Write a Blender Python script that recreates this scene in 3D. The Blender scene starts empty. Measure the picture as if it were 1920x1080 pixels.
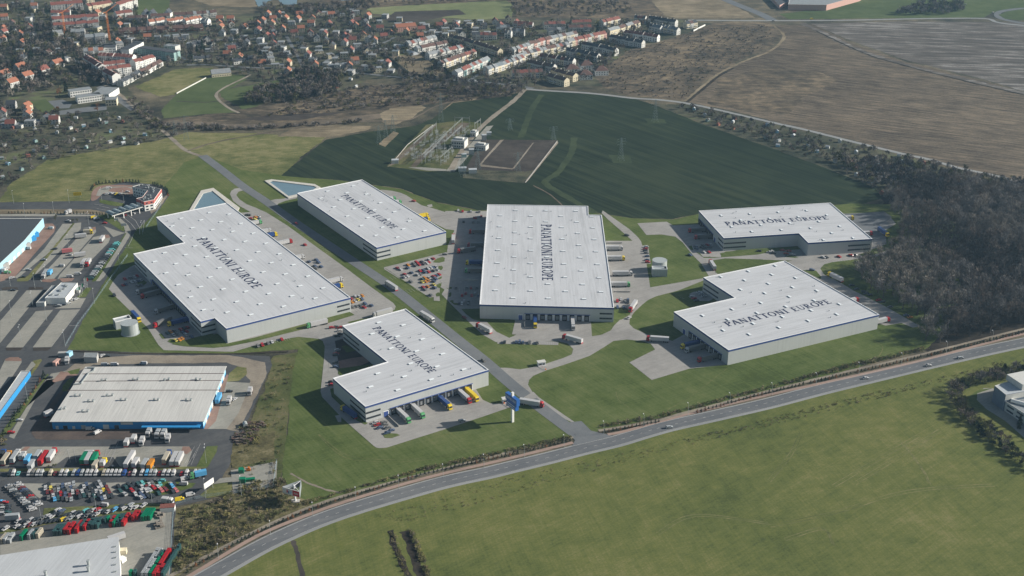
import bpy, math, random
import numpy as np
from mathutils import Vector, Matrix
from mathutils.geometry import tessellate_polygon

R = math.radians
random.seed(11)
SC = bpy.context.scene
HAZE = 0.000055
COL = SC.collection

# ------------------------------------------------------------------ camera
CAM_H, PITCH, FPX = 400.0, 0.42361, 2323.09
cd = bpy.data.cameras.new('camera')
cam = bpy.data.objects.new('camera', cd)
COL.objects.link(cam)
cam.location = (0, 0, CAM_H)
cam.rotation_euler = (math.pi / 2 - PITCH, 0, 0)
cd.sensor_fit = 'HORIZONTAL'
cd.sensor_width = 36.0
cd.lens = 36.0 * FPX / 1920.0
cd.clip_start = 1.0
cd.clip_end = 30000.0
SC.camera = cam

# ------------------------------------------------------------------ world + sun
SUN_EL, SUN_AZ = 24.0, 9.0          # azimuth counter-clockwise from +x
w = bpy.data.worlds.new('World')
SC.world = w
w.use_nodes = True
nt = w.node_tree
nt.nodes.clear()
sky = nt.nodes.new('ShaderNodeTexSky')
sky.sky_type = 'NISHITA'
sky.sun_disc = False
sky.sun_elevation = R(SUN_EL)
sky.sun_rotation = R(90 - SUN_AZ)
sky.air_density = 1.2
sky.dust_density = 1.5
bg = nt.nodes.new('ShaderNodeBackground')
bg.inputs['Strength'].default_value = 0.05
wo = nt.nodes.new('ShaderNodeOutputWorld')
nt.links.new(sky.outputs[0], bg.inputs[0])
nt.links.new(bg.outputs[0], wo.inputs[0])
sd = bpy.data.lights.new('sun', 'SUN')
sd.energy = 5.0
sd.angle = R(0.6)
sd.color = (1.0, 0.94, 0.85)
sun = bpy.data.objects.new('sun', sd)
COL.objects.link(sun)
sv = Vector((math.cos(R(SUN_EL)) * math.cos(R(SUN_AZ)), math.cos(R(SUN_EL)) * math.sin(R(SUN_AZ)), math.sin(R(SUN_EL))))
sun.rotation_euler = sv.to_track_quat('Z', 'Y').to_euler()
SC.view_settings.view_transform = 'Standard'
SC.view_settings.look = 'None'
SC.view_settings.gamma = 1.0
SC.view_settings.use_curve_mapping = False
SC.view_settings.exposure = 0.64
SC.render.engine = 'CYCLES'
SC.cycles.max_bounces = 4
SC.cycles.diffuse_bounces = 2
SC.cycles.volume_bounces = 0
SC.cycles.transparent_max_bounces = 4

# ------------------------------------------------------------------ where a point of the map lies
CP, SP = math.cos(PITCH), math.sin(PITCH)
def G(px, py, z=0.0):
    x = (px - 960.0) / FPX
    y = -(py - 540.0) / FPX
    dx, dy, dz = x, CP + y * SP, -SP + y * CP
    t = (CAM_H - z) / -dz
    return (dx * t, dy * t)
def pts(s):
    return [tuple(float(v) for v in q.split(',')) for q in s.split()]
def T(ox, oy, k, s):
    return [(ox + x / k, oy + y / k) for x, y in pts(s)]
def GP(pl, z=0.0):
    return [G(x, y, z) for x, y in pl]
def ordn(i):
    words = ['first', 'second', 'third', 'fourth', 'fifth', 'sixth', 'seventh', 'eighth', 'ninth', 'tenth', 'eleventh', 'twelfth']
    if i < 12: return words[i]
    n = i + 1
    suf = 'th' if 10 <= n % 100 <= 20 else {1: 'st', 2: 'nd', 3: 'rd'}.get(n % 10, 'th')
    return '%d%s' % (n, suf)

# ------------------------------------------------------------------ materials
def newmat(name):
    m = bpy.data.materials.new(name)
    m.use_nodes = True
    m.node_tree.nodes.clear()
    return m, m.node_tree.nodes, m.node_tree.links
def pmat(name, c, rough=0.7, metal=0.0, var=0.12, scale=0.6, spec=0.3):
    """painted / plain surface with a little weathering"""
    m, N, L = newmat(name)
    out = N.new('ShaderNodeOutputMaterial'); b = N.new('ShaderNodeBsdfPrincipled')
    L.new(b.outputs[0], out.inputs[0])
    b.inputs['Roughness'].default_value = rough
    b.inputs['Metallic'].default_value = metal
    b.inputs['Specular IOR Level'].default_value = spec
    if var > 0:
        g = N.new('ShaderNodeNewGeometry'); n = N.new('ShaderNodeTexNoise')
        n.inputs['Scale'].default_value = scale; n.inputs['Detail'].default_value = 3
        L.new(g.outputs['Position'], n.inputs['Vector'])
        r = N.new('ShaderNodeValToRGB')
        r.color_ramp.elements[0].position = 0.25; r.color_ramp.elements[1].position = 0.75
        r.color_ramp.elements[0].color = tuple(v * (1 - var) for v in c) + (1,)
        r.color_ramp.elements[1].color = tuple(min(1, v * (1 + var)) for v in c) + (1,)
        L.new(n.outputs[0], r.inputs[0]); L.new(r.outputs[0], b.inputs['Base Color'])
    else:
        b.inputs['Base Color'].default_value = tuple(c) + (1,)
    return m
def gmat(name, cols, scales=(0.006, 0.045, 0.5), weights=(0.45, 0.33, 0.22), streak=None, spread=0.17, lines=None, bump=0.0):
    """ground cover: three scales of noise (plus drawn-out streaks) through a colour ramp"""
    m, N, L = newmat(name)
    out = N.new('ShaderNodeOutputMaterial'); b = N.new('ShaderNodeBsdfDiffuse')
    L.new(b.outputs[0], out.inputs[0])
    g = N.new('ShaderNodeNewGeometry')
    acc = None
    def madd(sock, wgt, acc):
        n = N.new('ShaderNodeMath'); n.operation = 'MULTIPLY_ADD'
        L.new(sock, n.inputs[0]); n.inputs[1].default_value = wgt
        if acc is None: n.inputs[2].default_value = 0.0
        else: L.new(acc, n.inputs[2])
        return n.outputs[0]
    for s, wgt in zip(scales, weights):
        n = N.new('ShaderNodeTexNoise'); n.inputs['Scale'].default_value = s; n.inputs['Detail'].default_value = 4; n.inputs['Roughness'].default_value = 0.6
        L.new(g.outputs['Position'], n.inputs['Vector'])
        acc = madd(n.outputs[0], wgt, acc)
    tot = sum(weights)
    if streak:
        for ang, sx, sy, wgt in streak:
            mp = N.new('ShaderNodeMapping'); mp.vector_type = 'TEXTURE'
            mp.inputs['Rotation'].default_value = (0, 0, R(ang)); mp.inputs['Scale'].default_value = (sx, sy, 1)
            L.new(g.outputs['Position'], mp.inputs[0])
            n = N.new('ShaderNodeTexNoise'); n.inputs['Scale'].default_value = 1.0; n.inputs['Detail'].default_value = 3
            L.new(mp.outputs[0], n.inputs['Vector'])
            acc = madd(n.outputs[0], wgt, acc); tot += wgt
    if lines:
        for ang, period, wgt in lines:
            mp = N.new('ShaderNodeMapping'); mp.inputs['Rotation'].default_value = (0, 0, R(-ang))
            L.new(g.outputs['Position'], mp.inputs[0])
            wv = N.new('ShaderNodeTexWave'); wv.bands_direction = 'Y'; wv.inputs['Scale'].default_value = 0.314 / period * 1.0
            wv.inputs['Distortion'].default_value = 1.2; wv.inputs['Detail'].default_value = 2; wv.inputs['Detail Scale'].default_value = 0.3
            L.new(mp.outputs[0], wv.inputs['Vector'])
            acc = madd(wv.outputs['Fac'], wgt, acc); tot += wgt
    r = N.new('ShaderNodeValToRGB'); cr = r.color_ramp
    k = len(cols); c0 = 0.5 * tot; lo, hi = c0 - spread * .62, c0 + spread * .62
    cr.elements[0].position = lo; cr.elements[1].position = hi
    cr.elements[0].color = tuple(cols[0]) + (1,); cr.elements[1].color = tuple(cols[-1]) + (1,)
    for i in range(1, k - 1):
        e = cr.elements.new(lo + (hi - lo) * i / (k - 1)); e.color = tuple(cols[i]) + (1,)
    L.new(acc, r.inputs[0]); L.new(r.outputs[0], b.inputs[0])
    return m
def wallmat(name, c, period=1.0, depth=0.10, rough=0.45, zdir=False, var=0.06):
    """profiled sheet cladding: fine vertical ribs, panel joints and faint dirt"""
    m, N, L = newmat(name)
    out = N.new('ShaderNodeOutputMaterial'); b = N.new('ShaderNodeBsdfPrincipled')
    L.new(b.outputs[0], out.inputs[0]); b.inputs['Roughness'].default_value = rough
    g = N.new('ShaderNodeNewGeometry')
    mp = N.new('ShaderNodeMapping'); mp.vector_type = 'TEXTURE'; mp.inputs['Scale'].default_value = (1.3, 1.3, 30)
    L.new(g.outputs['Position'], mp.inputs[0])
    n = N.new('ShaderNodeTexNoise'); n.inputs['Scale'].default_value = 1.0; n.inputs['Detail'].default_value = 2
    L.new(mp.outputs[0], n.inputs['Vector'])
    n2 = N.new('ShaderNodeTexNoise'); n2.inputs['Scale'].default_value = 0.05; n2.inputs['Detail'].default_value = 3
    L.new(g.outputs['Position'], n2.inputs['Vector'])
    a = N.new('ShaderNodeMath'); a.operation = 'ADD'; L.new(n.outputs[0], a.inputs[0]); L.new(n2.outputs[0], a.inputs[1])
    r = N.new('ShaderNodeValToRGB')
    r.color_ramp.elements[0].position = 0.7; r.color_ramp.elements[1].position = 1.3
    r.color_ramp.elements[0].color = tuple(v * (1 - depth) for v in c) + (1,)
    r.color_ramp.elements[1].color = tuple(v * (1 + var) for v in c) + (1,)
    L.new(a.outputs[0], r.inputs[0]); L.new(r.outputs[0], b.inputs['Base Color'])
    return m
def roofmat(name, c, ang, sheet=4.0, amt=0.16, seam=0.2, rough=0.6):
    """roof sheeting: long seams along one direction, faint bays, stains"""
    m, N, L = newmat(name)
    out = N.new('ShaderNodeOutputMaterial'); b = N.new('ShaderNodeBsdfPrincipled')
    L.new(b.outputs[0], out.inputs[0]); b.inputs['Roughness'].default_value = rough; b.inputs['Specular IOR Level'].default_value = 0.2
    g = N.new('ShaderNodeNewGeometry')
    def noise(sx, sy, rot, det=3):
        mp = N.new('ShaderNodeMapping'); mp.vector_type = 'TEXTURE'; mp.inputs['Rotation'].default_value = (0, 0, R(rot)); mp.inputs['Scale'].default_value = (sx, sy, 1)
        L.new(g.outputs['Position'], mp.inputs[0])
        n = N.new('ShaderNodeTexNoise'); n.inputs['Scale'].default_value = 1; n.inputs['Detail'].default_value = det
        L.new(mp.outputs[0], n.inputs['Vector']); return n.outputs[0]
    mp = N.new('ShaderNodeMapping'); mp.inputs['Rotation'].default_value = (0, 0, R(-ang)); L.new(g.outputs['Position'], mp.inputs[0])
    sp = N.new('ShaderNodeSeparateXYZ'); L.new(mp.outputs[0], sp.inputs[0])
    def mth(op, a, bb):
        n = N.new('ShaderNodeMath'); n.operation = op
        for i, v in enumerate((a, bb)):
            if isinstance(v, (int, float)): n.inputs[i].default_value = v
            else: L.new(v, n.inputs[i])
        return n.outputs[0]
    fr = mth('FRACT', mth('DIVIDE', sp.outputs[1], sheet), 0)
    line = mth('LESS_THAN', fr, 0.10)
    st = noise(26, 1.1, ang, 4); bl = noise(30, 14, ang, 4); fi = noise(2.2, 0.7, ang, 2)
    seamv = mth('MULTIPLY', line, mth('SUBTRACT', noise(40, 3, ang, 3), 0.40))
    v = mth('ADD', mth('MULTIPLY', st, 0.5), mth('ADD', mth('MULTIPLY', bl, 0.35), mth('MULTIPLY', fi, 0.15)))
    v = mth('SUBTRACT', v, mth('MULTIPLY', seamv, seam * 6))
    spot = N.new('ShaderNodeTexNoise'); spot.inputs['Scale'].default_value = 0.16; spot.inputs['Detail'].default_value = 2
    L.new(g.outputs['Position'], spot.inputs['Vector'])
    dark = mth('GREATER_THAN', spot.outputs[0], 0.745)
    v = mth('SUBTRACT', v, mth('MULTIPLY', dark, 0.35))
    r = N.new('ShaderNodeValToRGB')
    r.color_ramp.elements[0].position = 0.33; r.color_ramp.elements[1].position = 0.56
    r.color_ramp.elements[0].color = tuple(x * (1 - amt * 2.2) for x in c) + (1,)
    r.color_ramp.elements[1].color = tuple(min(1, x * (1 + amt * 0.35)) for x in c) + (1,)
    L.new(v, r.inputs[0]); L.new(r.outputs[0], b.inputs['Base Color'])
    return m

M = {}
M['wall'] = wallmat('pale_cladding', (0.43, 0.45, 0.45), depth=.05, var=.03)
M['trim'] = pmat('blue_trim', (0.045, 0.08, 0.23), 0.4, var=0.05)
M['cap'] = pmat('white_parapet', (0.72, 0.73, 0.74), 0.5, var=0.03)
M['letter'] = pmat('navy_lettering', (0.016, 0.024, 0.065), 0.7, var=0.12, scale=0.8)
M['glass'] = pmat('dark_glass', (0.03, 0.04, 0.05), 0.15, var=0.1, spec=0.6)
M['frame'] = pmat('grey_frame', (0.25, 0.28, 0.3), 0.5)
M['mullion'] = pmat('dark_mullion', (0.09, 0.10, 0.11), 0.6)
M['black'] = pmat('black_rubber', (0.018, 0.018, 0.02), 0.8)
M['door'] = pmat('grey_door', (0.22, 0.23, 0.24), 0.6)
M['bluedoor'] = pmat('blue_door', (0.05, 0.09, 0.27), 0.5)
M['skylight'] = pmat('milky_dome', (0.78, 0.82, 0.84), 0.25, var=0.03)
M['white'] = pmat('white_paint', (0.74, 0.74, 0.71), 0.45, var=0.05)
M['offwhite'] = pmat('off_white', (0.54, 0.54, 0.51), 0.6, var=0.08)
M['cream'] = pmat('cream_render', (0.58, 0.52, 0.38), 0.8, var=0.08)
M['greywall'] = pmat('grey_render', (0.36, 0.36, 0.35), 0.8, var=0.1)
M['slate'] = pmat('slate_roof', (0.14, 0.17, 0.19), 0.7, var=0.2)
M['tealwall'] = pmat('teal_render', (0.24, 0.36, 0.35), 0.8, var=0.1)
M['pinkwall'] = pmat('salmon_render', (0.52, 0.32, 0.27), 0.8, var=0.06)
M['ltblue'] = pmat('light_blue_cladding', (0.30, 0.53, 0.66), 0.5, var=0.05)
M['blue'] = pmat('strong_blue_cladding', (0.03, 0.24, 0.52), 0.45, var=0.05)
M['red'] = pmat('red_paint', (0.46, 0.02, 0.03), 0.4, var=0.06)
M['redroof'] = pmat('red_tiles', (0.19, 0.07, 0.055), 0.8, var=0.25, scale=1.2)
M['orange_roof'] = pmat('orange_tiles', (0.28, 0.115, 0.07), 0.8, var=0.2, scale=1.2)
M['brown_roof'] = pmat('brown_tiles', (0.11, 0.065, 0.055), 0.8, var=0.25, scale=1.2)
M['dark_roof'] = pmat('dark_felt', (0.055, 0.062, 0.072), 0.85, var=0.25, scale=0.8)
M['grey_roof'] = pmat('grey_felt', (0.22, 0.24, 0.25), 0.85, var=0.2, scale=0.5)
M['pale_roof'] = pmat('pale_sheet_roof', (0.40, 0.43, 0.45), 0.6, var=0.12, scale=0.5)
M['house_roof'] = pmat('weathered_sheet_roof', (0.22, 0.235, 0.245), 0.8, var=0.2, scale=0.5)
M['brick'] = pmat('brick', (0.30, 0.13, 0.09), 0.85, var=0.2, scale=1.0)
M['steel'] = pmat('galvanised_steel', (0.34, 0.37, 0.37), 0.5, metal=0.2, var=0.1)
M['mast'] = pmat('lattice_paint', (0.15, 0.20, 0.20), 0.6, var=0.1)
M['tank'] = wallmat('tank_steel', (0.34, 0.37, 0.37), depth=0.12)
M['concrete'] = pmat('pale_concrete', (0.40, 0.385, 0.36), 0.9, var=0.12, scale=0.25)
M['orange'] = pmat('orange_paint', (0.55, 0.16, 0.02), 0.5)
M['yellow'] = pmat('yellow_paint', (0.68, 0.47, 0.02), 0.4, var=0.05)
M['tyre'] = pmat('tyre', (0.02, 0.02, 0.02), 0.9, var=0)
CARC = dict(r=(0.36, 0.015, 0.018), w=(0.45, 0.45, 0.45), g=(0.15, 0.15, 0.145), k=(0.035, 0.04, 0.045), b=(0.07, 0.10, 0.17),
            o=(0.50, 0.20, 0.02), y=(0.62, 0.52, 0.10), t=(0.03, 0.08, 0.08), B=(0.022, 0.06, 0.20), T=(0.12, 0.42, 0.42),
            G=(0.10, 0.34, 0.14), m=(0.16, 0.03, 0.03), p=(0.48, 0.14, 0.14), s=(0.34, 0.36, 0.37), Y=(0.68, 0.50, 0.02), e=(0.42, 0.38, 0.30),
            n=(0.0, 0.17, 0.08), L=(0.10, 0.36, 0.62))
CARN = dict(r='red', w='white', g='grey', k='black', b='dark blue', o='orange', y='pale yellow', t='dark green', B='blue', T='turquoise',
            G='green', m='maroon', p='pink', s='silver', Y='yellow', e='beige', n='green', L='light blue')
for k_, c_ in CARC.items():
    M['car_' + k_] = pmat(CARN[k_].replace(' ', '_') + '_car_paint', c_, 0.32, var=0.04, spec=0.5)

# ------------------------------------------------------------------ meshes
class MB:
    def __init__(s): s.v = []; s.f = []; s.m = []
    def face(s, ids, mi=0): s.f.append(tuple(ids)); s.m.append(mi)
    def poly(s, p3, mi=0):
        i = len(s.v); s.v += [tuple(p) for p in p3]; s.face(range(i, i + len(p3)), mi)
    def box(s, x0, y0, z0, x1, y1, z1, mi=0, mtop=None, bottom=False):
        i = len(s.v)
        s.v += [(x0, y0, z0), (x1, y0, z0), (x1, y1, z0), (x0, y1, z0), (x0, y0, z1), (x1, y0, z1), (x1, y1, z1), (x0, y1, z1)]
        for q in ((0, 1, 5, 4), (1, 2, 6, 5), (2, 3, 7, 6), (3, 0, 4, 7)): s.face([i + k for k in q], mi)
        s.face([i + 4, i + 5, i + 6, i + 7], mi if mtop is None else mtop)
        if bottom: s.face([i + 3, i + 2, i + 1, i], mi)
    def prism(s, pl, z0, z1, mi=0, mtop=None, top=True, bottom=False):
        pl = ccw(pl); n = len(pl); i = len(s.v)
        s.v += [(x, y, z0) for x, y in pl] + [(x, y, z1) for x, y in pl]
        for k in range(n): s.face((i + k, i + (k + 1) % n, i + n + (k + 1) % n, i + n + k), mi)
        if top: s.cap(pl, z1, mi if mtop is None else mtop)
        if bottom: s.cap(pl[::-1], z0, mi)
    def cap(s, pl, z, mi=0):
        i = len(s.v); s.v += [(x, y, z) for x, y in pl]
        for t in tessellate_polygon([[Vector((x, y, 0)) for x, y in pl]]):
            a, b, c = t
            cr = (pl[b][0] - pl[a][0]) * (pl[c][1] - pl[a][1]) - (pl[b][1] - pl[a][1]) * (pl[c][0] - pl[a][0])
            if cr < 0: b, c = c, b
            s.face((i + a, i + b, i + c), mi)
    def bar(s, a, b, r, mi=0, n=4, r2=None):
        a = Vector(a); b = Vector(b); d = (b - a)
        if d.length < 1e-6: return
        d.normalize(); up = Vector((0, 0, 1)) if abs(d.z) < 0.95 else Vector((1, 0, 0))
        u = d.cross(up).normalized(); v = d.cross(u); i = len(s.v); r2 = r if r2 is None else r2
        for c, rr in ((a, r), (b, r2)):
            for k in range(n):
                t = 2 * math.pi * (k + 0.5) / n; s.v.append(tuple(c + (u * math.cos(t) + v * math.sin(t)) * rr))
        for k in range(n): s.face((i + k, i + n + k, i + n + (k + 1) % n, i + (k + 1) % n), mi)
        s.face([i + n + k for k in range(n)][::-1], mi)
    def cyl(s, x, y, z0, z1, r, mi=0, n=10, axis='z', mcap=None):
        i = len(s.v)
        for z in (z0, z1):
            for k in range(n):
                t = 2 * math.pi * k / n
                if axis == 'z': s.v.append((x + r * math.cos(t), y + r * math.sin(t), z))
                else: s.v.append((x + r * math.cos(t), z, y + r * math.sin(t)))
        for k in range(n):
            q = (i + k, i + (k + 1) % n, i + n + (k + 1) % n, i + n + k)
            s.face(q if axis == 'z' else q[::-1], mi)
        c1 = [i + n + k for k in range(n)]; c0 = [i + k for k in range(n)][::-1]
        mc = mi if mcap is None else mcap
        if axis == 'z': s.face(c1, mc); s.face(c0, mc)
        else: s.face(c1[::-1], mc); s.face(c0[::-1], mc)
    def mesh(s, name, mats):
        me = bpy.data.meshes.new(name); me.from_pydata(s.v, [], s.f)
        for mm in mats: me.materials.append(M[mm] if isinstance(mm, str) else mm)
        if any(s.m): me.polygons.foreach_set('material_index', s.m)
        me.update(); return me
    def build(s, name, mats, parent=None, loc=None, rz=0):
        return link(name, s.mesh(name, mats if isinstance(mats, (list, tuple)) else [mats]), parent, loc, rz)
def ccw(pl):
    a = sum(pl[i][0] * pl[(i + 1) % len(pl)][1] - pl[(i + 1) % len(pl)][0] * pl[i][1] for i in range(len(pl)))
    return list(pl) if a > 0 else list(pl)[::-1]
def link(name, data, parent=None, loc=None, rz=0):
    o = bpy.data.objects.new(name, data); COL.objects.link(o)
    if parent: o.parent = parent
    if loc is not None: o.location = loc
    if rz: o.rotation_euler = (0, 0, rz)
    return o
def tag(o, label=None, cat=None, group=None, kind=None):
    if label: o['label'] = label
    if cat: o['category'] = cat
    if group: o['group'] = group
    if kind: o['kind'] = kind
    return o
def thing(name, label, cat, loc=(0, 0, 0), rz=0, group=None):
    return tag(link(name, None, None, loc, rz), label, cat, group)
def copy_tree(o, parent=None):
    c = o.copy(); COL.objects.link(c); c.parent = parent
    for ch in KIDS.get(o.name, []): copy_tree(ch, c)
    return c
KIDS = {}
def proto_done(root):
    for ch in list(root.children): KIDS.setdefault(root.name, []).append(ch); proto_done(ch)
class Proto:
    """first use hands out the built thing itself, later uses hand out copies"""
    def __init__(s, make): s.make = make; s.root = None; s.used = False
    def get(s):
        if s.root is None: s.root = s.make(); bpy.context.view_layer.update(); proto_done(s.root); return s.root
        return copy_tree(s.root)

# ------------------------------------------------------------------ ground sheets
def fbm1(t, sd):
    v = 0
    for k in range(4): v += math.sin(t * (0.9 + 1.7 * k) + sd * (3.1 + k)) * 0.6 ** k
    return v / 2
def rough(pl, amp, step=None):
    """wander a field edge the way real edges do"""
    if amp <= 0: return pl
    step = step or max(2.5, amp * 1.2); out = []; sd = pl[0][0] * 0.013 + len(pl); acc = 0
    for i in range(len(pl)):
        a = pl[i]; b = pl[(i + 1) % len(pl)]; L_ = math.hypot(b[0] - a[0], b[1] - a[1]); n = max(1, int(L_ / step))
        nx, ny = -(b[1] - a[1]) / (L_ + 1e-9), (b[0] - a[0]) / (L_ + 1e-9)
        for k in range(n):
            t = k / n; e = amp * (fbm1((acc + L_ * t) / (amp * 4 + 6), sd) * 0.8 + random.uniform(-.35, .35))
            if k == 0: e *= 0.4
            out.append((a[0] + (b[0] - a[0]) * t + nx * e, a[1] + (b[1] - a[1]) * t + ny * e))
        acc += L_
    return out
LAY = [0.0]
def sheet(name, pl, mat, z, amp=0.0, px=True):
    p = GP(pl) if px else list(pl)
    p = ccw(rough(p, amp)); m = MB()
    LAY[0] += 0.0007
    m.cap(p, z + (LAY[0] % 0.02))
    return tag(m.build(name, mat), kind='structure')
def smooth(pl, n=5, closed=False):
    """Catmull-Rom through the given points"""
    out = []; N_ = len(pl)
    rng = range(N_) if closed else range(N_ - 1)
    for i in rng:
        g = lambda k: pl[k % N_] if closed else pl[max(0, min(N_ - 1, k))]
        p0, p1, p2, p3 = g(i - 1), g(i), g(i + 1), g(i + 2)
        for k in range(n):
            t = k / n
            out.append(tuple(0.5 * ((2 * p1[j]) + (-p0[j] + p2[j]) * t + (2 * p0[j] - 5 * p1[j] + 4 * p2[j] - p3[j]) * t * t + (-p0[j] + 3 * p1[j] - 3 * p2[j] + p3[j]) * t ** 3) for j in (0, 1)))
    if not closed: out.append(pl[-1])
    return out
def offs(line, d):
    out = []
    for i, p in enumerate(line):
        a = line[max(0, i - 1)]; b = line[min(len(line) - 1, i + 1)]
        l = math.hypot(b[0] - a[0], b[1] - a[1]) + 1e-9
        out.append((p[0] - (b[1] - a[1]) / l * d, p[1] + (b[0] - a[0]) / l * d))
    return out
def ribbon(name, line, width, mat, z, amp=0.0, px=True, off=0.0, kind='structure', sm=5):
    c = smooth(GP(line) if px else line, sm); m = MB()
    if amp:
        d2 = []; acc = 0
        for i in range(len(c) - 1):
            a, b = c[i], c[i + 1]; L_ = math.hypot(b[0] - a[0], b[1] - a[1]); n = max(1, int(L_ / 6))
            d2 += [(a[0] + (b[0] - a[0]) * k / n, a[1] + (b[1] - a[1]) * k / n) for k in range(n)]
        c = d2 + [c[-1]]
    l = offs(c, off + width / 2); r = offs(c, off - width / 2)
    if amp:
        l = [(p[0] + random.uniform(-amp, amp), p[1] + random.uniform(-amp, amp)) for p in l]
        r = [(p[0] + random.uniform(-amp, amp), p[1] + random.uniform(-amp, amp)) for p in r]
    LAY[0] += 0.0007; zz = z + (LAY[0] % 0.02)
    for i in range(len(c) - 1):
        m.poly([(*r[i], zz), (*r[i + 1], zz), (*l[i + 1], zz), (*l[i], zz)])
    return tag(m.build(name, mat), kind=kind)
# ================================================================== the setting
gm = {}
gm['scrub'] = gmat('rough_brown_scrub', [(.035, .038, .032), (.075, .072, .055), (.13, .115, .08), (.20, .17, .12)])
gm['town'] = gmat('garden_ground', [(.030, .038, .030), (.058, .064, .046), (.10, .095, .068), (.12, .14, .07)], (.012, .07, .6))
gm['brownfield'] = gmat('fallow_field', [(.060, .052, .043), (.103, .086, .067), (.152, .125, .093), (.215, .176, .128)], (.004, .03, .4), (.3, .25, .25), streak=[(-27, 50, 4, .45), (-30, 22, 1.8, .3), (-10, 12, 3, .2)], spread=.2)
gm['palefield'] = gmat('pale_streaked_field', [(.075, .068, .062), (.105, .094, .083), (.15, .138, .125), (.26, .25, .235)], (.005, .04, .4), (.3, .2, .2), streak=[(-8, 80, 9, .6), (-12, 30, 4, .3)], spread=.2)
gm['darkscrub'] = gmat('dark_scrub', [(.050, .047, .038), (.088, .075, .058), (.142, .116, .084), (.225, .18, .12)], (.012, .07, .6), (.4, .35, .2), streak=[(-6, 22, 5, .3)])
gm['tan'] = gmat('tan_grass', [(.12, .10, .07), (.19, .16, .11), (.29, .24, .165)], (.01, .05, .5), (.4, .3, .2), streak=[(0, 30, 4, .3)])
gm['crop'] = gmat('dark_winter_crop', [(.018, .027, .018), (.027, .039, .024), (.041, .054, .031)], (.005, .03, .5), (.5, .2, .1), streak=[(-51, 170, 3.2, .4), (-51, 60, 9, .2)], lines=[(-51, 16, .06)], spread=.19)
gm['croplight'] = gmat('light_crop_edge', [(.030, .043, .026), (.046, .062, .034), (.064, .084, .044)])
gm['meadow'] = gmat('olive_meadow', [(.082, .096, .038), (.120, .130, .053), (.160, .160, .070), (.215, .200, .100)], (.009, .06, .6), (.35, .35, .2), streak=[(14, 14, 2, .25)], spread=.14)
gm['front'] = gmat('front_meadow', [(.072, .090, .032), (.104, .123, .040), (.138, .148, .050), (.185, .178, .076)], (.011, .10, .9), (.36, .26, .24), streak=[(40, 60, 1.3, .16), (-75, 40, 1.2, .14), (10, 30, 1.0, .10)], spread=.19)
gm['lawn'] = gmat('mown_lawn', [(.058, .080, .026), (.080, .108, .035), (.105, .130, .047), (.138, .152, .064)], (.010, .06, .7), (.35, .3, .2), streak=[(-56, 50, 1.5, .2), (28, 40, 1.2, .15)], spread=.17)
gm['green'] = gmat('bright_green_field', [(.060, .080, .036), (.080, .106, .046), (.11, .132, .062)], (.01, .06, .5), (.4, .3, .2))
gm['palegreen'] = gmat('pale_green_field', [(.13, .155, .075), (.17, .19, .095), (.22, .23, .12)], (.01, .06, .5), (.4, .3, .2))
gm['shrubby'] = gmat('reedy_ground', [(.050, .046, .026), (.085, .080, .042), (.13, .118, .062), (.21, .185, .11)], (.03, .12, .7), (.35, .35, .25))
gm['oldgrass'] = gmat('old_grass', [(.050, .062, .026), (.080, .092, .038), (.115, .115, .055), (.16, .14, .08)], (.02, .09, .7))
gm['dirt'] = gmat('bare_dirt', [(.085, .072, .058), (.13, .11, .085), (.20, .165, .125)], (.01, .06, .6))
gm['tussock'] = gmat('tussock_grass', [(.050, .055, .026), (.085, .088, .042), (.125, .12, .06), (.19, .17, .10)], (.03, .16, 1.0), (.3, .35, .3), streak=[(25, 14, 2.2, .25)], spread=.2)
gm['sandy'] = gmat('sandy_ground', [(.16, .14, .115), (.24, .21, .17), (.30, .265, .21)], (.02, .1, .7), (.35, .3, .2))
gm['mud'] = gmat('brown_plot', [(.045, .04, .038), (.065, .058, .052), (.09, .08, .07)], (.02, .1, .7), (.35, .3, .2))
gm['conc'] = gmat('concrete_yard', [(.23, .222, .21), (.285, .276, .26), (.33, .32, .30)], (.02, .1, .5), (.35, .3, .2), streak=[(33, 18, 2, .2)], spread=.2)
gm['concold'] = gmat('old_paving', [(.21, .21, .19), (.27, .265, .235), (.32, .31, .275)], (.02, .1, .6), (.3, .3, .25), streak=[(40, 20, 1.2, .2)], spread=.2)
gm['asph'] = gmat('dark_asphalt', [(.060, .064, .070), (.078, .082, .087), (.105, .107, .108)], (.02, .1, .6), (.35, .3, .2), streak=[(40, 30, 2, .2)], spread=.2)
gm['road'] = gmat('grey_asphalt', [(.125, .135, .145), (.15, .16, .168), (.18, .188, .192)], (.02, .1, .6), (.35, .3, .2), spread=.2)
gm['hwy'] = gmat('highway_asphalt', [(.105, .113, .122), (.135, .142, .150), (.175, .18, .183)], (.02, .1, .6), (.3, .2, .15), streak=[(25, 60, 1.2, .3)], spread=.2)
gm['hwylight'] = gmat('road_shoulder', [(.23, .24, .24), (.29, .295, .29)])
gm['pinkpath'] = gmat('pink_paving', [(.27, .20, .165), (.34, .25, .21)], (.02, .1, .6))
gm['pinkpad'] = gmat('red_block_paving', [(.19, .125, .10), (.25, .165, .135), (.30, .20, .165)], (.02, .1, .6))
gm['shadepad'] = gmat('dark_paving_painted_shade', [(.07, .06, .056), (.10, .082, .074), (.13, .105, .09)], (.02, .1, .6))  # dark paving, its colour deepened to carry the blue hall's shade
gm['track'] = gmat('dirt_track', [(.17, .15, .12), (.25, .22, .18), (.32, .29, .24)], (.02, .1, .6))
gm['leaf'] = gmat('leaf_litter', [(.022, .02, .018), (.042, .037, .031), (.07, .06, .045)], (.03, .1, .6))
gm['line'] = pmat('white_line_paint', (.42, .42, .41), .8, var=.1)
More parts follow.
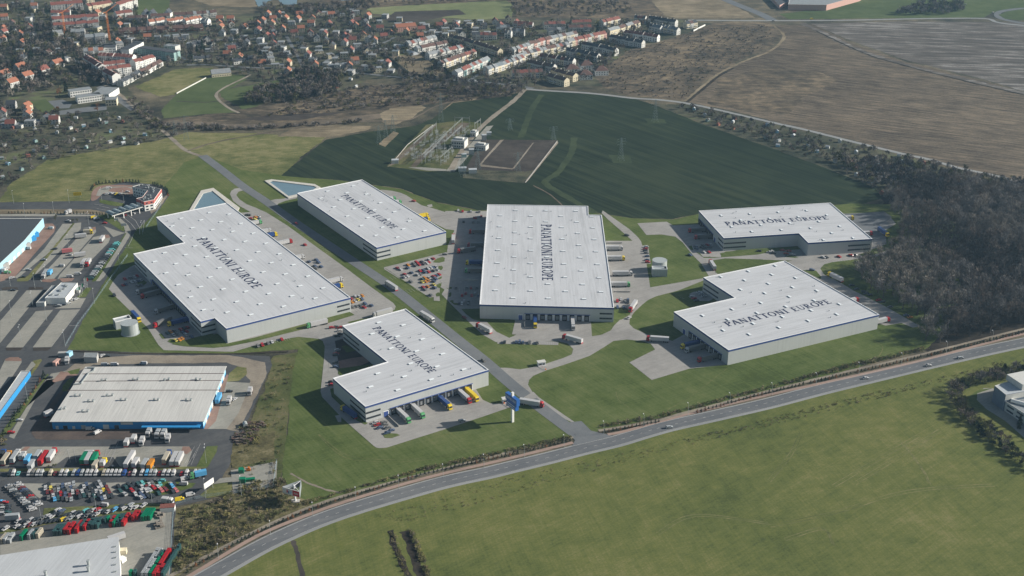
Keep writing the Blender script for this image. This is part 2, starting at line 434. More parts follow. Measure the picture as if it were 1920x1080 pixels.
# water with small ripples
m_, N_, L_ = newmat('pond_water')
o_ = N_.new('ShaderNodeOutputMaterial'); b_ = N_.new('ShaderNodeBsdfPrincipled'); L_.new(b_.outputs[0], o_.inputs[0])
b_.inputs['Base Color'].default_value = (.14, .22, .27, 1); b_.inputs['Roughness'].default_value = .3
n_ = N_.new('ShaderNodeTexNoise'); n_.inputs['Scale'].default_value = .9; n_.inputs['Detail'].default_value = 3
bp = N_.new('ShaderNodeBump'); bp.inputs['Strength'].default_value = .5; bp.inputs['Distance'].default_value = .5
g_ = N_.new('ShaderNodeNewGeometry'); L_.new(g_.outputs['Position'], n_.inputs['Vector']); L_.new(n_.outputs[0], bp.inputs['Height']); L_.new(bp.outputs[0], b_.inputs['Normal'])
gm['water'] = m_

# tiers (metres): 0 ground, 1 large fields, 2 plots, 3 yards, 4 roads, 5 islands, 6 markings
Z = [0.0, .05, .10, .15, .20, .25, .30, .35]
base = MB(); g8 = 9000
base.poly([(-g8, -g8, 0), (g8, -g8, 0), (g8, g8, 0), (-g8, g8, 0)])
tag(base.build('ground', gm['scrub']), kind='structure')

def F(name, mat, s, z=1, amp=2.5, tile=None, sm=False):
    pl = pts(s) if tile is None else T(*tile, s)
    if sm: pl = smooth(pl, 5, True)
    return sheet(name, pl, gm[mat], Z[z], amp)

# town ground
F('town_ground', 'town', '-150,-30 250,-30 262,25 330,30 480,25 560,16 690,18 700,30 860,32 1000,38 1280,36 1300,40 1350,45 1300,62 1180,92 1120,140 1150,160 985,163 880,158 760,146 690,150 640,170 560,180 450,190 430,165 470,140 400,125 330,128 240,165 260,190 320,262 200,300 90,305 20,345 -200,380 -300,200', 1, 5)
# right hand fields
F('field', 'palefield', '1520,44 1700,40 1925,42 2200,44 2300,240 1920,172 1850,150 1700,113 1600,78', 1, 1)
F('field', 'brownfield', '1448,48 1525,46 1600,82 1700,116 1850,153 1920,174 2300,245 2300,470 1925,350 1800,318 1690,288 1600,262 1500,240 1400,214 1284,190 1330,152 1400,112 1455,85 1472,64', 1, 2)
F('field', 'darkscrub', '1130,163 1110,140 1180,95 1290,62 1340,42 1445,42 1470,62 1455,82 1395,110 1325,150 1282,189 1180,180', 1, 3)
F('field', 'tan', '1205,-12 1340,-8 1400,22 1415,34 1275,35 1248,30', 1, 2)
F('field', 'tan', '330,-12 480,-12 480,14 400,12', 1, 3)
F('field', 'green', '262,-12 318,-12 318,22 330,28 255,28', 1, 1)
F('field', 'palegreen', '685,16 780,8 945,-2 962,10 960,34 900,37 850,34 700,26', 1, 1)
F('field', 'mud', '740,22 860,18 875,27 840,30 770,44 720,38', 2, 1)
F('field', 'green', '1460,26 1500,22 1640,-4 1930,-8 1930,22 1860,24 1845,33 1480,36', 1, 1)
F('field', 'darkscrub', '300,62 ' if 0 else '560,14 640,-12 1000,-14 1210,-12 1250,34 1100,34 970,32 960,0 690,14', 1, 2)
# pond far away
F('water', 'water', '470,-14 560,-14 556,8 548,9 528,8 520,-2 502,2 498,11 484,12', 2, 1)
F('water', 'water', '620,-10 660,-10 664,-1 640,1', 2, 1)
# green below the town
F('meadow', 'meadow', '252,162 330,130 400,126 402,138 385,147 330,177 300,182', 1, 3)
F('field', 'green', '330,177 385,147 430,140 458,140 462,150 405,178 412,190 445,211 380,214 306,222 302,208', 2, 1.5)
F('field', 'green', '412,170 470,160 520,150 540,170 480,200 455,205 420,185', 2, 2)
F('field', 'darkscrub', '455,205 560,178 640,172 700,160 800,156 985,166 975,185 830,192 760,200 700,215 600,226 470,242 380,240 310,236 305,224 380,216', 1, 4)
F('field', 'dirt', '315,226 420,232 520,232 620,224 700,214 760,212 700,224 600,236 480,243 400,243 330,240', 2, 2)
F('field', 'tan', '712,214 730,202 790,197 800,202 775,218 742,234 722,234', 2, 5)
F('field', 'mud', '440,225 500,216 560,214 640,212 560,226', 3, 3)
F('field', 'tan', '832,205 850,190 905,176 890,188 868,196 840,215 820,222', 2, 1)
# meadow left of the park
F('meadow', 'meadow', '-200,405 -100,378 0,372 22,344 88,300 210,278 305,262 352,248 470,250 610,258 560,300 528,330 470,360 390,380 240,410 180,352 170,378', 2, 2)
F('field', 'tan', '560,235 700,236 690,244 610,258 520,256', 2, 2)
# dark crop
F('field', 'crop', '526,330 611,262 700,246 780,236 812,222 850,193 940,182 985,170 1070,173 1185,184 1230,198 1320,234 1400,262 1480,290 1560,320 1640,352 1655,372 1600,382 1560,384 1470,392 1320,398 1262,411 1190,409 1110,398 1020,392 900,394 822,380 752,354 640,338', 2, 1)
ribbon('field', pts('1016,178 1005,192 995,210 985,235 977,258'), 7, gm['croplight'], Z[3], amp=.6)
ribbon('field', pts('1077,258 1073,280 1064,300 1045,325 1022,342 1050,362 1090,385 1116,400'), 7, gm['croplight'], Z[3], amp=.8)
ribbon('ditch', pts('1000,348 1030,364 1055,386'), 1.5, gm['dirt'], Z[3], amp=.3)
F('field', 'darkscrub', '1345,150 1440,125 1530,135 1570,148 1550,165 1500,185 1480,215 1400,208 1330,195', 2, 4)
F('verge', 'tussock', '540,1012 680,965 860,915 960,890 1120,853 1270,814 1440,774 1640,722 1840,676 1930,655 1930,668 1840,692 1640,742 1500,785 1280,850 1100,895 940,940 760,985 640,1030', 2, 3)
F('field', 'croplight', '1140,290 1182,292 1184,306 1150,306', 3, 1)
F('field', 'croplight', '1208,222 1245,224 1250,232 1215,232', 3, 1)
F('field', 'croplight', '1575,385 1640,366 1650,374 1600,386', 3, 1)
F('field', 'tan', '710,270 738,246 748,250 722,276', 3, .6)
# allotments right and the wood floor
F('town_ground', 'town', '1225,195 1284,196 1400,220 1500,244 1600,266 1690,292 1800,322 1920,352 2200,440 2200,560 1800,400 1655,375 1640,352 1560,320 1480,290 1400,262 1320,234', 1, 3)
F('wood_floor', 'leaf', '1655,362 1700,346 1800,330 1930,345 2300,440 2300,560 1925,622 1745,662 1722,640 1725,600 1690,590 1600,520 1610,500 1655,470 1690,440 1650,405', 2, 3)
# park lawn and the front meadow
F('lawn', 'lawn', '125,656 176,560 238,440 262,398 300,360 345,305 385,292 452,318 530,330 640,339 752,355 822,381 900,395 1020,393 1110,399 1190,410 1262,412 1320,399 1470,393 1600,382 1700,384 1800,420 1800,600 1735,655 1640,680 1440,735 1282,775 1128,806 1076,822 960,846 830,880 680,920 580,952 560,940 528,895 540,800 548,700 560,655 430,664 300,662', 3, .8)
F('meadow', 'front', '-200,1400 300,1128 390,1079 450,1044 550,1000 650,965 800,920 960,881 1120,839 1250,798 1440,762 1640,711 1840,664 1925,645 2400,545 2600,900 2200,1500 600,1600', 3, 1)
F('verge', 'shrubby', '320,1090 326,956 400,940 470,905 528,896 548,925 582,948 540,972 480,996 420,1025 350,1068', 3, 1.5)
F('scrubland', 'oldgrass', '440,850 470,790 505,700 512,668 560,660 550,710 540,800 528,895 470,905 432,870', 2, 1.5)
# left industrial estate: asphalt base
F('yard', 'asph', '-200,378 0,378 168,376 182,352 235,341 305,348 318,365 300,392 255,432 196,528 126,656 200,660 430,664 505,668 510,684 470,775 442,850 396,935 330,950 320,1090 -200,1200', 3, .6)
F('verge', 'meadow', '-10,373 165,372 168,377 -10,380', 4, .6)
F('verge', 'tan', '-10,398 0,393 170,393 215,402 218,408 170,402 0,402', 4, .3)
F('pavement', 'concold', '0,402 160,400 200,404 160,406 0,406', 5, 0)
z7 = (0, 270, 4)
F('pavement', 'concold', '470,600 545,600 430,770 300,870 130,1010 110,1000 240,880 330,790', 4, 0, z7)
F('grass_strip', 'meadow', '550,592 560,596 410,790 240,1000 210,1030 130,1035 125,1015 210,990 390,790', 5, .3, z7)
F('pavement', 'concold', '562,595 610,590 605,640 380,880 225,1020 210,1010 235,960 400,790', 4, 0, z7)
F('pavement', 'concold', '640,640 715,622 722,660 520,890 400,1020 310,1035 300,1020 340,960', 4, 0, z7)
F('pavement', 'concold', '700,700 790,680 830,700 815,740 600,960 500,1020 430,1015 450,980', 4, 0, z7)
F('pavement', 'concold', '640,560 730,600 900,660 940,668 850,700 780,620', 4, 0, z7)
F('pavement', 'concold', '860,548 900,555 960,610 985,660 970,700 780,1000 750,1030 720,1030 880,790 935,690 940,650 900,590', 4, .2, z7)
F('grass_strip', 'lawn', '730,540 830,520 870,570 930,620 935,660 890,640 800,580', 5, .3, z7)
F('hedge_strip', 'lawn', '940,670 948,672 790,930 720,1030 690,1035 700,1010 860,790', 5, .3, z7)
F('pavement', 'pinkpad', '330,600 395,598 418,625 405,665 290,790 110,1000 0,1035 0,960 90,900 230,720', 4, 0, z7)
F('pavement', 'pinkpad', '690,628 716,622 720,640 700,655', 5, 0, z7)
F('pavement', 'pinkpad', '770,684 815,682 828,700 800,710', 5, 0, z7)
F('pavement', 'pinkpad', '310,1018 400,1012 430,1020 380,1040 320,1035', 5, 0, z7)
F('pavement', 'pinkpad', '440,1010 560,1008 540,1030 470,1038', 5, 0, z7)
z9 = (170, 340, 12)
F('pavement', 'pinkpad', '10,330 60,200 200,110 400,85 900,90 940,130 940,340 700,330 300,280 240,320 120,420 20,440', 4, 0, z9, sm=True)
F('pavement', 'concold', '120,330 180,190 320,130 800,120 930,140 930,180 820,130 500,150 400,210 420,235 850,270 850,290 300,265 200,340', 5, 0, z9)
F('yard', 'asph', '300,330 520,345 1000,350 1030,520 700,500 220,400', 5, 0, z9)
F('grass_strip', 'lawn', '200,400 380,440 740,500 780,560 560,560 420,540 200,480', 5, .2, z9)
F('pavement', 'track', '1330,680 1500,560 1600,420 1700,300 1740,330 1600,520 1480,660 1360,740', 4, .4, z9)
z8 = (0, 470, 4.909)
F('pavement', 'concold', '555,548 738,542 475,890 302,892', 4, 0, z8)
F('pavement', 'concold', '330,560 490,546 212,893 54,893', 4, 0, z8)
F('pavement', 'concold', '245,368 395,364 230,570 0,855 0,650', 4, 0, z8)
F('pavement', 'concold', '0,372 170,366 120,440 0,570', 4, 0, z8)
F('planter', 'mud', '52,896 212,896 190,920 60,922', 5, 0, z8)
F('planter', 'mud', '302,895 472,895 440,922 310,924', 5, 0, z8)
F('planter', 'mud', '265,340 300,335 400,340 400,358 262,362', 5, 0, z8)
F('planter', 'mud', '20,345 60,338 160,340 170,360 20,364', 5, 0, z8)
F('pavement', 'concold', '620,500 660,440 790,440 740,530 500,535', 4, 0, z8)
F('grass_strip', 'lawn', '720,420 800,340 845,345 790,430 700,438', 5, 0, z8)
z10 = (0, 640, 4.909)
F('pavement', 'concold', '-10,290 50,165 130,150 195,160 200,195 120,320 -10,460', 4, 0, z10)
F('pavement', 'pinkpad', '50,165 90,150 170,148 200,170 195,185 50,182', 5, 0, z10)
F('pavement', 'concold', '290,190 350,182 330,220 240,300 220,290', 4, 0, z10)
F('grass_strip', 'meadow', '300,182 380,165 388,180 0,722 0,700 330,215', 5, .2, z10)
F('grass_strip', 'lawn', '440,300 450,310 300,520 130,780 60,860 10,880 5,860 100,720 300,470', 5, .3, z10)
F('pavement', 'concold', '470,300 580,280 640,260 560,340 420,360 130,900 80,880 250,600', 4, 0, z10)
F('pavement', 'pinkpad', '560,280 640,290 720,310 620,350 500,380 480,370', 5, 0, z10)
F('pavement', 'shadepad', '640,350 620,400 560,520 480,640 500,720 490,745 900,760 1350,740 1360,900 420,910 330,900 290,850 300,810 480,560', 4, 0, z10)  # pad before the blue hall, shade put into the paving colour
F('grass_strip', 'lawn', '690,335 640,345 580,410 575,460 620,465', 5, .2, z10)
F('grass_strip', 'lawn', '620,280 740,250 720,300 650,308', 5, .2, z10)
z11 = (0, 540, 4)
F('sand_yard', 'sandy', '470,640 560,570 700,530 1000,507 1700,505 1860,530 1990,560 2000,640 1880,900 1790,1080 1700,1060 1840,800 1880,700 1800,600 1700,560 700,575 560,640', 4, .8, z11)
F('pavement', 'concold', '1700,705 1880,715 1790,940 1700,1060 1530,1060 1600,880 1650,760', 5, 0, z11)
F('pavement', 'pinkpad', '1700,650 1715,655 1620,1000 1560,1060 1530,1060 1600,850', 5, 0, z11)
F('grass_strip', 'meadow', '1780,590 1850,600 1850,650 1790,700 1700,705 1720,640', 5, .3, z11)
z12 = (0, 810, 4)
F('pavement', 'concold', '60,225 170,112 1420,110 1440,150 1400,268 900,262 850,190 500,190 400,262 30,258', 4, 0, z12)
F('pavement', 'pinkpad', '150,150 190,112 230,112 180,160', 5, 0, z12)
F('pavement', 'pinkpad', '1370,112 1420,112 1438,140 1400,170 1360,150', 5, 0, z12)
F('grass_strip', 'lawn', '1550,110 1635,105 1625,150 1560,260 1480,275 1475,260', 5, .2, z12)
F('grass_strip', 'meadow', '0,278 1470,262 1560,262 1540,275 1470,282 0,300', 5, .3, z12)
F('grass_strip', 'lawn', '1050,380 1260,372 1470,385 1440,420 1300,460 1200,478 1130,470', 5, .4, z12)
F('pavement', 'concold', '160,388 1000,380 860,420 1000,470 700,480 330,470 300,500', 4, .4, z12)
F('grass_strip', 'meadow', '330,575 1100,535 1280,545 1280,570 1000,600 700,640 330,700 0,770 0,740 320,680', 5, .3, z12)
F('pavement', 'concold', '0,800 700,690 1290,600 1280,760 1270,1080 900,1080 890,790 0,930', 4, 0, z12)
F('pavement', 'concold', '1730,290 2080,220 2070,410 1750,465', 4, 0, z12)
F('pavement', 'concold', '1650,350 1740,340 1740,375 1600,392', 5, 0, z12)
F('grass_strip', 'meadow', '1600,395 1740,378 1750,462 1560,500 1500,480', 5, .4, z12)
F('scrubland', 'shrubby', '1760,0 1900,60 2060,0 2060,200 1740,270 1730,180', 4, .6, z12)

# ------------------------------------------------------------------ the park: yards and roads
def Y(s, tile=None, mat='conc', z=4, name='yard', sm=False):
    pl = pts(s) if tile is None else T(*tile, s)
    if sm: pl = smooth(pl, 4, True)
    return sheet(name, pl, gm[mat], Z[z], 0)
# around the big left hall
Y('431,364 434,358 440,354 452,352 457,357 447,360 443,366 449,374 462,383 480,390 500,399 540,424 600,468 650,504 695,538 738,569 742,575 740,581 730,586 640,607 640,640 560,632 540,635 480,647.5 437,660 307,657 297,647 277,615 215,555 204,542 212,528 222,515 244,501 252,497 330,580 500,600 640,560 440,400 470,398 450,387 437,377')
Y('252,500 300,560 345,600 378,628 340,641 322,646 314,640 318,634 270,560 222,520', z=5)
for s in ('314,641 319,636 345,637 345,641 326,646',):
    Y(s, mat='lawn', z=6, name='grass_island')
Y('258,527 268,525 276,530 268,537 258,535', mat='lawn', z=6, name='grass_island')
Y('298,627 303,626 311,635 305,636', mat='lawn', z=6, name='grass_island')
Y('375,634 404,627 410,626 425,645 480,633 600,600 655,585 665,591 610,608 540,625 480,640 430,650 400,653 345,650 322,646 345,641', mat='lawn', z=6, name='grass_island')
Y('342,640 378,630 400,626 401,650 345,650', mat='lawn', z=6, name='grass_island')
# loop road between lawn and pond
# front hall yard (nearest building)
Y('567,629 590,631 605,640 609,650 607,680 601,735 604,745 642,785 668,808 700,836 706,840 712,841 725,840 817,811 905,782 960,763 1010,745 1000,735 975,750 958,754 940,757 920,757 905,750 893,731 880,700 640,600 640,606 600,622', z=5)
Y('608,626 625,640 634,650 634,690 625,700 615,700 618,660', z=6)
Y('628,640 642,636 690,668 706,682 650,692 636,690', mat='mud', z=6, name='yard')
Y('634,678 660,672 690,668 700,676 668,690 637,692', mat='pinkpad', z=7, name='pavement')
Y('640,650 650,648 668,658 650,662', mat='lawn', z=7, name='grass_island')
Y('700,683 712,681 726,690 640,706 634,702 634,692', mat='lawn', z=7, name='grass_island')
Y('619,730 626,728 628,740 690,794 685,797 670,790 640,762 622,745', mat='lawn', z=7, name='grass_island')
Y('628,780 640,778 640,792 634,792', z=5)
Y('718,817 730,813 745,814 750,817 735,822 722,822', mat='lawn', z=7, name='grass_island')
# second hall yard
Y('455,357 500,378 519,374 556,369 620,380 716,358 750,365 763,370 790,386 810,392 835,397 913,396 913,404 850,420 850,455 835,600 800,560 800,510 838,497 836,470 853,450 850,440 800,420 700,380 560,372 520,380 510,386 500,384', z=4) if 0 else None
Y('716,356 735,358 752,362 763,367 790,385 812,391 835,398 835,396 914,396 914,560 900,610 880,590 864,560 845,545 838,540 836,545 828,540 800,520 720,503 740,498 838,474 840,460 852,432 836,430 700,360', z=4)
Y('500,378 516,374 530,373 557,368 557,372 535,377 522,382 517,388 505,382', z=4, sm=False, name='road')
Y('800,385 810,383 811,388 804,389', z=4)
Y('722,362 744,365 760,372 800,395 740,378', mat='lawn', z=5, name='grass_island') if 0 else None
# middle car park grass fingers and its stepped edge
z20 = (640, 470, 6)
Y('480,190 1180,20 1190,30 1160,140 1110,350 1105,520 1110,570 1040,565 1040,525 990,530 480,210', z20, z=5)
Y('480,190 990,530 900,480 820,435 780,400 680,340 640,300 580,260 550,235 510,215', z20, mat='lawn', z=6, name='grass_island')
for s in ('1030,135 1050,110 1080,90 1140,72 1165,85 1160,125 1100,140', '1085,180 1130,172 1145,195 1130,220 1090,225',
          '1080,320 1130,290 1128,315 1105,325', '1070,385 1128,362 1125,395 1105,425 1075,415', '1060,490 1090,472 1110,478 1105,515 1070,520',
          '1210,430 1222,412 1245,415 1240,435', '1205,522 1212,480 1235,472 1238,500 1225,525', '1218,570 1240,560 1262,565 1262,590 1330,598 1320,615 1270,612'):
    Y(s, z20, mat='lawn', z=6, name='grass_island')
Y('1350,660 1560,655 1560,690 1900,690 1900,800 1570,800 1480,775 1400,715', z20, mat='lawn', z=6, name='grass_island')
# big middle hall: road along its left, front, right
Y('836,540 850,548 870,566 900,590 930,622 955,634 968,628 965,600 970,599 1108,603 1110,631 1128,628 1145,620 1152,610 1175,588 1188,570 1190,556 1198,548 1215,540 1330,520 1400,540 1330,530 1230,556 1215,563 1205,571 1190,585 1181,597 1180,608 1188,616 1215,628 1262,640 1330,645 1320,690 1292,690 1222,713 1180,680 1213,671 1225,665 1228,655 1220,645 1205,640 1175,637 1150,640 1130,653 1105,668 1062,683 1024,695 1000,705 992,713 990,722 1000,738 1060,780 1090,800 1000,760 920,700 925,690 950,690 975,693 1010,687 1055,672 1072,665 1075,655 1065,645 1046,640 930,642 905,628 880,605 845,570 828,552', z=4)
Y('1136,452 1186,452 1140,412 1128,400 1130,395 1180,430 1196,445 1202,453 1210,480 1220,545 1222,556 1206,568 1190,577 1180,580 1150,575 1140,500', z=5)
Y('1130,422 1160,440 1186,452 1136,452 1132,440', mat='lawn', z=6, name='grass_island')
Y('1152,583 1180,580 1182,590 1165,600 1150,600', mat='lawn', z=6, name='grass_island')
Y('1203,461 1215,460 1220,495 1206,495', z=5)
# top right hall
Y('1195,419 1250,416 1262,423 1310,421 1350,440 1360,470 1500,450 1640,470 1680,440 1665,420 1658,397 1590,401 1560,390 1520,400 1600,480 1670,472 1700,470 1665,480 1630,490 1590,498 1560,492 1545,497 1538,505 1560,520 1600,545 1640,575 1700,603 1722,615 1715,612 1690,606 1660,610 1600,600 1450,495 1350,560 1350,512 1340,502 1320,495 1300,480 1280,455 1266,443 1240,440 1212,441', z=4) if 0 else None
Y('1195,419 1250,416 1262,423 1312,421 1380,470 1350,475 1352,482 1380,478 1440,475 1520,470 1640,440 1640,402 1590,401 1658,397 1665,402 1680,420 1660,432 1662,458 1630,470 1670,468 1655,480 1560,492 1545,496 1538,504 1545,515 1575,530 1600,545 1660,575 1725,612 1712,615 1690,606 1660,611 1500,560 1440,500 1490,488 1510,486 1430,485 1385,487 1370,490 1350,500 1342,510 1350,520 1330,520 1315,495 1300,480 1280,455 1266,444 1240,440 1212,441', z=4)
Y('1304,475 1320,483 1360,478 1500,468 1530,476 1560,480 1600,476 1560,490 1480,489 1385,486 1340,484', z=5)
Y('1305,473 1312,475 1318,482 1352,483 1352,476 1362,472 1440,468 1440,474 1420,478 1340,484 1320,484', mat='lawn', z=6, name='grass_island')
Y('1336,489 1360,485 1430,487 1440,492 1360,512 1342,512 1340,500', mat='lawn', z=6, name='grass_island')
Y('1291,462 1297,461 1300,469 1295,469', mat='lawn', z=6, name='grass_island')
Y('1480,479 1498,483 1490,484 1470,482', mat='lawn', z=6, name='grass_island')
Y('1505,507 1530,508 1540,520 1538,524', mat='lawn', z=6, name='grass_island')
Y('1610,478 1660,462 1664,470 1625,482', mat='lawn', z=6, name='grass_island')
Y('1595,401 1658,397 1672,407 1663,415 1648,421 1655,430 1663,440 1662,448 1636,450 1560,400', mat='road', z=5)  # asphalt tone instead of concrete: the wood's shade put into the yard's colour
# right hall: inner car park, dock yard
Y('1255,552 1330,522 1350,530 1360,560 1330,575 1310,575', mat='lawn', z=5, name='grass_island')
Y('1292,552 1300,548 1320,545 1345,556 1330,565 1310,565', z=6)
Y('1180,680 1260,640 1300,618 1366,684 1292,692 1222,713', z=5)
Y('1292,692 1366,684 1370,690 1345,690', mat='lawn', z=6, name='grass_island')
Y('1213,620 1262,606 1275,622 1250,628', mat='lawn', z=6, name='grass_island')
# front apron of the middle hall and the row beside it
z21 = (960, 540, 4)
Y('25,240 590,250 598,362 0,350', z21, z=5)
Y('-20,395 350,405 346,430 -110,420 -110,395', z21, z=5)
# park spine road
ribbon('road', T(0, 0, 1, '380,292 420,322 456,350 500,379 556,419 620,462 668,494 735,539 802,592 855,635 907,676 955,718 1000,754 1045,788 1094,824'), 9.5, gm['road'], Z[5], sm=4)

Y('1044,795 1060,806 1072,820 1078,826 1072,838 1150,818 1125,812 1108,808 1090,790', mat='road', z=5, name='road')
# highway
HW = pts('150,1232 300,1132 390,1082 480,1031 530,1006 580,984 627,966 676,950 726,935 771,922 821,908 867,897 915,887 960,876 1030,859 1092,843 1155,828 1205,813 1255,799 1340,780 1440,757 1540,731 1640,707 1740,683 1840,660 1920,643 2080,610 2400,548')
ribbon('road_shoulder', HW, 13.4, gm['hwylight'], Z[4])
ribbon('road', HW, 10.6, gm['hwy'], Z[5], off=0.6)
cl = smooth(GP(HW), 5); mk = MB(); acc = 0
def dashes(mk, line, off, dash, gap, wd, z):
    acc = 0.0
    c = offs(line, off)
    for i in range(len(c) - 1):
        a, b = c[i], c[i + 1]; L_ = math.hypot(b[0] - a[0], b[1] - a[1]); n = max(1, int(L_)); ux, uy = (b[0] - a[0]) / L_, (b[1] - a[1]) / L_
        for k in range(n):
            s = L_ / n
            if (acc % (dash + gap)) < dash:
                p = (a[0] + ux * k * s, a[1] + uy * k * s); q = (p[0] + ux * s, p[1] + uy * s); h = wd / 2
                mk.poly([(p[0] + uy * h, p[1] - ux * h, z), (q[0] + uy * h, q[1] - ux * h, z), (q[0] - uy * h, q[1] + ux * h, z), (p[0] - uy * h, p[1] + ux * h, z)])
            acc += s
dashes(mk, cl, 0.6, 2.3, 4.3, .24, Z[6]); dashes(mk, cl, 5.7, 10, 0, .2, Z[6]); dashes(mk, cl, -4.5, 10, 0, .2, Z[6])
tag(mk.build('road_marking', gm['line']), kind='structure')
PK = pts('300,1110 360,1079 480,1008 580,966 667,936 805,896 955,861 1075,831')
PK2 = pts('1140,816 1175,809 1285,779 1440,742 1590,709 1740,674 1920,627 2300,535')
GP1 = pts('300,1092 360,1058 480,996 580,952 680,920 830,880 960,847 1075,820')
GP2 = pts('1122,808 1190,797 1242,787 1275,777 1440,734 1590,697 1740,662 1920,617 2300,525')
for l in (PK, PK2): ribbon('path', l, 2.7, gm['pinkpath'], Z[5], off=.5)
for l in (GP1, GP2): ribbon('path', l, 2.4, gm['sandy'], Z[5], amp=.2)
for l_ in ('60,-8 62,40 68,75', '100,95 160,92 200,82 240,80 320,100 350,112', '215,172 190,150 150,118 100,96', '536,66 552,95 568,125', '480,70 495,100 505,122', '878,152 905,135 935,118 955,104 985,96', '600,122 640,100 700,88 740,70', '330,78 430,74 520,72'): ribbon('road', pts(l_), 5, gm['road'], Z[3])
# country lanes and tracks
ribbon('road', pts('985,167 1020,170 1105,175 1185,184 1282,193 1440,228 1520,246 1595,265 1690,288 1745,300 1797,315 1877,332 1920,345 2300,440'), 6, gm['hwylight'], Z[4], amp=.4)
ribbon('road', pts('470,131 400,122 330,127 245,165') if 0 else pts('1000,166 960,160 880,152 760,146 700,140 560,128 470,127 400,122 350,122'), 6, gm['road'], Z[4])
ribbon('track', pts('985,168 960,192 930,215 905,236 882,262 862,290 846,318'), 6, gm['track'], Z[5], amp=.5)
ribbon('track', pts('1284,190 1320,160 1345,140 1395,115 1440,98 1462,82 1470,66 1450,48'), 4, gm['tan'], Z[4], amp=.8)
ribbon('ditch', pts('1288,192 1322,164 1348,143 1375,128'), 4, gm['leaf'], Z[5], amp=.5)
ribbon('track', pts('1505,44 1560,70 1620,98 1700,122 1800,147 1920,175 2200,240'), 10, gm['palefield'], Z[4], amp=2)
ribbon('ditch', pts('1530,58 1620,100 1700,124 1800,150 1920,178 2200,243'), 3, gm['leaf'], Z[5], amp=1)
ribbon('track', pts('195,158 225,178 250,200 290,232 320,258 350,283 385,295'), 4.5, gm['track'], Z[4], amp=.4)
ribbon('track', pts('352,283 400,268 460,256 560,240 680,228 760,226 790,214 830,195 900,183 960,180'), 3, gm['dirt'], Z[4], amp=.8)
ribbon('track', pts('448,212 425,200 405,180 420,165 455,148 470,140'), 3.5, gm['track'], Z[4], amp=.4)
ribbon('track', pts('330,190 380,192 408,190'), 2.5, gm['mud'], Z[4], amp=.3)
ribbon('road', pts('1180,-16 1300,-14 1360,6 1420,26 1450,40') if 0 else pts('1330,-14 1380,8 1425,26 1450,39'), 16, gm['road'], Z[4])
ribbon('road', pts('1290,38 1440,39 1600,38 1740,35 1845,35 1870,42 1920,48 2100,60'), 7, gm['hwylight'], Z[5])
ribbon('road', smooth(pts('1870,26 1885,20 1930,16 1990,24 1990,38 1930,44 1880,36'), 4, True) + pts('1870,26'), 10, gm['road'], Z[5], sm=1)
F('field', 'green', '1872,28 1890,22 1940,20 1940,40 1885,36', 5, .5)
ribbon('ditch', pts('733,995 738,1020 750,1045 768,1085'), 3.4, gm['leaf'], Z[3], amp=.6)
ribbon('ditch', pts('757,995 768,1015 778,1050 792,1085 830,1180'), 5.0, gm['leaf'], Z[3], amp=.8)
ribbon('ditch', pts('549,1014 558,1040 568,1085 580,1130'), 2.6, gm['mud'], Z[3], amp=.4)
ribbon('ditch', pts('130,659 250,663 430,664 540,660'), 1.8, gm['leaf'], Z[6], amp=.3)
for s in ('596,815 640,855 690,865 760,866 830,858 900,840 960,828', '598,815 645,851 700,861 760,862 830,854 900,836 960,824',
          '1250,770 1300,740 1345,705 1365,690', '1155,735 1160,750 1180,765', '1640,640 1655,650 1650,665 1635,680'):
    ribbon('tyre_track', pts(s), .5, gm['meadow'], Z[4], amp=.15)
for s in ('545,888 575,905 610,918 640,925',):
    ribbon('tyre_track', pts(s), 1.4, gm['sandy'], Z[4], amp=.4)
# faint tracks in the front meadow
for s in ('1440,985 1560,960 1700,920 1860,908', '1560,910 1660,850 1720,815', '1600,905 1690,850 1760,805', '1470,1010 1540,990 1560,1020', '1230,1000 1300,965 1440,980', '1690,830 1725,875 1740,905', '1440,900 1480,850 1500,810'):
    ribbon('tyre_track', pts(s), .6, gm['meadow'], Z[4], amp=.2)
    ribbon('tyre_track', [(x + 5, y + 4) for x, y in pts(s)], .6, gm['meadow'], Z[4], amp=.2)
# painted lines on the yards
lm = MB()
def pline(pl, wd=.16, z=Z[7]):
    c = GP(pl)
    for a, b in zip(c, c[1:]):
        l = math.hypot(b[0] - a[0], b[1] - a[1]) + 1e-6; nx, ny = -(b[1] - a[1]) / l * wd / 2, (b[0] - a[0]) / l * wd / 2
        lm.poly([(a[0] - nx, a[1] - ny, z), (b[0] - nx, b[1] - ny, z), (b[0] + nx, b[1] + ny, z), (a[0] + nx, a[1] + ny, z)])
def comb(a, b, n, dx, dy):
    for k in range(n + 1):
        x, y = a[0] + (b[0] - a[0]) * k / n, a[1] + (b[1] - a[1]) * k / n; pline([(x, y), (x + dx, y + dy)], .13)
comb((966, 639), (1046, 641.5), 20, 0, 6); comb((621, 682), (620, 700), 7, 12, 0); comb((1206, 463), (1207, 495), 9, 12, 0)
comb((836, 397.3), (912, 397.6), 14, 0, 3); comb((300, 641), (306, 632), 3, 8, 2); comb((483, 646), (541, 634), 13, 3, 4); comb((862, 541), (898, 541), 8, 0, 10)
comb((1275, 558), (1300, 548), 0 + 1, 8, 3); comb((662, 558), (700, 545), 9, 9, 6); comb((664, 580), (700, 566), 9, 9, 6); comb((730, 520), (820, 495), 16, 7, 5); comb((760, 545), (826, 527), 12, 7, 5); comb((702, 806), (736, 798), 8, 6, 4)
comb((1526, 489), (1590, 486), 12, 5, 4); comb((596, 463), (612, 474), 5, 9, -3); comb((494, 404), (500, 412), 3, 8, -2)
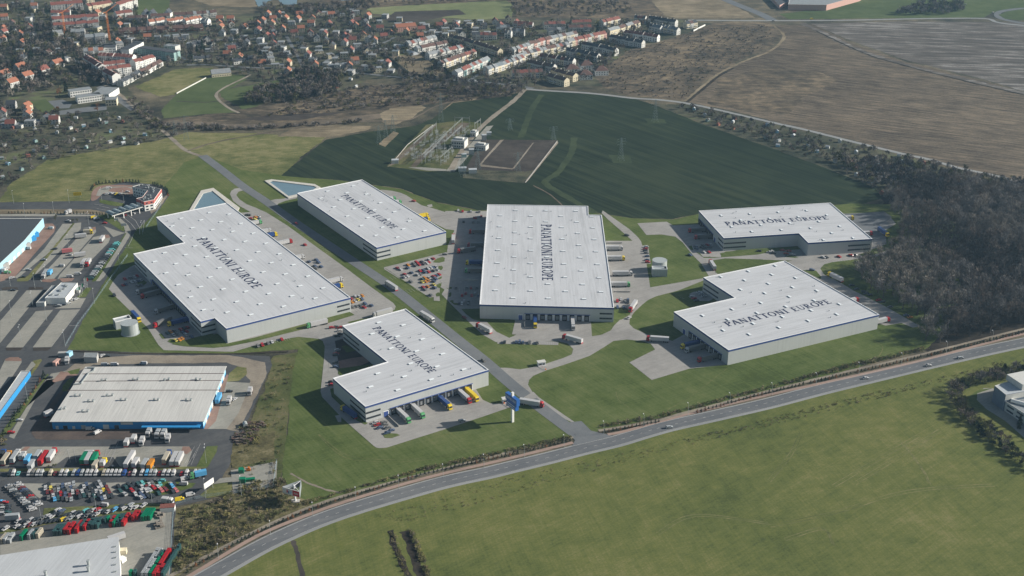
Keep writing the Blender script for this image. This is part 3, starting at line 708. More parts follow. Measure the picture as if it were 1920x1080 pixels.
for s in ('231,408 246,420 256,433', '240,404 254,414 262,428 262,440', '271,413 262,428', '271,413 268,436', '233,465 249,465.5', '177,383.5 195,385', '186,386 206,391', '180,391 206,396', '130,611 148,611.5', '250,440 246,452 240,463'): pline(pts(s), .3)
for s in ('115,843 100,868', '127,843 112,868', '127,843 132,868', '139,843 143,868', '201,842 196,860', '213,838 198,860', '223,828 205,868', '212,845 217,846 208,862', '376,832 358,873', '371,840 352,873', '365,838 345,873', '150,581 97,650', '0,1007 60,1000 180,988', '362,860 366,848'): pline(pts(s), .16)
tag(lm.build('road_marking', gm['line']), kind='structure')
# substation ground
F('yard', 'oldgrass', '725,312 800,234 862,226 905,232 885,262 845,320 800,322', 3, .4)
F('yard', 'mud', '870,320 905,262 1045,263 985,342 870,332', 3, .4)
F('yard', 'town', '868,318 985,322 1005,318 985,344 868,334', 4, .3)
z22 = (710, 190, 5.486)
for s in ('1290,395 1590,420 1380,690 1060,650 1090,610', '1600,425 1800,430 1570,720 1400,690'):
    F('plot', 'mud', s, 5, .3, z22)
F('path', 'track', '1250,400 1290,395 1090,610 1060,650 1370,690 1560,440 1600,425 1400,690 1370,702 1050,672 1035,650', 4, .2, z22)
F('wall_strip', 'track', '1830,412 1850,430 1530,825 1515,812', 5, .2, z22)
F('path', 'dirt', '90,680 120,650 330,450 580,240 600,245 480,380 300,540 180,640', 5, .2, z22)
F('path', 'dirt', '330,670 440,545 620,400 850,220 940,225 860,300 640,440 460,600 380,680', 4, .2, z22)
F('path', 'concold', '300,680 440,680 700,700 690,720 500,715', 5, .2, z22)
F('path', 'concold', '690,720 780,620 1000,380 1110,260 1180,250 1080,380 960,520 860,640 780,725', 5, .2, z22)
# school ground
F('field', 'green', '55,190 85,186 110,205 80,212 70,205', 2, .5)
F('pavement', 'road', '90,190 118,187 135,195 130,203 105,204', 3, 0)
F('pavement', 'road', '110,208 200,196 200,206 112,216', 3, 0)
F('road', 'road', '190,160 215,170 255,205 245,208 205,180 180,165', 3, 0)
F('field', 'tan', '722,106 790,100 850,140 846,146 772,140', 3, .5)
F('field', 'palegreen', '722,104 780,98 800,108 745,114', 2, .5)
# right edge: office drive
F('pavement', 'concold', '1866,733 1862,728 1845,728 1831,738 1831,750 1850,768 1885,790 1930,830 1930,800 1900,770', 4, 0, sm=False)
F('grass_strip', 'lawn', '1862,728 1835,732 1815,745 1820,762 1845,768 1831,750 1832,738', 5, .3)
for o_ in [o for o in COL.objects if o.name.startswith(('grass', 'verge', 'planter'))]: pass
# ================================================================== lettering built from strokes
TH, TN = .22, .15
def _st(x0, y0, x1, y1, w): return [(x0 - w / 2, y0), (x0 + w / 2, y0), (x1 + w / 2, y1), (x1 - w / 2, y1)]
def _rc(x0, y0, x1, y1): return [(x0, y0), (x1, y0), (x1, y1), (x0, y1)]
def _arc(cx, cy, rx, ry, ix, iy, a0, a1, n=10):
    out = []
    for k in range(n):
        a, b = R(a0 + (a1 - a0) * k / n), R(a0 + (a1 - a0) * (k + 1) / n)
        out.append([(cx + ix * math.cos(a), cy + iy * math.sin(a)), (cx + rx * math.cos(a), cy + ry * math.sin(a)),
                    (cx + rx * math.cos(b), cy + ry * math.sin(b)), (cx + ix * math.cos(b), cy + iy * math.sin(b))])
    return out
GLY = {
 'I': (.42, [_rc(.11, .08, .31, .92), _rc(.02, 0, .40, .08), _rc(.02, .92, .40, 1)]),
 'P': (.66, [_rc(.09, .08, .29, .92), _rc(.0, 0, .40, .08), _rc(.0, .92, .29, 1)] + _arc(.27, .71, .40, .29, .20, .17, 90, -90, 8)),
 'R': (.80, [_rc(.09, .08, .29, .92), _rc(.0, 0, .40, .08), _rc(.0, .92, .29, 1)] + _arc(.27, .72, .37, .28, .19, .17, 90, -90, 8) + [_st(.66, .0, .40, .47, .17), _rc(.60, 0, .82, .05)]),
 'A': (.86, [_st(.10, .05, .43, 1, TN), _st(.74, .05, .43, 1, TH + .02), _rc(.22, .28, .62, .38), _rc(-.02, 0, .24, .05), _rc(.58, 0, .90, .05)]),
 'N': (.92, [_rc(.11, .05, .22, 1), _st(.74, 0, .16, 1, TH + .03), _rc(.69, 0, .80, .95), _rc(.01, 0, .31, .05), _rc(.60, .95, .90, 1), _rc(0, .95, .12, 1)]),
 'T': (.78, [_rc(.29, .08, .49, .90), _rc(.02, .90, .76, 1), _rc(.02, .80, .07, .92), _rc(.71, .80, .76, .92), _rc(.19, 0, .59, .08)]),
 'O': (.92, _arc(.46, .5, .45, .52, .26, .41, 0, 360, 20)),
 'E': (.68, [_rc(.10, .10, .29, .90), _rc(.01, .90, .60, 1), _rc(.01, 0, .64, .10), _rc(.29, .45, .50, .55), _rc(.55, .82, .60, .93), _rc(.59, .07, .64, .2), _rc(.46, .42, .50, .61)]),
 'U': (.86, [_rc(.12, .36, .27, .95), _rc(.66, .36, .74, .95), _rc(.01, .95, .38, 1), _rc(.56, .95, .86, 1)] + _arc(.43, .36, .31, .37, .16, .29, 180, 360, 10)),
}
def letters(mb, text, origin, ex, ey, length, cap, normal=(0, 0, 1)):
    """text along ex, capitals along ey, fitted to the given length"""
    sc = [(1.0 if i == 0 else (.90 if (i > 0 and text[i - 1] == ' ') else .92)) for i in range(len(text))]
    tot = sum((.5 if c == ' ' else (GLY[c][0] + .07) * s) for c, s in zip(text, sc))
    k = length / tot; pen = 0; j = 0
    o = Vector(origin); ex = Vector(ex); ey = Vector(ey); nn = Vector(normal)
    for c, s in zip(text, sc):
        if c == ' ': pen += .5; continue
        w_, ps = GLY[c]
        for p in ps:
            area = sum(p[i][0] * p[(i + 1) % len(p)][1] - p[(i + 1) % len(p)][0] * p[i][1] for i in range(len(p)))
            q = p if area > 0 else p[::-1]
            if ex.cross(ey).dot(nn) < 0: q = q[::-1]
            j += 1
            mb.poly([tuple(o + ex * ((pen + x * s) * k) + ey * (y * s * cap) + nn * (.004 * (j % 9))) for x, y in q])
        pen += (w_ + .07) * s

# ================================================================== the six big halls
HH = 12.0
def unit(a, b):
    d = math.hypot(b[0] - a[0], b[1] - a[1]); return ((b[0] - a[0]) / d, (b[1] - a[1]) / d), d
dk = MB()                                                            # a dock: black shelter round a grey door, with bumpers
dk.box(-1.75, -.55, 1.0, -1.3, 0, 4.6, 0); dk.box(1.3, -.55, 1.0, 1.75, 0, 4.6, 0); dk.box(-1.75, -.6, 4.1, 1.75, 0, 4.9, 0)
dk.box(-1.3, -.12, 1.1, 1.3, 0, 4.1, 1); dk.box(-1.75, -.35, .35, 1.75, 0, 1.0, 0)
DOCK = dk.mesh('loading_dock', ['black', 'door'])
sk = MB()
sk.box(-1.8, -.9, 0, 1.8, .9, .3, 1); sk.prism([(-1.7, -.8), (1.7, -.8), (1.7, .8), (-1.7, .8)], .3, .55, 0)
SKY = sk.mesh('skylight', ['skylight', 'frame'])
def hall(label, px, roof_ang, text, sky, bands=(), docks=(), doors=(), noise=0, skyrot=None, sheetw=4.6):
    rp = GP(px, HH); cx = sum(p[0] for p in rp) / len(rp); cy = sum(p[1] for p in rp) / len(rp)
    t = thing('warehouse', label, 'warehouse', (cx, cy, 0), 0, 'new warehouses of the logistics park')
    lp = [(x - cx, y - cy) for x, y in rp]; n = len(lp)
    m = MB(); m.prism(lp, 0, HH - 1.5, top=False); m.build('wall', 'wall', t)
    def inset(d):
        out = []
        for i in range(n):
            a, b, c = lp[i - 1], lp[i], lp[(i + 1) % n]
            u, _ = unit(a, b); v, _ = unit(b, c)
            n1 = (u[1], -u[0]); n2 = (v[1], -v[0]); k = 1 + n1[0] * n2[0] + n1[1] * n2[1]
            out.append((b[0] + (n1[0] + n2[0]) / k * d, b[1] + (n1[1] + n2[1]) / k * d))
        return out
    o1 = inset(.12); i1 = inset(-.45)
    m = MB(); m.prism(o1, HH - 1.5, HH - .12, top=False)
    for i in range(n):                                               # underside lip
        j = (i + 1) % n; m.poly([(*o1[j], HH - 1.5), (*o1[i], HH - 1.5), (*lp[i], HH - 1.5), (*lp[j], HH - 1.5)])
    m.build('blue_trim', 'trim', t)
    m = MB()
    o2 = inset(.18)
    for i in range(n):
        j = (i + 1) % n
        m.poly([(*o2[i], HH - 0), (*o2[j], HH - 0), (*i1[j], HH - 0), (*i1[i], HH - 0)])
        m.poly([(*o2[j], HH - .12), (*o2[j], HH - 0), (*o2[i], HH - 0), (*o2[i], HH - .12)])
        m.poly([(*i1[i], HH - .6), (*i1[i], HH - 0), (*i1[j], HH - 0), (*i1[j], HH - .6)])
    m.build('parapet', 'cap', t)
    key = 'roof_%d' % round(roof_ang)
    if key not in M: M[key] = roofmat('roof_membrane', (0.50, 0.512, 0.53), roof_ang, sheetw * 3.3, .085, .085)
    m = MB(); m.cap(inset(-.45), HH - .45); m.build('roof', key, t)
    # lettering
    (a0, b0, cv, cap) = text
    A = G(*a0, HH - .4); B = G(*b0, HH - .4); C = G(a0[0] + cv[0], a0[1] + cv[1], HH - .4)
    (ux, uy), L_ = unit(A, B); (vx, vy), H_ = unit(A, C)
    # square the capitals to the baseline
    s = 1 if (ux * vy - uy * vx) > 0 else -1
    vx, vy = (-uy * s, ux * s)
    m = MB(); letters(m, 'PANATTONI EUROPE', (A[0] - cx, A[1] - cy, HH - .42), (ux, uy, 0), (vx, vy, 0), L_, H_)
    m.build('lettering', 'letter', t)
    # skylights on their staggered grid
    p0, p1, p2, rot = sky
    Q0, Q1, Q2 = G(*p0, HH), G(*p1, HH), G(*p2, HH)
    U = (Q1[0] - Q0[0], Q1[1] - Q0[1]); V = (Q2[0] - Q0[0], Q2[1] - Q0[1])
    ins = inset(-4)
    def inside(x, y):
        c = False
        for i in range(n):
            (x1, y1), (x2, y2) = ins[i], ins[(i + 1) % n]
            if (y1 > y) != (y2 > y) and x < (x2 - x1) * (y - y1) / (y2 - y1) + x1: c = not c
        return c
    for i in range(-16, 17):
        for j in range(-16, 17):
            x = Q0[0] + U[0] * i + V[0] * j - cx; y = Q0[1] + U[1] * i + V[1] * j - cy
            if inside(x, y): link('skylight', SKY, t, (x, y, HH - .45), R(rot))
    # little roof vents
    m = MB(); rr = random.Random(int(px[0][0]))
    xs = [p[0] for p in lp]; ys = [p[1] for p in lp]; cnt = 0
    while cnt < 14:
        x = rr.uniform(min(xs), max(xs)); y = rr.uniform(min(ys), max(ys))
        if inside(x, y):
            cnt += 1; v = MB(); v.cyl(0, 0, 0, .7, .28, 0, 6); v.cyl(0, 0, .7, .85, .42, 0, 6)
            v.build('roof_vent', 'frame', t, (x, y, HH - .45))
    def wallpt(i, tt, out=0.0):
        a, b = lp[i], lp[(i + 1) % n]; (u, L2) = unit(a, b)
        return (a[0] + (b[0] - a[0]) * tt + u[1] * out, a[1] + (b[1] - a[1]) * tt - u[0] * out), u, L2
    for (i, t0, t1) in bands:
        p, u, L2 = wallpt(i, t0); W_ = L2 * (t1 - t0)
        for z0 in (2.3, 6.2):
            m = MB(); m.box(0, -.1, z0, W_, 0, z0 + 1.35, 1)
            k = max(1, int(W_ / 1.9))
            for q in range(k):
                x0 = W_ * q / k + .14; m.box(x0, -.14, z0 + .14, x0 + W_ / k - .26, -.1, z0 + 1.21, 0)
            m.build('window_band', ['glass', 'mullion'], t, (p[0], p[1], 0), math.atan2(u[1], u[0]))
    for (i, t0, t1, k) in docks:
        p, u, L2 = wallpt(i, t0); W_ = L2 * (t1 - t0); rz = math.atan2(u[1], u[0])
        m = MB(); m.box(-2.4, -.06, .0, W_ + 2.4, 0, 5.2, 0); m.build('dock_wall', 'cap', t, (p[0], p[1], 0), rz)
        m = MB(); m.box(-2.5, -.7, 5.25, W_ + 2.5, 0, 5.5, 0, bottom=True); m.build('canopy', 'trim', t, (p[0], p[1], 0), rz)
        for q in range(k):
            pp, _, _ = wallpt(i, t0 + (t1 - t0) * q / (k - 1), .06)
            link('loading_dock', DOCK, t, (pp[0], pp[1], 0), rz)
    for (i, tt) in doors:
        p, u, L2 = wallpt(i, tt); m = MB(); m.box(-1.9, -.12, 0, 1.9, 0, 4.4, 1); m.box(-1.5, -.2, 0, 1.5, -.12, 4.0, 0)
        m.build('gate_door', ['bluedoor', 'cap'], t, (p[0], p[1], 0), math.atan2(u[1], u[0]))
    return t
def zz(ox, oy, k, x, y): return (ox + x / k, oy + y / k)
hall('largest white roofed warehouse with a notched corner, beside the left pond', [(425.75, 380), (293, 407), (345.5, 454.5), (250, 475.5), (376.2, 602.5), (402.5, 595.8), (424.2, 615.5), (657, 557.5)], -56.5,
     ((367.6, 448.6), (476, 541.8), (18.6, -4.4), 1), ((421.1, 448.7), (444.4, 468.1), (460, 452.2), 33),
     bands=((3, .0, .2), (3, .86, .995), (4, .01, .99), (6, .885, .99)), docks=((3, .31, .78, 18), (7, .15, .85, 14)), doors=((3, .27), (3, .82)))
hall('rectangular white roofed warehouse beside the right pond, behind the park road', [(557, 362), (706.2, 463.8), (836.2, 433.8), (678.8, 336.5)], -56.5,
     ((638, 367.2), (735.5, 429.4), (13.7, -2.7), 1), (zz(620, 350, 12, 370, 130), zz(620, 350, 12, 670, 323), zz(620, 350, 12, 225, 288), 33),
     bands=((0, .84, .998), (1, .002, .19)), docks=((2, .15, .85, 12),))
hall('tall upright looking warehouse in the centre with its lettering running downwards', [(914.2, 383.2), (899.5, 570.5), (1151.2, 576.8), (1128, 403), (1103, 402.5), (1102.5, 386.2)], -90,
     ((1014.4, 420.7), (1016.8, 526.6), (20, 0), 1), (zz(990, 400, 7.714, 40, 33), zz(990, 400, 7.714, 40, 193), zz(990, 400, 7.714, 262, 115), 0),
     bands=((1, .895, .99),), docks=((1, .36, .80, 9), (0, .1, .7, 12), (2, .12, .75, 12)), doors=((1, .305),), sheetw=9.0)
hall('farthest right warehouse with a notched front, beside the wood', [(1310.5, 395), (1357.5, 446.2), (1498, 437), (1515.8, 455), (1635.5, 447.5), (1556.8, 380)], 9,
     ((1362.6, 422.8), (1556.2, 411), (-5.6, -6.9), 1), (zz(1340, 380, 8, 100, 190), zz(1340, 380, 8, 530, 165), zz(1340, 380, 8, 395, 260), -80),
     bands=((0, .80, .99), (1, .003, .3), (3, .63, .98)), docks=((0, .05, .58, 9), (4, .2, .7, 7)), doors=((0, .68),))
hall('nearest right warehouse with a notched back corner, above the roadside hedge', [(1319.2, 520), (1378, 558), (1263.8, 584.5), (1366.2, 656.2), (1648.2, 589.5), (1471.8, 488.8)], 26,
     ((1365.8, 612), (1562, 568), (-10.8, -8.2), 1), (zz(1340, 540, 8, 640, 370), zz(1340, 540, 8, 1020, 428), zz(1340, 540, 8, 580, 527), -64),
     bands=((0, .02, .5),), docks=((2, .33, .87, 8), (4, .2, .7, 8)), doors=((2, .21),))
hall('nearest warehouse with an open left notch, coloured lorries at its front docks', [(760.5, 578.8), (642, 610.5), (726.2, 678.2), (624.2, 708.8), (685, 762), (915.8, 693)], 33,
     ((697.4, 615.5), (806, 700.6), (14.6, -4.0), 1), (zz(680, 600, 9.82, 180, 248), zz(680, 600, 9.82, 640, 297), zz(680, 600, 9.82, 525, 515), 33),
     bands=((1, .01, .38), (3, .53, .995), (4, .003, .115)), docks=((4, .215, .835, 12),), doors=((4, .155),))

# ================================================================== other buildings
def block(name, label, cat, px, h, wall, roof, par=.5, base=None, group=None, parts=None, ov=0.0):
    """flat roofed building from its roof corners"""
    rp = ccw(GP(px, h)); cx = sum(p[0] for p in rp) / len(rp); cy = sum(p[1] for p in rp) / len(rp)
    t = thing(name, label, cat, (cx, cy, 0), 0, group); lp = [(x - cx, y - cy) for x, y in rp]
    wp = [(x * (1 - ov), y * (1 - ov)) for x, y in lp]
    m = MB(); m.prism(wp, 0, h - (.35 if ov else 0), top=False); m.build('wall', wall, t)
    m = MB()
    if ov: m.prism(lp, h - .35, h, bottom=True)
    else: m.cap([(x * .985, y * .985) for x, y in lp], h - par)
    m.build('roof', roof, t)
    if not ov and par:
        m = MB(); n = len(lp); q = [(x * .985, y * .985) for x, y in lp]
        for i in range(n):
            j = (i + 1) % n
            m.poly([(*lp[i], h), (*lp[j], h), (*q[j], h), (*q[i], h)]); m.poly([(*q[i], h - par), (*q[i], h), (*q[j], h), (*q[j], h - par)])
        m.build('parapet', 'offwhite', t)
    t['_lp'] = 0; del t['_lp']
    return t, lp, wp, (cx, cy)
def wallwin(t, lp, i, t0, t1, z0, z1, k=0, name='window', mats=('glass', 'frame'), gap=.35, out=.08):
    a, b = lp[i], lp[(i + 1) % len(lp)]; u, L2 = unit(a, b)
    rz = math.atan2(u[1], u[0])
    if k == 0: k = 1; gap = 0
    for q in range(k):
        s0 = t0 + (t1 - t0) * (q + gap / 2) / k; s1 = t0 + (t1 - t0) * (q + 1 - gap / 2) / k
        W_ = L2 * (s1 - s0); p = (a[0] + (b[0] - a[0]) * s0, a[1] + (b[1] - a[1]) * s0)
        m = MB(); m.box(0, -out * .6, z0, W_, 0, z1, 1); m.box(.08, -out, z0 + .08, W_ - .08, -out * .6, z1 - .08, 0)
        m.build(name, list(mats), t, (p[0], p[1], 0), rz)
def units(t, c, px, h, tile, size=(.7, .7, 1.4), name='roof_fan'):
    for x, y in T(*tile, px):
        g = G(x, y, h); m = MB(); m.cyl(0, 0, 0, size[2] * .75, size[0], 0, 8); m.cyl(0, 0, size[2] * .75, size[2], size[0] * 1.3, 0, 8)
        m.build(name, 'steel', t, (g[0] - c[0], g[1] - c[1], h))

# blue hall with the pale ribbed roof
_a, _b = G(93, 790.8, 6), G(160, 687.5, 6)
M['ribroof'] = roofmat('ribbed_roof', (.53, .525, .50), math.degrees(math.atan2(_b[1] - _a[1], _b[0] - _a[0])), 2.4, .09, .2)
t, lp, wp, c = block('blue_hall', 'blue walled hall with ribbed cream roof and rows of roof fans', 'hall', [(160, 687.5), (93, 790.8), (382.5, 790), (425, 686.3)], 6.0, 'blue', 'ribroof', ov=.02)
units(t, c, '565,810 603,810 805,810 845,808 908,842 945,842 1158,842 1188,842 1398,842 1433,845 1000,690 1035,688 1235,694 1268,688 1472,688 1503,692 765,697 795,694 620,928 660,928 488,906 460,912 665,852 700,852', 6.0, (0, 540, 4))
for a, b in (((500, 768), (1650, 766)), ((620, 645), (1680, 642)), ((560, 700), (1660, 694))):
    A = G(a[0] / 4, 540 + a[1] / 4, 6); B = G(b[0] / 4, 540 + b[1] / 4, 6); m = MB(); m.bar((A[0] - c[0], A[1] - c[1], 6.08), (B[0] - c[0], B[1] - c[1], 6.08), .22); m.build('roof_gutter', 'brown_roof', t)
m = MB(); duct = [G(x / 4, 540 + y / 4, 6) for x, y in ((655, 602), (712, 604), (700, 628), (668, 640), (608, 722), (552, 728))]
for a, b in zip(duct, duct[1:]): m.bar((a[0] - c[0], a[1] - c[1], 6.6), (b[0] - c[0], b[1] - c[1], 6.6), .45)
m.build('roof_duct', 'steel', t)
fi = [i for i in range(4) if abs(wp[i][1] - wp[(i + 1) % 4][1]) < 8 and wp[i][1] < 0][0]
for s0, s1, z1, mt in ((.02, .04, 2.6, 'offwhite'), (.07, .10, 2.8, 'black'), (.13, .15, 2.4, 'offwhite'), (.19, .22, 3, 'greywall'), (.24, .28, 1.6, 'offwhite'), (.335, .375, 3.4, 'offwhite'), (.41, .44, 3, 'glass')):
    wallwin(t, wp, fi, s0, s1, 0.02, z1, name='door', mats=(mt, 'frame'))
wallwin(t, wp, fi, .455, .535, 3.4, 5.1, name='sign_panel', mats=('offwhite', 'yellow'))
a, b = wp[fi], wp[(fi + 1) % 4]
m = MB(); L2 = math.hypot(b[0] - a[0], b[1] - a[1]); m.box(L2 * .60, -3.5, 3.2, L2 * .985, 0, 3.6, 0, bottom=True); m.build('canopy', 'blue', t, (a[0], a[1], 0))
for k in range(10): wallwin(t, wp, fi, .60 + k * .038, .622 + k * .038, .6, 2.6, name='window')
ri = (fi + 1) % 4
m = MB(); u, L2 = unit(wp[ri], wp[(ri + 1) % 4]); m.box(0, -.1, 1.5, L2, 0, 5.3, 0); m.build('cladding_band', 'ltblue', t, (wp[ri][0], wp[ri][1], 0), math.atan2(u[1], u[0]))
for k in range(7): wallwin(t, wp, ri, .08 + k * .13, .14 + k * .13, 0.02, 3.2, name='door', mats=('offwhite', 'blue'), out=.2)
# grey hall bottom left
M['greyribroof'] = roofmat('grey_ribbed_roof', (.47, .49, .505), 80, 1.6, .07, .15)
t, lp, wp, c = block('grey_hall', 'pale grey roofed hall cut by the bottom left corner of the photo', 'hall', [(222.5, 1006), (-160, 1066), (-160, 1300), (236, 1300)], 8.0, 'white', 'greyribroof', ov=.004)
units(t, c, '665,1000 665,1045 345,1080', 8.0, (0, 810, 4), (.7, .7, 3.2), 'roof_stack')
units(t, c, '855,862 870,860 852,903 868,902 856,945 870,943 852,997 868,996 855,1050 870,1048', 8.0, (0, 810, 4), (.35, .35, .5), 'roof_vent')
# dark roofed hall on the left edge
t, lp, wp, c = block('dark_roofed_hall', 'dark roofed hall with light blue wall on the left edge', 'hall', [(81, 409), (-200, 409), (-260, 540), (-70, 562), (0, 494), (46, 451)], 8.0, 'ltblue', 'dark_roof', .4)
for i in range(len(lp)):
    a, b = lp[i], lp[(i + 1) % len(lp)]
    if b[1] > a[1] and b[0] > a[0] and a[0] > -50 or (b[0] - a[0]) > 5 and (b[1] - a[1]) > 20:
        for k in range(5): wallwin(t, lp, i, .1 + k * .18, .2 + k * .18, .02, 3.6, name='door', mats=('offwhite', 'blue'), out=.15)
def boxthing(name, label, cat, px, size, rz, mat, top=None, group=None, z=0, extra=None):
    x, y = G(*px)
    m = MB(); l_, w_, h_ = size; t = thing(name, label, cat, (x, y, z), R(rz), group)
    m.box(-l_ / 2, -w_ / 2, 0, l_ / 2, w_ / 2, h_, 0); m.build('wall', mat, t)
    m = MB(); m.box(-l_ / 2 - .12, -w_ / 2 - .12, h_, l_ / 2 + .12, w_ / 2 + .12, h_ + .22, 0, bottom=True); m.build('roof', top or mat, t)
    return t
for nm, px, s in (('blue canvas loading lobby nearer the end of the light blue wall', (66, 444), (5, 5, 4)), ('long blue canvas loading lobby on the light blue wall', (58, 452), (8, 5, 4)), ('grey canvas loading lobby on the light blue wall', (46, 465), (9, 5, 4)), ('pale loading lobby at the lower end of the light blue wall', (5, 505), (9, 6, 5))):
    boxthing('loading_lobby', nm, 'lobby', px, s, 50, 'blue' if 'blue canvas' in nm else 'greywall', group='loading lobbies on the light blue wall')
# white workshop with low annex
t, lp, wp, c = block('white_workshop', 'white workshop with domed roof lights above the paved bays', 'workshop', T(0, 470, 4.909, '565,290 412,435 602,434 713,293'), 5.6, 'white', 'pale_roof', .3)
units(t, c, '555,360 600,318 615,328 590,350 480,405 540,405 560,370', 5.6, (0, 470, 4.909), (.9, .9, .7), 'roof_light')
for k in range(5): wallwin(t, lp, 2, .1 + k * .17, .2 + k * .17, .02, 3.2, name='door', mats=('offwhite', 'frame'))
block('workshop_annex', 'low grey roofed annex left of the white workshop', 'annex', T(0, 470, 4.909, '480,318 330,480 408,478 530,322'), 3.6, 'offwhite', 'grey_roof', .2)
block('green_shed', 'small green roofed shed right of the white workshop', 'shed', T(0, 470, 4.909, '705,335 700,362 728,362 738,335'), 3.0, 'offwhite', 'tealwall', .2)
block('grey_shed', 'grey box shed standing on the sandy track under the lawn', 'shed', T(0, 640, 4.909, '780,102 770,145 888,148 902,103'), 4.5, 'greywall', 'grey_roof', .1)
# the long covered canopy
t, lp, wp, c = block('long_canopy', 'long pale canopy roof with a blue fascia on the left edge', 'canopy', T(0, 640, 4.909, '195,270 -60,640 -150,640 -150,760 -50,720 278,272'), 4.2, 'blue', 'pale_roof', .3)
# hotel with red attic
M['hotelwall'] = M['white']
t, lp, wp, c = block('office_block', 'white and salmon red office block with a bent plan by the toll canopy', 'office', T(170, 340, 12, '935,115 1280,205 1165,350 1020,385 1090,400 1200,455 1420,410 1590,170 1120,62'), 9.6, 'white', 'dark_roof', .5)
m = MB(); n = len(lp)
q1 = [(x * 1.012, y * 1.012) for x, y in lp]; m.prism(q1, 6.2, 9.3, top=False); m.build('red_attic', pmat('salmon_attic', (.50, .13, .11), .7), t)
for i in range(n):
    a, b = lp[i], lp[(i + 1) % n]; L2 = math.hypot(b[0] - a[0], b[1] - a[1]); u, _ = unit(a, b)
    if L2 < 6: continue
    k = int(L2 / 3.4)
    for z0 in (.9, 3.8): wallwin(t, lp, i, .04, .96, z0, z0 + 1.4, k, gap=.5, out=.3)
    wallwin(t, q1, i, .04, .96, 7.0, 8.3, k, gap=.55, out=.1)
units(t, c, '1085,108 1158,84 1240,152 1300,130 1300,155 1380,148 1428,165 1400,190 1420,220 1410,250 1345,325 1350,370 1290,325 1225,360 1220,385 1298,405 1190,410 1270,100 1310,95', 9.4, (170, 340, 12), (.6, .6, .9), 'roof_unit')
# toll canopy with barrel vaults
A = G(170 + 490 / 12, 340 + 772 / 12, 5.6); B = G(170 + 1150 / 12, 340 + 576 / 12, 5.6); (u, L2) = unit(A, B); rz = math.atan2(u[1], u[0])
t = thing('toll_canopy', 'row of barrel vaulted canopies across the estate entrance road', 'canopy', (A[0], A[1], 0), rz)
for k in range(5):
    m = MB(); x0 = L2 * k / 5; W_ = L2 / 5 * .82; n_ = 8
    for q in range(n_):
        a0, a1 = math.pi * q / n_, math.pi * (q + 1) / n_
        p = lambda a, y: (x0 + W_ / 2 - math.cos(a) * W_ / 2, y, 5.6 + math.sin(a) * 1.7)
        m.poly([p(a1, -.0), p(a0, -.0), p(a0, 11), p(a1, 11)][::-1]); m.poly([p(a1, 0.1), p(a0, 0.1), p(a0, 11), p(a1, 11)])
    m.build('vault', pmat('translucent_vault', (.42, .52, .56), .3), t)
m = MB(); m.box(-.6, -.5, 5.0, L2 + .6, .1, 5.7, 0, bottom=True); m.build('beam', 'offwhite', t)
m = MB(); m.box(-.6, 10.6, 5.0, L2 + .6, 11.2, 5.7, 0, bottom=True); m.build('beam', 'offwhite', t)
for x in (1.5, L2 * .36, L2 * .62, L2 * .9):
    for y in (-.2, 10.8):
        m = MB(); m.box(x - .3, y - .3, 0, x + .3, y + .3, 5.0, 0); m.build('post', 'white', t)
# office building on the right edge
t, lp, wp, c = block('glass_office', 'white and blue grey office building cut by the right edge', 'office', [(1865, 723), (1886, 740), (1935, 731), (1990, 716), (1960, 698), (1922, 704)], 12, pmat('blue_grey_wall', (.14, .18, .24), .4), 'pale_roof', .7)
for i in range(len(lp)):
    a, b = lp[i], lp[(i + 1) % len(lp)]
    if b[0] > a[0] and abs(b[1] - a[1]) < abs(b[0] - a[0]) * 3:
        m = MB(); u, L2 = unit(a, b)
        if -u[0] < 0 and a[0] > -25 + 0 * L2:
            m.box(0, -.12, 7.8, L2, 0, 11.6, 0); m.build('white_facade', 'offwhite', t, (a[0], a[1], 0), math.atan2(u[1], u[0]))
x, y = G(1925, 718, 12)
m = MB(); m.box(-9, -6, 11.4, 30, 9, 15.5, 0); m.build('penthouse', 'offwhite', t, (x - c[0], y - c[1], 0), R(20))
t2, lp, wp, c = block('low_office_wing', 'lower terraced wing in front of the office at the right edge', 'office', [(1885, 752), (1925, 778), (2010, 830), (2080, 790), (1930, 735)], 7, 'offwhite', 'grey_roof', .6)
for i in range(len(lp)):
    a, b = lp[i], lp[(i + 1) % len(lp)]
    if b[0] > a[0] and b[1] < a[1]:
        for z0 in (1.2, 4.3): wallwin(t2, lp, i, .05, .95, z0, z0 + 1.3, max(2, int(math.hypot(b[0] - a[0], b[1] - a[1]) / 7)), gap=.3)
x, y = G(1905, 757, 7); m = MB(); m.cyl(0, 0, -7, 7, 1.3, 0, 10, axis='y'); m.build('roof_vault', 'white', t2, (x - c[0] + 4, y - c[1], 7.2), R(55))
# far pink shopping hall
t, lp, wp, c = block('pink_hall', 'pink walled shopping hall beyond the main road at the top', 'shop', [(1440, -22), (1480, -2), (1478, 8), (1550, 9), (1612, -8), (1640, -26)], 9, 'pinkwall', 'grey_roof', .6)
block('pink_shop_wing', 'low pink shop wing left of the pink shopping hall', 'shop', [(1400, -26), (1436, -16), (1462, 10), (1485, -1), (1450, -26)], 6, 'pinkwall', 'dark_roof', .4)

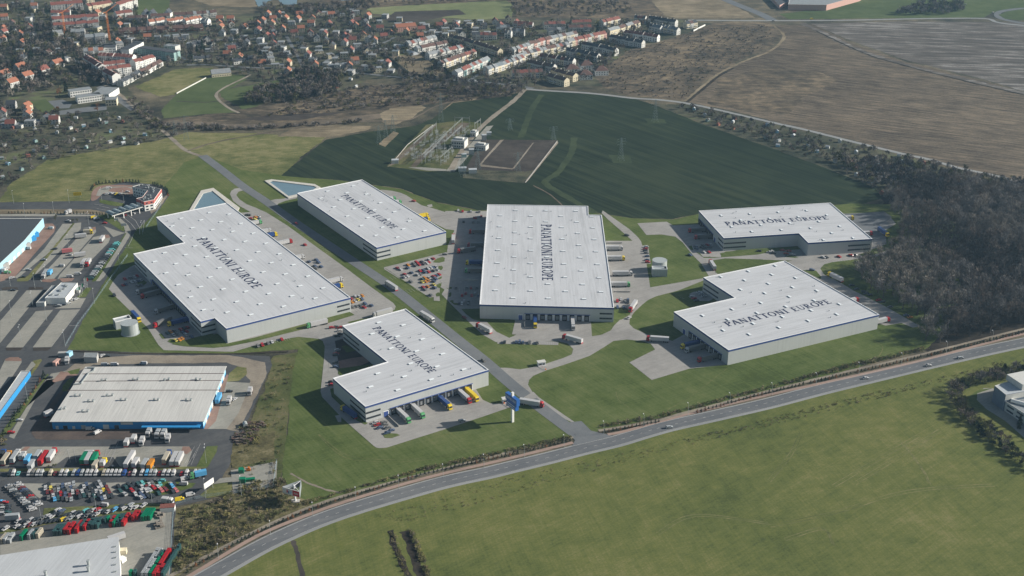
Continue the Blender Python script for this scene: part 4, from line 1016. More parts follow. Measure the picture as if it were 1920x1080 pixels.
# tanks and their pump houses
for lab, px, r, h, bx, rz in (('round steel water tank standing behind its pump house right of the central warehouse', (1236, 506), 5.9, 8.6, (1236, 516), 0),
                      ('round steel water tank on the lawn by the left access road', (244.8, 625), 6.0, 8.6, (231, 612), 33)):
    x, y = G(*px); t = thing('water_tank', lab, 'tank', (x, y, 0))
    m = MB(); m.cyl(0, 0, 0, h, r, 0, 36); m.build('shell', 'tank', t)
    m = MB(); m.cyl(0, 0, 0, .5, r + .7, 0, 36); m.build('base_ring', 'steel', t)
    i = MB(); i.cyl(0, 0, h, h + .12, r + .12, 0, 36); i.build('lid', 'tank', t)
    m = MB(); m.bar((r + .3, 0, 0), (r + .3, 0, h + .8), .08); m.bar((r + .3, .6, 0), (r + .3, .6, h + .8), .08)
    for k in range(14): m.bar((r + .3, 0, .5 + k * .6), (r + .3, .6, .5 + k * .6), .04)
    m.build('ladder', 'steel', t)
    x, y = G(*bx); t = thing('pump_house', 'grey box pump house ' + ('in front of the central tank' if rz == 0 else 'behind the tank by the left access road'), 'pump house', (x, y, 0), R(rz))
    m = MB(); m.box(-6, -3.2, 0, 6, 3.2, 6, 0, mtop=0)
    m.build('wall', 'tank', t); m = MB()
    for a in ((-6, -3.2, 6, -2.8), (-6, 2.8, 6, 3.2), (-6, -2.8, -5.6, 2.8), (5.6, -2.8, 6, 2.8)): m.box(a[0], a[1], 6, a[2], a[3], 6.8, 0)
    m.build('parapet', 'cap', t); m = MB(); m.box(4, -.6, 6.02, 5, .6, 7.2, 0); m.build('roof_unit', 'black', t)
# ponds in concrete basins
for lab, o_, w_in in (('pond', '350,402 377,357 400,352 449,389 446,395 420,405 380,412', '357,402 381,362 398,357.5 430,384 440,392 420,402 380,410'),
                      ('pond', '496,338.5 509,336 590,345 601,351 585,362 557,367 541,371', '505,340.5 511,339 588,348.5 594,351 580,360 557,364 541,367.5')):
    po, pi = ccw(GP(pts(o_), .9)), ccw(GP(pts(w_in), .9)); m = MB(); n = len(po)
    for i in range(n):
        j = (i + 1) % n
        m.poly([(*po[i], 0), (*po[j], 0), (*po[j], .9), (*po[i], .9)]); m.poly([(*po[i], .9), (*po[j], .9), (*pi[j], .9), (*pi[i], .9)]); m.poly([(*pi[i], .9), (*pi[j], .9), (*pi[j], .3), (*pi[i], .3)])
    tag(m.build('pond_bank', pmat('pale_kerb', (.52, .50, .45), .9)), kind='structure')
    m = MB(); m.cap(pi, .4); tag(m.build('pond_water', gm['water']), kind='structure')
# gatehouses with barriers
for lab, px, bp, bq in (('grey gatehouse beside the barrier in the middle of the park', (1015, 685), (1010, 686), (1023, 694)),
                ('grey gatehouse beside the barrier near the tall blue sign', (949, 754), (945, 757), (957, 765))):
    x, y = G(*px); t = thing('gatehouse', lab, 'gatehouse', (x, y, 0), R(18))
    m = MB(); m.box(-2.6, -1.6, 0, 2.6, 1.6, 3, 0); m.build('wall', 'cap', t)
    m = MB(); m.box(-2.9, -1.9, 3, 2.9, 1.9, 3.25, 0, bottom=True); m.build('roof', 'offwhite', t)
    for a in ((-2.2, -.2), (.3, 2.2)):
        m = MB(); m.box(a[0], -1.66, 1.1, a[1], -1.6, 2.2, 0); m.build('window', 'glass', t)
    a, b = G(*bp), G(*bq); u, L2 = unit(a, b); t = thing('barrier', 'red and white road barrier by the ' + lab.split(' beside')[0].split(' ')[1] + (' in the middle of the park' if px[0] > 1000 else ' near the tall blue sign'), 'barrier', (a[0], a[1], 0), math.atan2(u[1], u[0]))
    m = MB(); m.box(-.35, -.35, 0, .35, .35, 1.3, 0); m.build('post', 'orange', t); m = MB(); m.box(L2 - .25, -.25, 0, L2 + .25, .25, 1.2, 0); m.build('rest_post', 'orange', t)
    m = MB()
    for k in range(8): m.box(.35 + (L2 - .6) * k / 8, -.07, 1.02, .35 + (L2 - .6) * (k + 1) / 8, .07, 1.2, k % 2)
    m.build('boom', ['red', 'cap'], t)
# tall sign
x, y = G(961, 791.3); t = thing('pylon_sign', 'tall white post carrying two angled blue sign panels', 'sign', (x, y, 0), R(-56.5))
m = MB(); m.box(-.75, -.75, 0, .75, .75, 21.5, 0); m.build('post', 'white', t)
for (z0, z1, x0, x1, lines) in ((14.6, 19.0, -6.4, 6.4, 1), (10.6, 14.4, -5.2, 5.2, 2)):
    m = MB(); m.box(x0, -1.25, z0, x1, 1.25, z1, 0, bottom=True); pn = m.build('sign_panel', pmat('sign_blue', (.03, .12, .38), .4), t)
    m = MB()
    for sgn in (-1, 1):
        if lines == 1: letters(m, 'PANATTONI EUROPE', (x0 * .88 if sgn < 0 else -x0 * .88, 1.27 * sgn, z0 + 1.5), (1 if sgn < 0 else -1, 0, 0), (0, 0, 1), 11.2, 1.7, (0, sgn, 0))
        else:
            for zc in (z0 + .7, z0 + 2.2):
                for k in range(9): m.poly([(x0 + .9 + k * .97, 1.27 * sgn, zc), (x0 + 1.55 + k * .97, 1.27 * sgn, zc), (x0 + 1.55 + k * .97, 1.27 * sgn, zc + .75), (x0 + .9 + k * .97, 1.27 * sgn, zc + .75)])
    m.build('lettering', 'cap', pn)
# triangular billboard on one leg
x, y = G(554, 940); t = thing('billboard', 'three sided billboard on one leg beside the highway', 'billboard', (x, y, 0))
m = MB(); m.cyl(0, 0, 0, 11, .55, 0, 12); m.build('leg', 'cap', t); m = MB(); m.box(-2.4, -1.6, 0, 2.4, 1.6, .5, 0); m.build('footing', 'concrete', t)
bw = 11.5; tri = [(bw / math.sqrt(3) * math.cos(R(a)), bw / math.sqrt(3) * math.sin(R(a))) for a in (185, 305, 65)]
for i in range(3):
    a, b = tri[i], tri[(i + 1) % 3]; u, L2 = unit(a, b); m = MB()
    m.box(0, -.15, 6.2, L2, .15, 10.2, 2 if i else 0, bottom=True)
    if i == 0:
        m.box(L2 * .60, -.22, 6.4, L2 - .15, -.16, 10.0, 1); m.box(L2 * .33, -.21, 6.9, L2 * .38, -.16, 8.6, 3); m.box(L2 * .25, -.21, 7.4, L2 * .31, -.16, 9.2, 1)
        m.box(L2 * .43, -.21, 7.2, L2 * .52, -.16, 8.4, 4); m.box(L2 * .66, -.24, 7.7, L2 * .92, -.22, 8.0, 0); m.box(L2 * .66, -.24, 8.3, L2 * .9, -.22, 8.6, 0)
    m.build('board', ['offwhite', 'red', 'frame', 'trim', 'ltblue'], t, (a[0], a[1], 0), math.atan2(u[1], u[0]))
    m = MB(); m.bar((a[0], a[1], 10.0), (0, 0, 10.6), .14); m.bar((a[0], a[1], 6.4), (0, 0, 5.6), .14); m.build('strut', 'cap', t)
# ramp walls at docks
for lab, a, b in (('concrete ramp wall in the dark yard left of the central warehouse', (866, 526.5), (897, 526.5)), ('concrete ramp wall by the parked row, right yard of the central warehouse', (1136, 457), (1166, 457)),
             ('concrete ramp wall at the front docks of the nearest warehouse', (728, 782), (748, 801)), ('concrete ramp wall in the right yard, lower end, of the central warehouse', (1150, 548), (1182, 548.5)),
             ('left concrete ramp wall at the front of the central warehouse', (984, 606), (984, 615))):
    a, b = G(*a), G(*b); u, L2 = unit(a, b); m = MB(); m.box(0, -.2, 0, L2, .2, 1.4, 0)
    tag(m.build('ramp_wall', 'concrete', None, (a[0], a[1], 0), math.atan2(u[1], u[0])), lab, 'wall')
# ================================================================== cars
def car_meshes(kind):
    """x is forward; returns body, glass, wheels builders"""
    b, g, wl = MB(), MB(), MB()
    if kind == 'van':
        L_, W_, H1, H2 = 5.2, 1.95, 1.25, 2.2
        prof = [(-2.6, .4), (2.55, .4), (2.6, .95), (2.0, 1.25), (1.35, 2.1), (1.1, 2.2), (-2.55, 2.2)]
        glass = [(1.42, 1.95), (2.02, 1.2), (1.9, 1.2), (1.3, 1.95)]
        side = [(.75, 1.25), (1.75, 1.25), (1.32, 1.9), (.75, 1.9)]; wx = (1.65, -1.6); wr = .36
    elif kind == 'estate':
        L_, W_ = 4.6, 1.8
        prof = [(-2.25, .35), (2.25, .35), (2.28, .75), (1.2, .95), (.45, 1.48), (-1.9, 1.5), (-2.28, .95)]
        side = [(-1.85, .95), (1.0, .95), (.40, 1.40), (-1.75, 1.40)]; wx = (1.4, -1.35); wr = .32
    else:
        L_, W_ = 4.3, 1.78
        prof = [(-2.15, .35), (2.15, .35), (2.18, .72), (1.1, .92), (.40, 1.42), (-.95, 1.42), (-1.7, 1.0), (-2.16, .92)]
        side = [(-1.5, .93), (.95, .93), (.36, 1.35), (-.9, 1.35)]; wx = (1.35, -1.3); wr = .32
    n = len(prof); h = W_ / 2
    top = max(z for _, z in prof)
    def yy(z): return h if z < 1.0 else h - (z - 1.0) * .28
    i = len(b.v)
    b.v += [(x, -yy(z), z) for x, z in prof] + [(x, yy(z), z) for x, z in prof]
    for k in range(n):
        j = (k + 1) % n; b.face((i + k, i + n + k, i + n + j, i + j)[::1])
    b.face([i + k for k in range(n)]); b.face([i + n + k for k in range(n)][::-1])
    for s in (-1, 1):
        q = [(x, s * (yy(z) + .012), z) for x, z in side]; g.poly(q if s < 0 else q[::-1])
    ti = [k for k in range(n) if prof[k][1] > top - .15]
    fx0, fz0 = prof[ti[0] - 1]; fx1, fz1 = prof[ti[0]]
    def scr(x0, z0, x1, z1, o):
        y0, y1 = yy(z0) - .1, yy(z1) - .1
        g.poly([(x0 + o, -y0, z0 + .03), (x0 + o, y0, z0 + .03), (x1 + o, y1, z1 - .02), (x1 + o, -y1, z1 - .02)])
    scr(fx0 - .08, fz0, fx1, fz1 - .02, .05)
    rx1, rz1 = prof[ti[-1]]; rx0, rz0 = prof[(ti[-1] + 1) % n]
    if kind != 'van':
        o = -.03; y0, y1 = yy(rz0) - .1, yy(rz1) - .1
        g.poly([(rx0 + o, y0, rz0 + .04), (rx0 + o, -y0, rz0 + .04), (rx1 + o, -y1, rz1), (rx1 + o, y1, rz1)])
    for x in wx:
        for s in (-1, 1): wl.cyl(x, wr, s * h - .1 if s > 0 else -h + .1 - .2, (s * h - .1 if s > 0 else -h + .1 - .2) + .22, wr, 0, 8, axis='y')
    return b, g, wl
CARM = {}
for kd in ('car', 'estate', 'van'):
    b, g, wl = car_meshes(kd)
    gme = g.mesh('window', ['glass']); wme = None
    for c_ in CARC: CARM[kd, c_] = b.mesh('body', ['car_' + c_])
    CARM[kd, 'g'], CARM[kd, 'glass'], CARM[kd, 'wheel'] = CARM[kd, 'g'], gme, wme
CW = []
for wr in (.32, .36):
    m = MB(); m.cyl(0, 0, -.11, .11, wr, 0, 8, axis='y'); CW.append(m.mesh('wheel', ['tyre']))
KN = dict(car='car', estate='estate', van='van')
ncar = 0
def car(px, deg, c, label, group=None, kind=None, z=0.0):
    global ncar
    ncar += 1
    kind = kind or ('estate' if random.random() < .3 else 'car')
    x, y = G(px[0], px[1], .7)
    o = link('parked_' + kind if group else kind, CARM[kind, c], None, (x, y, Z[7] - .05 + z), R(deg))
    tag(o, label, 'van' if kind == 'van' else 'car', group)
    link('window', CARM[kind, 'glass'], o)
    wx, hy, wr = dict(van=((1.65, -1.6), .975, .36), estate=((1.4, -1.35), .9, .32), car=((1.35, -1.3), .89, .32))[kind]
    for wx_ in wx:
        for s in (-1, 1): link('wheel', CW[kind == 'van'], o, (wx_, s * hy, wr))
    return o
def cars(s, tile, deg, where, group, kind=None, jit=4, flip=.5, order='left'):
    """'x,y,c x,y,c': every parked car with its colour"""
    L_ = [q.split(',') for q in s.split()]
    L_ = sorted(((tile[0] + float(a) / tile[2], tile[1] + float(b) / tile[2], c) for a, b, c in L_), key=lambda q: q[0] if order == 'left' else q[1])
    for i, (x, y, c) in enumerate(L_):
        d = deg + random.uniform(-jit, jit) + (180 if random.random() < flip else 0)
        kk = kind or ('estate' if random.random() < .3 else 'car')
        ends = 'left' if order == 'left' else 'top'
        pos = ('%s from the %s' % (ordn(i), ends)) if i <= len(L_) // 2 else ('%s from the %s' % (ordn(len(L_) - 1 - i), 'right' if order == 'left' else 'bottom'))
        car((x, y), d, c, '%s %s, %s %s' % (CARN[c], KN[kk], pos, where), group, kk)
z6 = (640, 470, 6)
rows = [('1033,90,r 988,102,w 983,132,r 962,142,w 928,150,g 905,125,k 848,132,r 872,158,r 815,148,g 832,170,g 750,162,o 745,195,b 632,195,r 668,212,w', "in the stepped car park's top rows"),
        ('1065,182,w 1025,188,b 1008,193,w 975,200,w 1078,215,w 1040,225,g 920,220,b 940,243,b 885,228,r 980,240,r 790,248,b 855,272,w 890,265,g 712,268,r 745,290,w 708,298,w', "in the stepped car park's second rows"),
        ('1100,268,r 1070,280,b 1038,290,r 985,305,w 1062,318,b 1040,345,b 940,310,o 915,322,t 972,335,o 950,348,o 910,352,y 783,350,g', "in the stepped car park's third rows"),
        ('1040,383,y 970,405,o 922,412,r 942,437,g 1048,418,b 1008,500,g', "in the stepped car park's last rows")]
for s, wh in rows: cars(s, z6, -52, wh, 'cars parked in the stepped car park')
cars('1290,418,g 1413,418,g 1457,420,r 1522,418,g 1400,480,r 1360,505,r 1467,505,r 1508,480,w 1540,510,b 1380,568,w 1330,597,k 1358,597,w 1430,572,g 1427,600,g', z6, 90, "in the central warehouse's shaded lot", 'cars parked left of the central warehouse')
cars('112,545,r 120,580,o 150,568,w 158,515,w 195,515,w 235,508,o 185,550,y 232,547,b 268,598,b 337,617,b 257,637,r 212,618,g 170,625,g 130,635,g', z6, -50, 'at the right end of the largest warehouse', 'cars parked at the right end of the largest warehouse')
z45 = (440, 360, 4.5)
cars('627,588,b 690,572,b 708,594,b 678,625,b 690,643,g 730,630,b', z45, -45, "in the largest warehouse's right yard lot", 'cars parked along the largest warehouse')
cars('105,193,k 125,193,g 135,222,r 175,212,o 200,207,w 170,230,y 200,225,b', z45, -30, 'at the top corner of the largest warehouse', 'cars parked at the top of the largest warehouse')
z675 = (230, 490, 6.75)
cars('30,226,r 98,212,g 150,200,w 182,186,r 112,265,w 155,258,w 197,250,b 230,238,w 2,303,r 40,290,b 193,312,g 240,302,g', z675, -48, "in the largest warehouse's upper left lot", 'cars parked in the upper left lot')
cars('568,910,t 605,895,o 640,930,w 655,882,g 690,920,g 733,862,r 778,850,k 820,838,r 762,900,b 808,888,r 798,926,w 872,953,b 670,1000,y 718,995,o 750,976,o', z675, -48, "in the largest warehouse's lower left lot", 'cars parked in the lower left lot')
z48 = (480, 540, 4)
cars('15,435,g 48,427,r 92,415,g 120,405,w 193,385,r', z48, -60, 'in the row before the largest warehouse', 'cars parked in front of the largest warehouse')
cars('570,297,r 605,290,g 632,297,r 628,320,w 632,345,k 610,360,k', z48, 15, "at the nearest warehouse's top left corner", 'cars parked left of the nearest warehouse')
cars('610,465,w 600,492,r 600,504,k 597,558,g 597,592,b 565,705,k 567,725,r', z48, 0, 'in the column by the warehouse notch', 'cars parked in the notch column', order='top')
cars('895,1010,w 910,1027,r 960,1007,g 968,1025,g 930,1047,b 990,1047,g 1015,1068,b 985,1086,b', z48, 30, "at the nearest warehouse's near corner", 'cars parked at the near corner')
z96 = (960, 540, 4)
cars('-55,405,k 32,405,b 57,405,b 82,408,b 132,408,g 190,410,g', z96, 90, 'in the row before the central warehouse', 'cars parked in front of the central warehouse')
cars('790,98,r 818,85,w 850,103,g 870,88,b 870,107,k 792,145,b 840,148,b', z96, 90, "at the central warehouse's lower right corner", 'cars parked at the lower right of the central warehouse')
z92 = (960, 270, 4)
cars('1005,772,w 1000,788,r 1000,802,k 1008,817,g 1012,842,b 1012,870,b 1017,886,r', z92, 2, 'in the column by the tank', 'cars parked in a column by the tank', order='top')
cars('1432,762,k 1465,758,r 1490,757,w 1378,770,b 1383,785,b 1425,778,k 1458,778,g 1485,775,g 1440,812,w 1478,812,r', z92, -60, 'left of the farthest right warehouse', 'cars parked left of the farthest right warehouse')
z14 = (1440, 270, 4)
cars('-67,802,k 10,812,w 30,805,w 42,820,k 108,797,r 157,802,r 135,822,r 150,838,k 185,828,w', z14, -10, "in the farthest right warehouse's notch", 'cars parked in the front notch')
cars('415,850,w 438,850,k 533,845,r 622,835,r 648,833,k', z14, -50, 'in front of the farthest right warehouse', 'cars parked in front of the farthest right warehouse')
cars('1405,33,w 1418,45,w 1440,62,w 1350,65,w 1365,78,r 1383,95,k', z96, 20, "in the nearest right warehouse's notch", 'cars parked in the notch lot')
cars('665,8,k 720,28,k 735,42,k 765,52,k 830,92,r 858,105,k 915,142,g 1035,205,b 1065,220,o', (1440, 540, 4), 15, 'in the row along the wood', 'cars parked below the wood')
cars('1517,498,w 1550,505,r 1612,505,w 1675,508,g', (480, 270, 4), 90, 'in the row topping the central warehouse yard', 'cars parked at the top left of the central warehouse')
cars('1635,553,r 1650,555,r 1672,543,w 1690,543,r 1557,583,k 1628,587,g 1667,587,g', (480, 270, 4), 90, "in the central warehouse's top shaded lot", 'cars parked in the shaded top lot')
for px, d, c, lab, kd in [((555.6, 419), -55, 'r', 'red car driving on the shaded park road', None), ((572, 459), -50, 'r', 'red car in the yard right of the largest warehouse', None),
        ((775.5, 377), -10, 'r', 'red car in the yard behind the rectangular warehouse', None), ((834, 477), 5, 'g', 'grey car turning above the stepped car park', None),
        ((870.5, 595), -50, 'm', 'dark red car on the road under the central warehouse shadow', None), ((866, 819) if 0 else (866, 789), 20, 's', 'silver car on the front yard road of the nearest warehouse', None),
        ((907, 676), -56, 'g', 'grey car on the park road behind the nearest warehouse', None), ((1179.5, 596), 50, 'w', 'white car on the drive right of the central warehouse', None),
        ((1175.5, 441), -30, 'k', 'dark car on the back drive of the central warehouse', None), ((1294, 478), -55, 'b', 'dark blue car on the drive above the grey tank', None),
        ((1522.5, 506), -20, 'b', 'dark blue car on the drive behind the nearest right warehouse', None), ((1597, 535), 10, 'k', 'black car on the drive at the edge of the wood', None),
        ((214.5, 553.5), -60, 'k', 'black car on the left access road by the tank', None),
        ((1255, 801), 14, 's', 'silver estate car leading on the highway by the junction', 'estate'), ((1623, 709), 13, 'w', 'white car on the highway below the nearest right warehouse', None),
        ((1741, 685), 13, 'w', 'white car second from the right on the highway', None), ((1801, 671), 13, 's', 'silver car rightmost on the highway', None)]:
    car(px, d, c, lab, None, kd)
for o in [o for o in COL.objects if o.name.startswith('parked') and 'driving' in o.get('label', '') + ' ' + ('driving' if 'highway' in o.get('label', '') or ' road ' in o.get('label', '') + ' ' and 'row' not in o.get('label', '') else '')]:
    o.name = 'moving_car'

# ---------------------------------------------------------------- the estate on the left
z8a = (0, 840, 8)
vans = [(150, 'k'), (205, 'w'), (275, 'T'), (440, 'w'), (500, 'g'), (570, 'w'), (625, 's'), (690, 'k'), (760, 'e'), (835, 'm'), (925, 'w'), (995, 'w'), (1045, 't'), (1110, 's'), (1175, 'B'), (1235, 's'), (1310, 'w'), (1370, 'w'), (1440, 'w'), (1495, 'k'), (1560, 'e'), (1615, 'w'), (1675, 'w'), (1740, 'w'), (1800, 'w'), (1865, 'B'),
        (1955, 'p'), (2015, 'w'), (2130, 'w'), (2205, 'L'), (2265, 's'), (2325, 's'), (2400, 'r'), (2460, 'w'), (2530, 'w'), (2605, 'w'), (2730, 'r'), (2800, 'w'), (2860, 'k'), (2925, 'w'), (2985, 's')]
for i, (x, c) in enumerate(vans):
    kd = 'van' if c in 'wsegLB' or i % 5 == 0 else 'car'
    px = (x / 8, 840 + 385 / 8); a, b = G(*px), G(px[0] - 3.2, px[1] + 6.5)
    pos = ordn(i) + ' from the left' if i < 21 else ordn(len(vans) - 1 - i) + ' from the right'
    car(px, math.degrees(math.atan2(b[1] - a[1], b[0] - a[0])) + random.uniform(-3, 3), c, '%s %s, %s in the long row under the lorries' % (CARN[c], KN[kd], pos), 'vehicles in the long row under the lorries', kd)
rc = random.Random(5)
def rcol(): return rc.choice('kkkkkkgggwwsstbrmk')
seq = []
for i in range(12):
    seq.append((130 + 33 * i, 572 + 32 * i))
    if i < 11: seq.append((262 + 32 * i, 535 + 32 * i))
cars(' '.join('%d,%d,%s' % (x, y, 'w' if i in (0, 1, 3, 14, 19, 20, 21, 22) else rcol()) for i, (x, y) in enumerate(seq)), z8a, 32, 'in the slanting double column of the car compound', 'cars packed in the slanting double column', order='top', jit=3, flip=.2)
C2 = [('685,605,w 715,660,m 730,745,g', 0), ('735,545,k 765,612,y 780,665,m 800,715,w 822,768,L', 1), ('820,635,g 855,700,k 875,755,t', 2), ('870,580,g 880,630,s 915,690,r 940,760,k', 3),
      ('940,570,b 950,640,k 980,700,b 1005,765,g', 4), ('995,560,w 1010,612,g 1030,655,g 1048,712,m 1070,770,s', 5), ('1045,550,w 1065,600,b 1092,665,w', 6), ('1105,540,s 1140,615,g 1165,670,m', 7)]
cars(' '.join(s for s, _ in C2), z8a, -68, 'in the left fan of the car compound', 'cars packed in the left fan of the compound', jit=5, flip=.1)
cars('1260,580,w 1297,545,b 1232,650,w 1300,650,k 1260,710,t 1200,730,k 1345,595,k 1390,655,k 1345,710,g 1385,780,k 1410,720,t 1440,545,k 1480,600,w 1445,650,w 1515,660,w 1480,705,k 1525,755,b 1488,515,s 1510,555,w 1530,590,w 1555,632,Y 1590,675,k 1572,740,w 1625,722,k 1570,550,k 1605,600,m 1635,655,m 1680,720,k', z8a, -60, 'in the middle fan of the car compound', 'cars packed in the middle fan of the compound', jit=6, flip=.1)
z8b = (160, 840, 8)
cars('500,575,k 520,640,t 590,690,w 610,590,t 650,545,k 725,540,k 795,545,t 700,640,r 750,690,w 820,740,w 760,620,k 700,590,k 860,530,T 850,580,w 845,640,w 915,640,w 830,690,b 870,728,b 960,545,w 1010,535,g 920,580,m 960,630,s 940,720,k 1010,720,k 1020,595,r 1090,580,w 1120,540,T 1140,635,p 1100,680,t 1200,620,m 1290,540,w 1305,575,L 1310,650,k 1360,635,p 1335,540,k', z8b, -50, 'in the right fan of the car compound', 'cars packed in the right fan of the compound', jit=8, flip=.1)
cars('910,490,k 1040,490,g 1145,490,T', z8b, 0, 'in the lane above the right fan', 'cars along the compound lane')
cars('20,805,L 70,820,r 120,870,k 110,905,k 120,940,k 110,970,t 20,870,g 20,910,w 20,950,g 10,985,w', z8a, 8, "at the compound's left edge", 'cars at the left edge of the compound', order='top')
z3 = (0, 930, 5.647)
U = '195,268 240,268 285,268 325,258 365,250 405,245 465,225 507,213 548,220 590,190 613,150 640,190 655,160 700,205 735,195 775,178 815,180 860,180 910,155 948,158 992,150 1032,145 1062,165 1100,160 1150,165 1190,155 1215,145 1280,110 1318,130 1385,95 1400,125 1440,118 1520,100'
UC = 'wkkwkkgwwkwkbkkwkkTkwrskwkLkwswwwk'
cars(' '.join(p + ',' + c for p, c in zip(U.split(), UC)), z3, 62, 'in the upper row along the crate yard', 'cars in the upper row along the crate yard', jit=4, flip=.2)
Lw = '60,345 180,322 230,330 272,310 318,305 362,297 400,290 445,280 500,265 545,262 590,255 625,245 672,245 712,240 755,232 845,215 890,215 935,205 985,200 1030,190'
LC = 'wwkwmwgkkkkkYgswkgkw'
cars(' '.join(p + ',' + c for p, c in zip(Lw.split(), LC)), z3, 62, 'in the lower row along the crate yard', 'cars in the lower row along the crate yard', jit=4, flip=.2)
car(zz(0, 930, 5.647, 1100, 98), 170, 'w', 'white van waiting in the lane above the crate yard', None, 'van')
# loose vehicles round the estate
for px, d, c, lab, kd in [((95, 428), 170, 'w', 'white van crossing the red paving at the top left', 'van'), ((53, 466), 165, 'w', 'white van leaving the light blue wall', 'van'), ((103, 466.5), 170, 'k', 'black car on the green strip between bays', None),
        ((131, 478), 175, 'w', 'white car under the middle lamp post', None), ((83, 487), 170, 's', 'silver car on the lower green strip', None), ((115, 499), 175, 'w', 'small white van alone in a bay', 'van'),
        ((146, 514), 10, 'w', 'white van at the lower end of the right bay', 'van'), ((131, 519), 5, 'w', 'white van left of its twin at the lower end of the right bay', 'van'), ((53, 506), 10, 's', 'silver car above the dark one at the bay end', None),
        ((44, 519), 5, 'k', 'dark car at the lower end of the left bay', None), ((14, 511.5), 5, 'G', 'pale green van by the light blue wall', 'van'), ((22, 521), 40, 'w', 'white car turning at the lower end of the red paving', None),
        ((176, 408), 30, 'Y', 'yellow van waiting at the estate entrance', 'van'), ((181, 410), 30, 's', 'silver van beside the yellow one at the estate entrance', 'van'), ((196, 418.5), 5, 'r', 'red car on the entrance lane', None),
        ((128, 414), 170, 'w', 'white estate car at the bay top', None), ((235, 403.5), 100, 'r', 'red car under the toll canopy', None), ((250, 400), 150, 'w', 'white car right under the toll canopy', None),
        ((204, 353), 20, 'w', 'white van in the hotel yard', 'van'), ((239, 359.5), 5, 'w', 'white car alone in the hotel yard', None),
        ((215, 684), 5, 'w', 'white van behind the blue hall, middle of three', 'van'), ((197, 684.5), 5, 's', 'silver van behind the blue hall, leftmost of three', 'van'), ((269, 682), 175, 'w', 'white van behind the blue hall, rightmost of three', 'van'),
        ((192, 667), 60, 'w', 'white car by the grey shed', None), ((201, 667.5), 10, 'k', 'black car by the grey shed', None), ((93, 708), 10, 'k', 'black car on the drive left of the blue hall', None),
        ((36.5, 788), 10, 'w', 'white car on the long shaded drive', None), ((21, 811), 10, 'r', 'red car at the lower end of the long drive', None), ((169, 804.5), 10, 'w', 'white van at the blue front wall', 'van'), ((183, 811), 60, 'w', 'white van parked askew before the blue hall', 'van'),
        ((430, 734), 10, 'k', 'dark car right of the blue hall', None), ((440, 748.5), 60, 'w', 'small white car beside the trailer', None), ((344, 908), 175, 'w', 'big white van at the end of the compound', 'van'),
        ((347, 898), 30, 'w', 'white van behind the blue box truck', 'van'), ((357, 928), 25, 'w', 'white van leading at the estate bend', 'van'), ((337, 937), 22, 'Y', 'yellow van at the estate bend', 'van'),
        ((25, 544), 5, 'k', 'black car above the left lamp', None), ((137, 562), 60, 'w', 'white car right of the white workshop', None), ((143, 561), 60, 'w', 'white car second right of the white workshop', None), ((152, 538), 30, 'w', 'white car by the flags', None),
        ((127.5, 569), 50, 's', 'silver car in front of the white workshop', None), ((110, 573), 10, 's', 'silver car at the workshop wall', None),
        ((209, 875), 10, 'k', 'dark car behind the trailers', None), ((473, 127) if 0 else (298, 124), 5, 'w', 'white van on the lane above the green', 'van'), ((779, 150), 10, 'Y', 'yellow and white van on the far lane', 'van'), ((891, 151), 50, 's', 'silver car entering the far estate', None),
        ((955, 155), 10, 'w', 'white car at the edge of the far estate', None), ((1450, 39), 5, 'w', 'white car at the far crossroads', None), ((1522, 36), 5, 'Y', 'yellow van on the far main road', 'van'), ((1810, 8), 5, 'w', 'white car on the far upper road', None), ((1862, 23), 40, 'w', 'white car at the far roundabout', None)]:
    car(px, d, c, lab, None, kd)
# scrap row along the sidewalk
n = 22
for i in range(n):
    f = i / (n - 1); px = (170 + 50 * f, 521 - 66 * f + 2); c = rc.choice('wsskgTsewt')
    car(px, 20 + rc.uniform(-8, 8), c, '%s van, %s from the bottom in the tight row beside the pavement' % (CARN[c], ordn(i)), 'vans in the tight row beside the pavement', 'van')
cars('345,285,w 385,280,w 430,268,w 480,275,w 540,290,k 575,290,Y 620,300,k 670,285,w 720,310,k 790,320,k 840,325,k', (170, 340, 12), 80, 'in the office yard row', 'cars parked in the office yard')

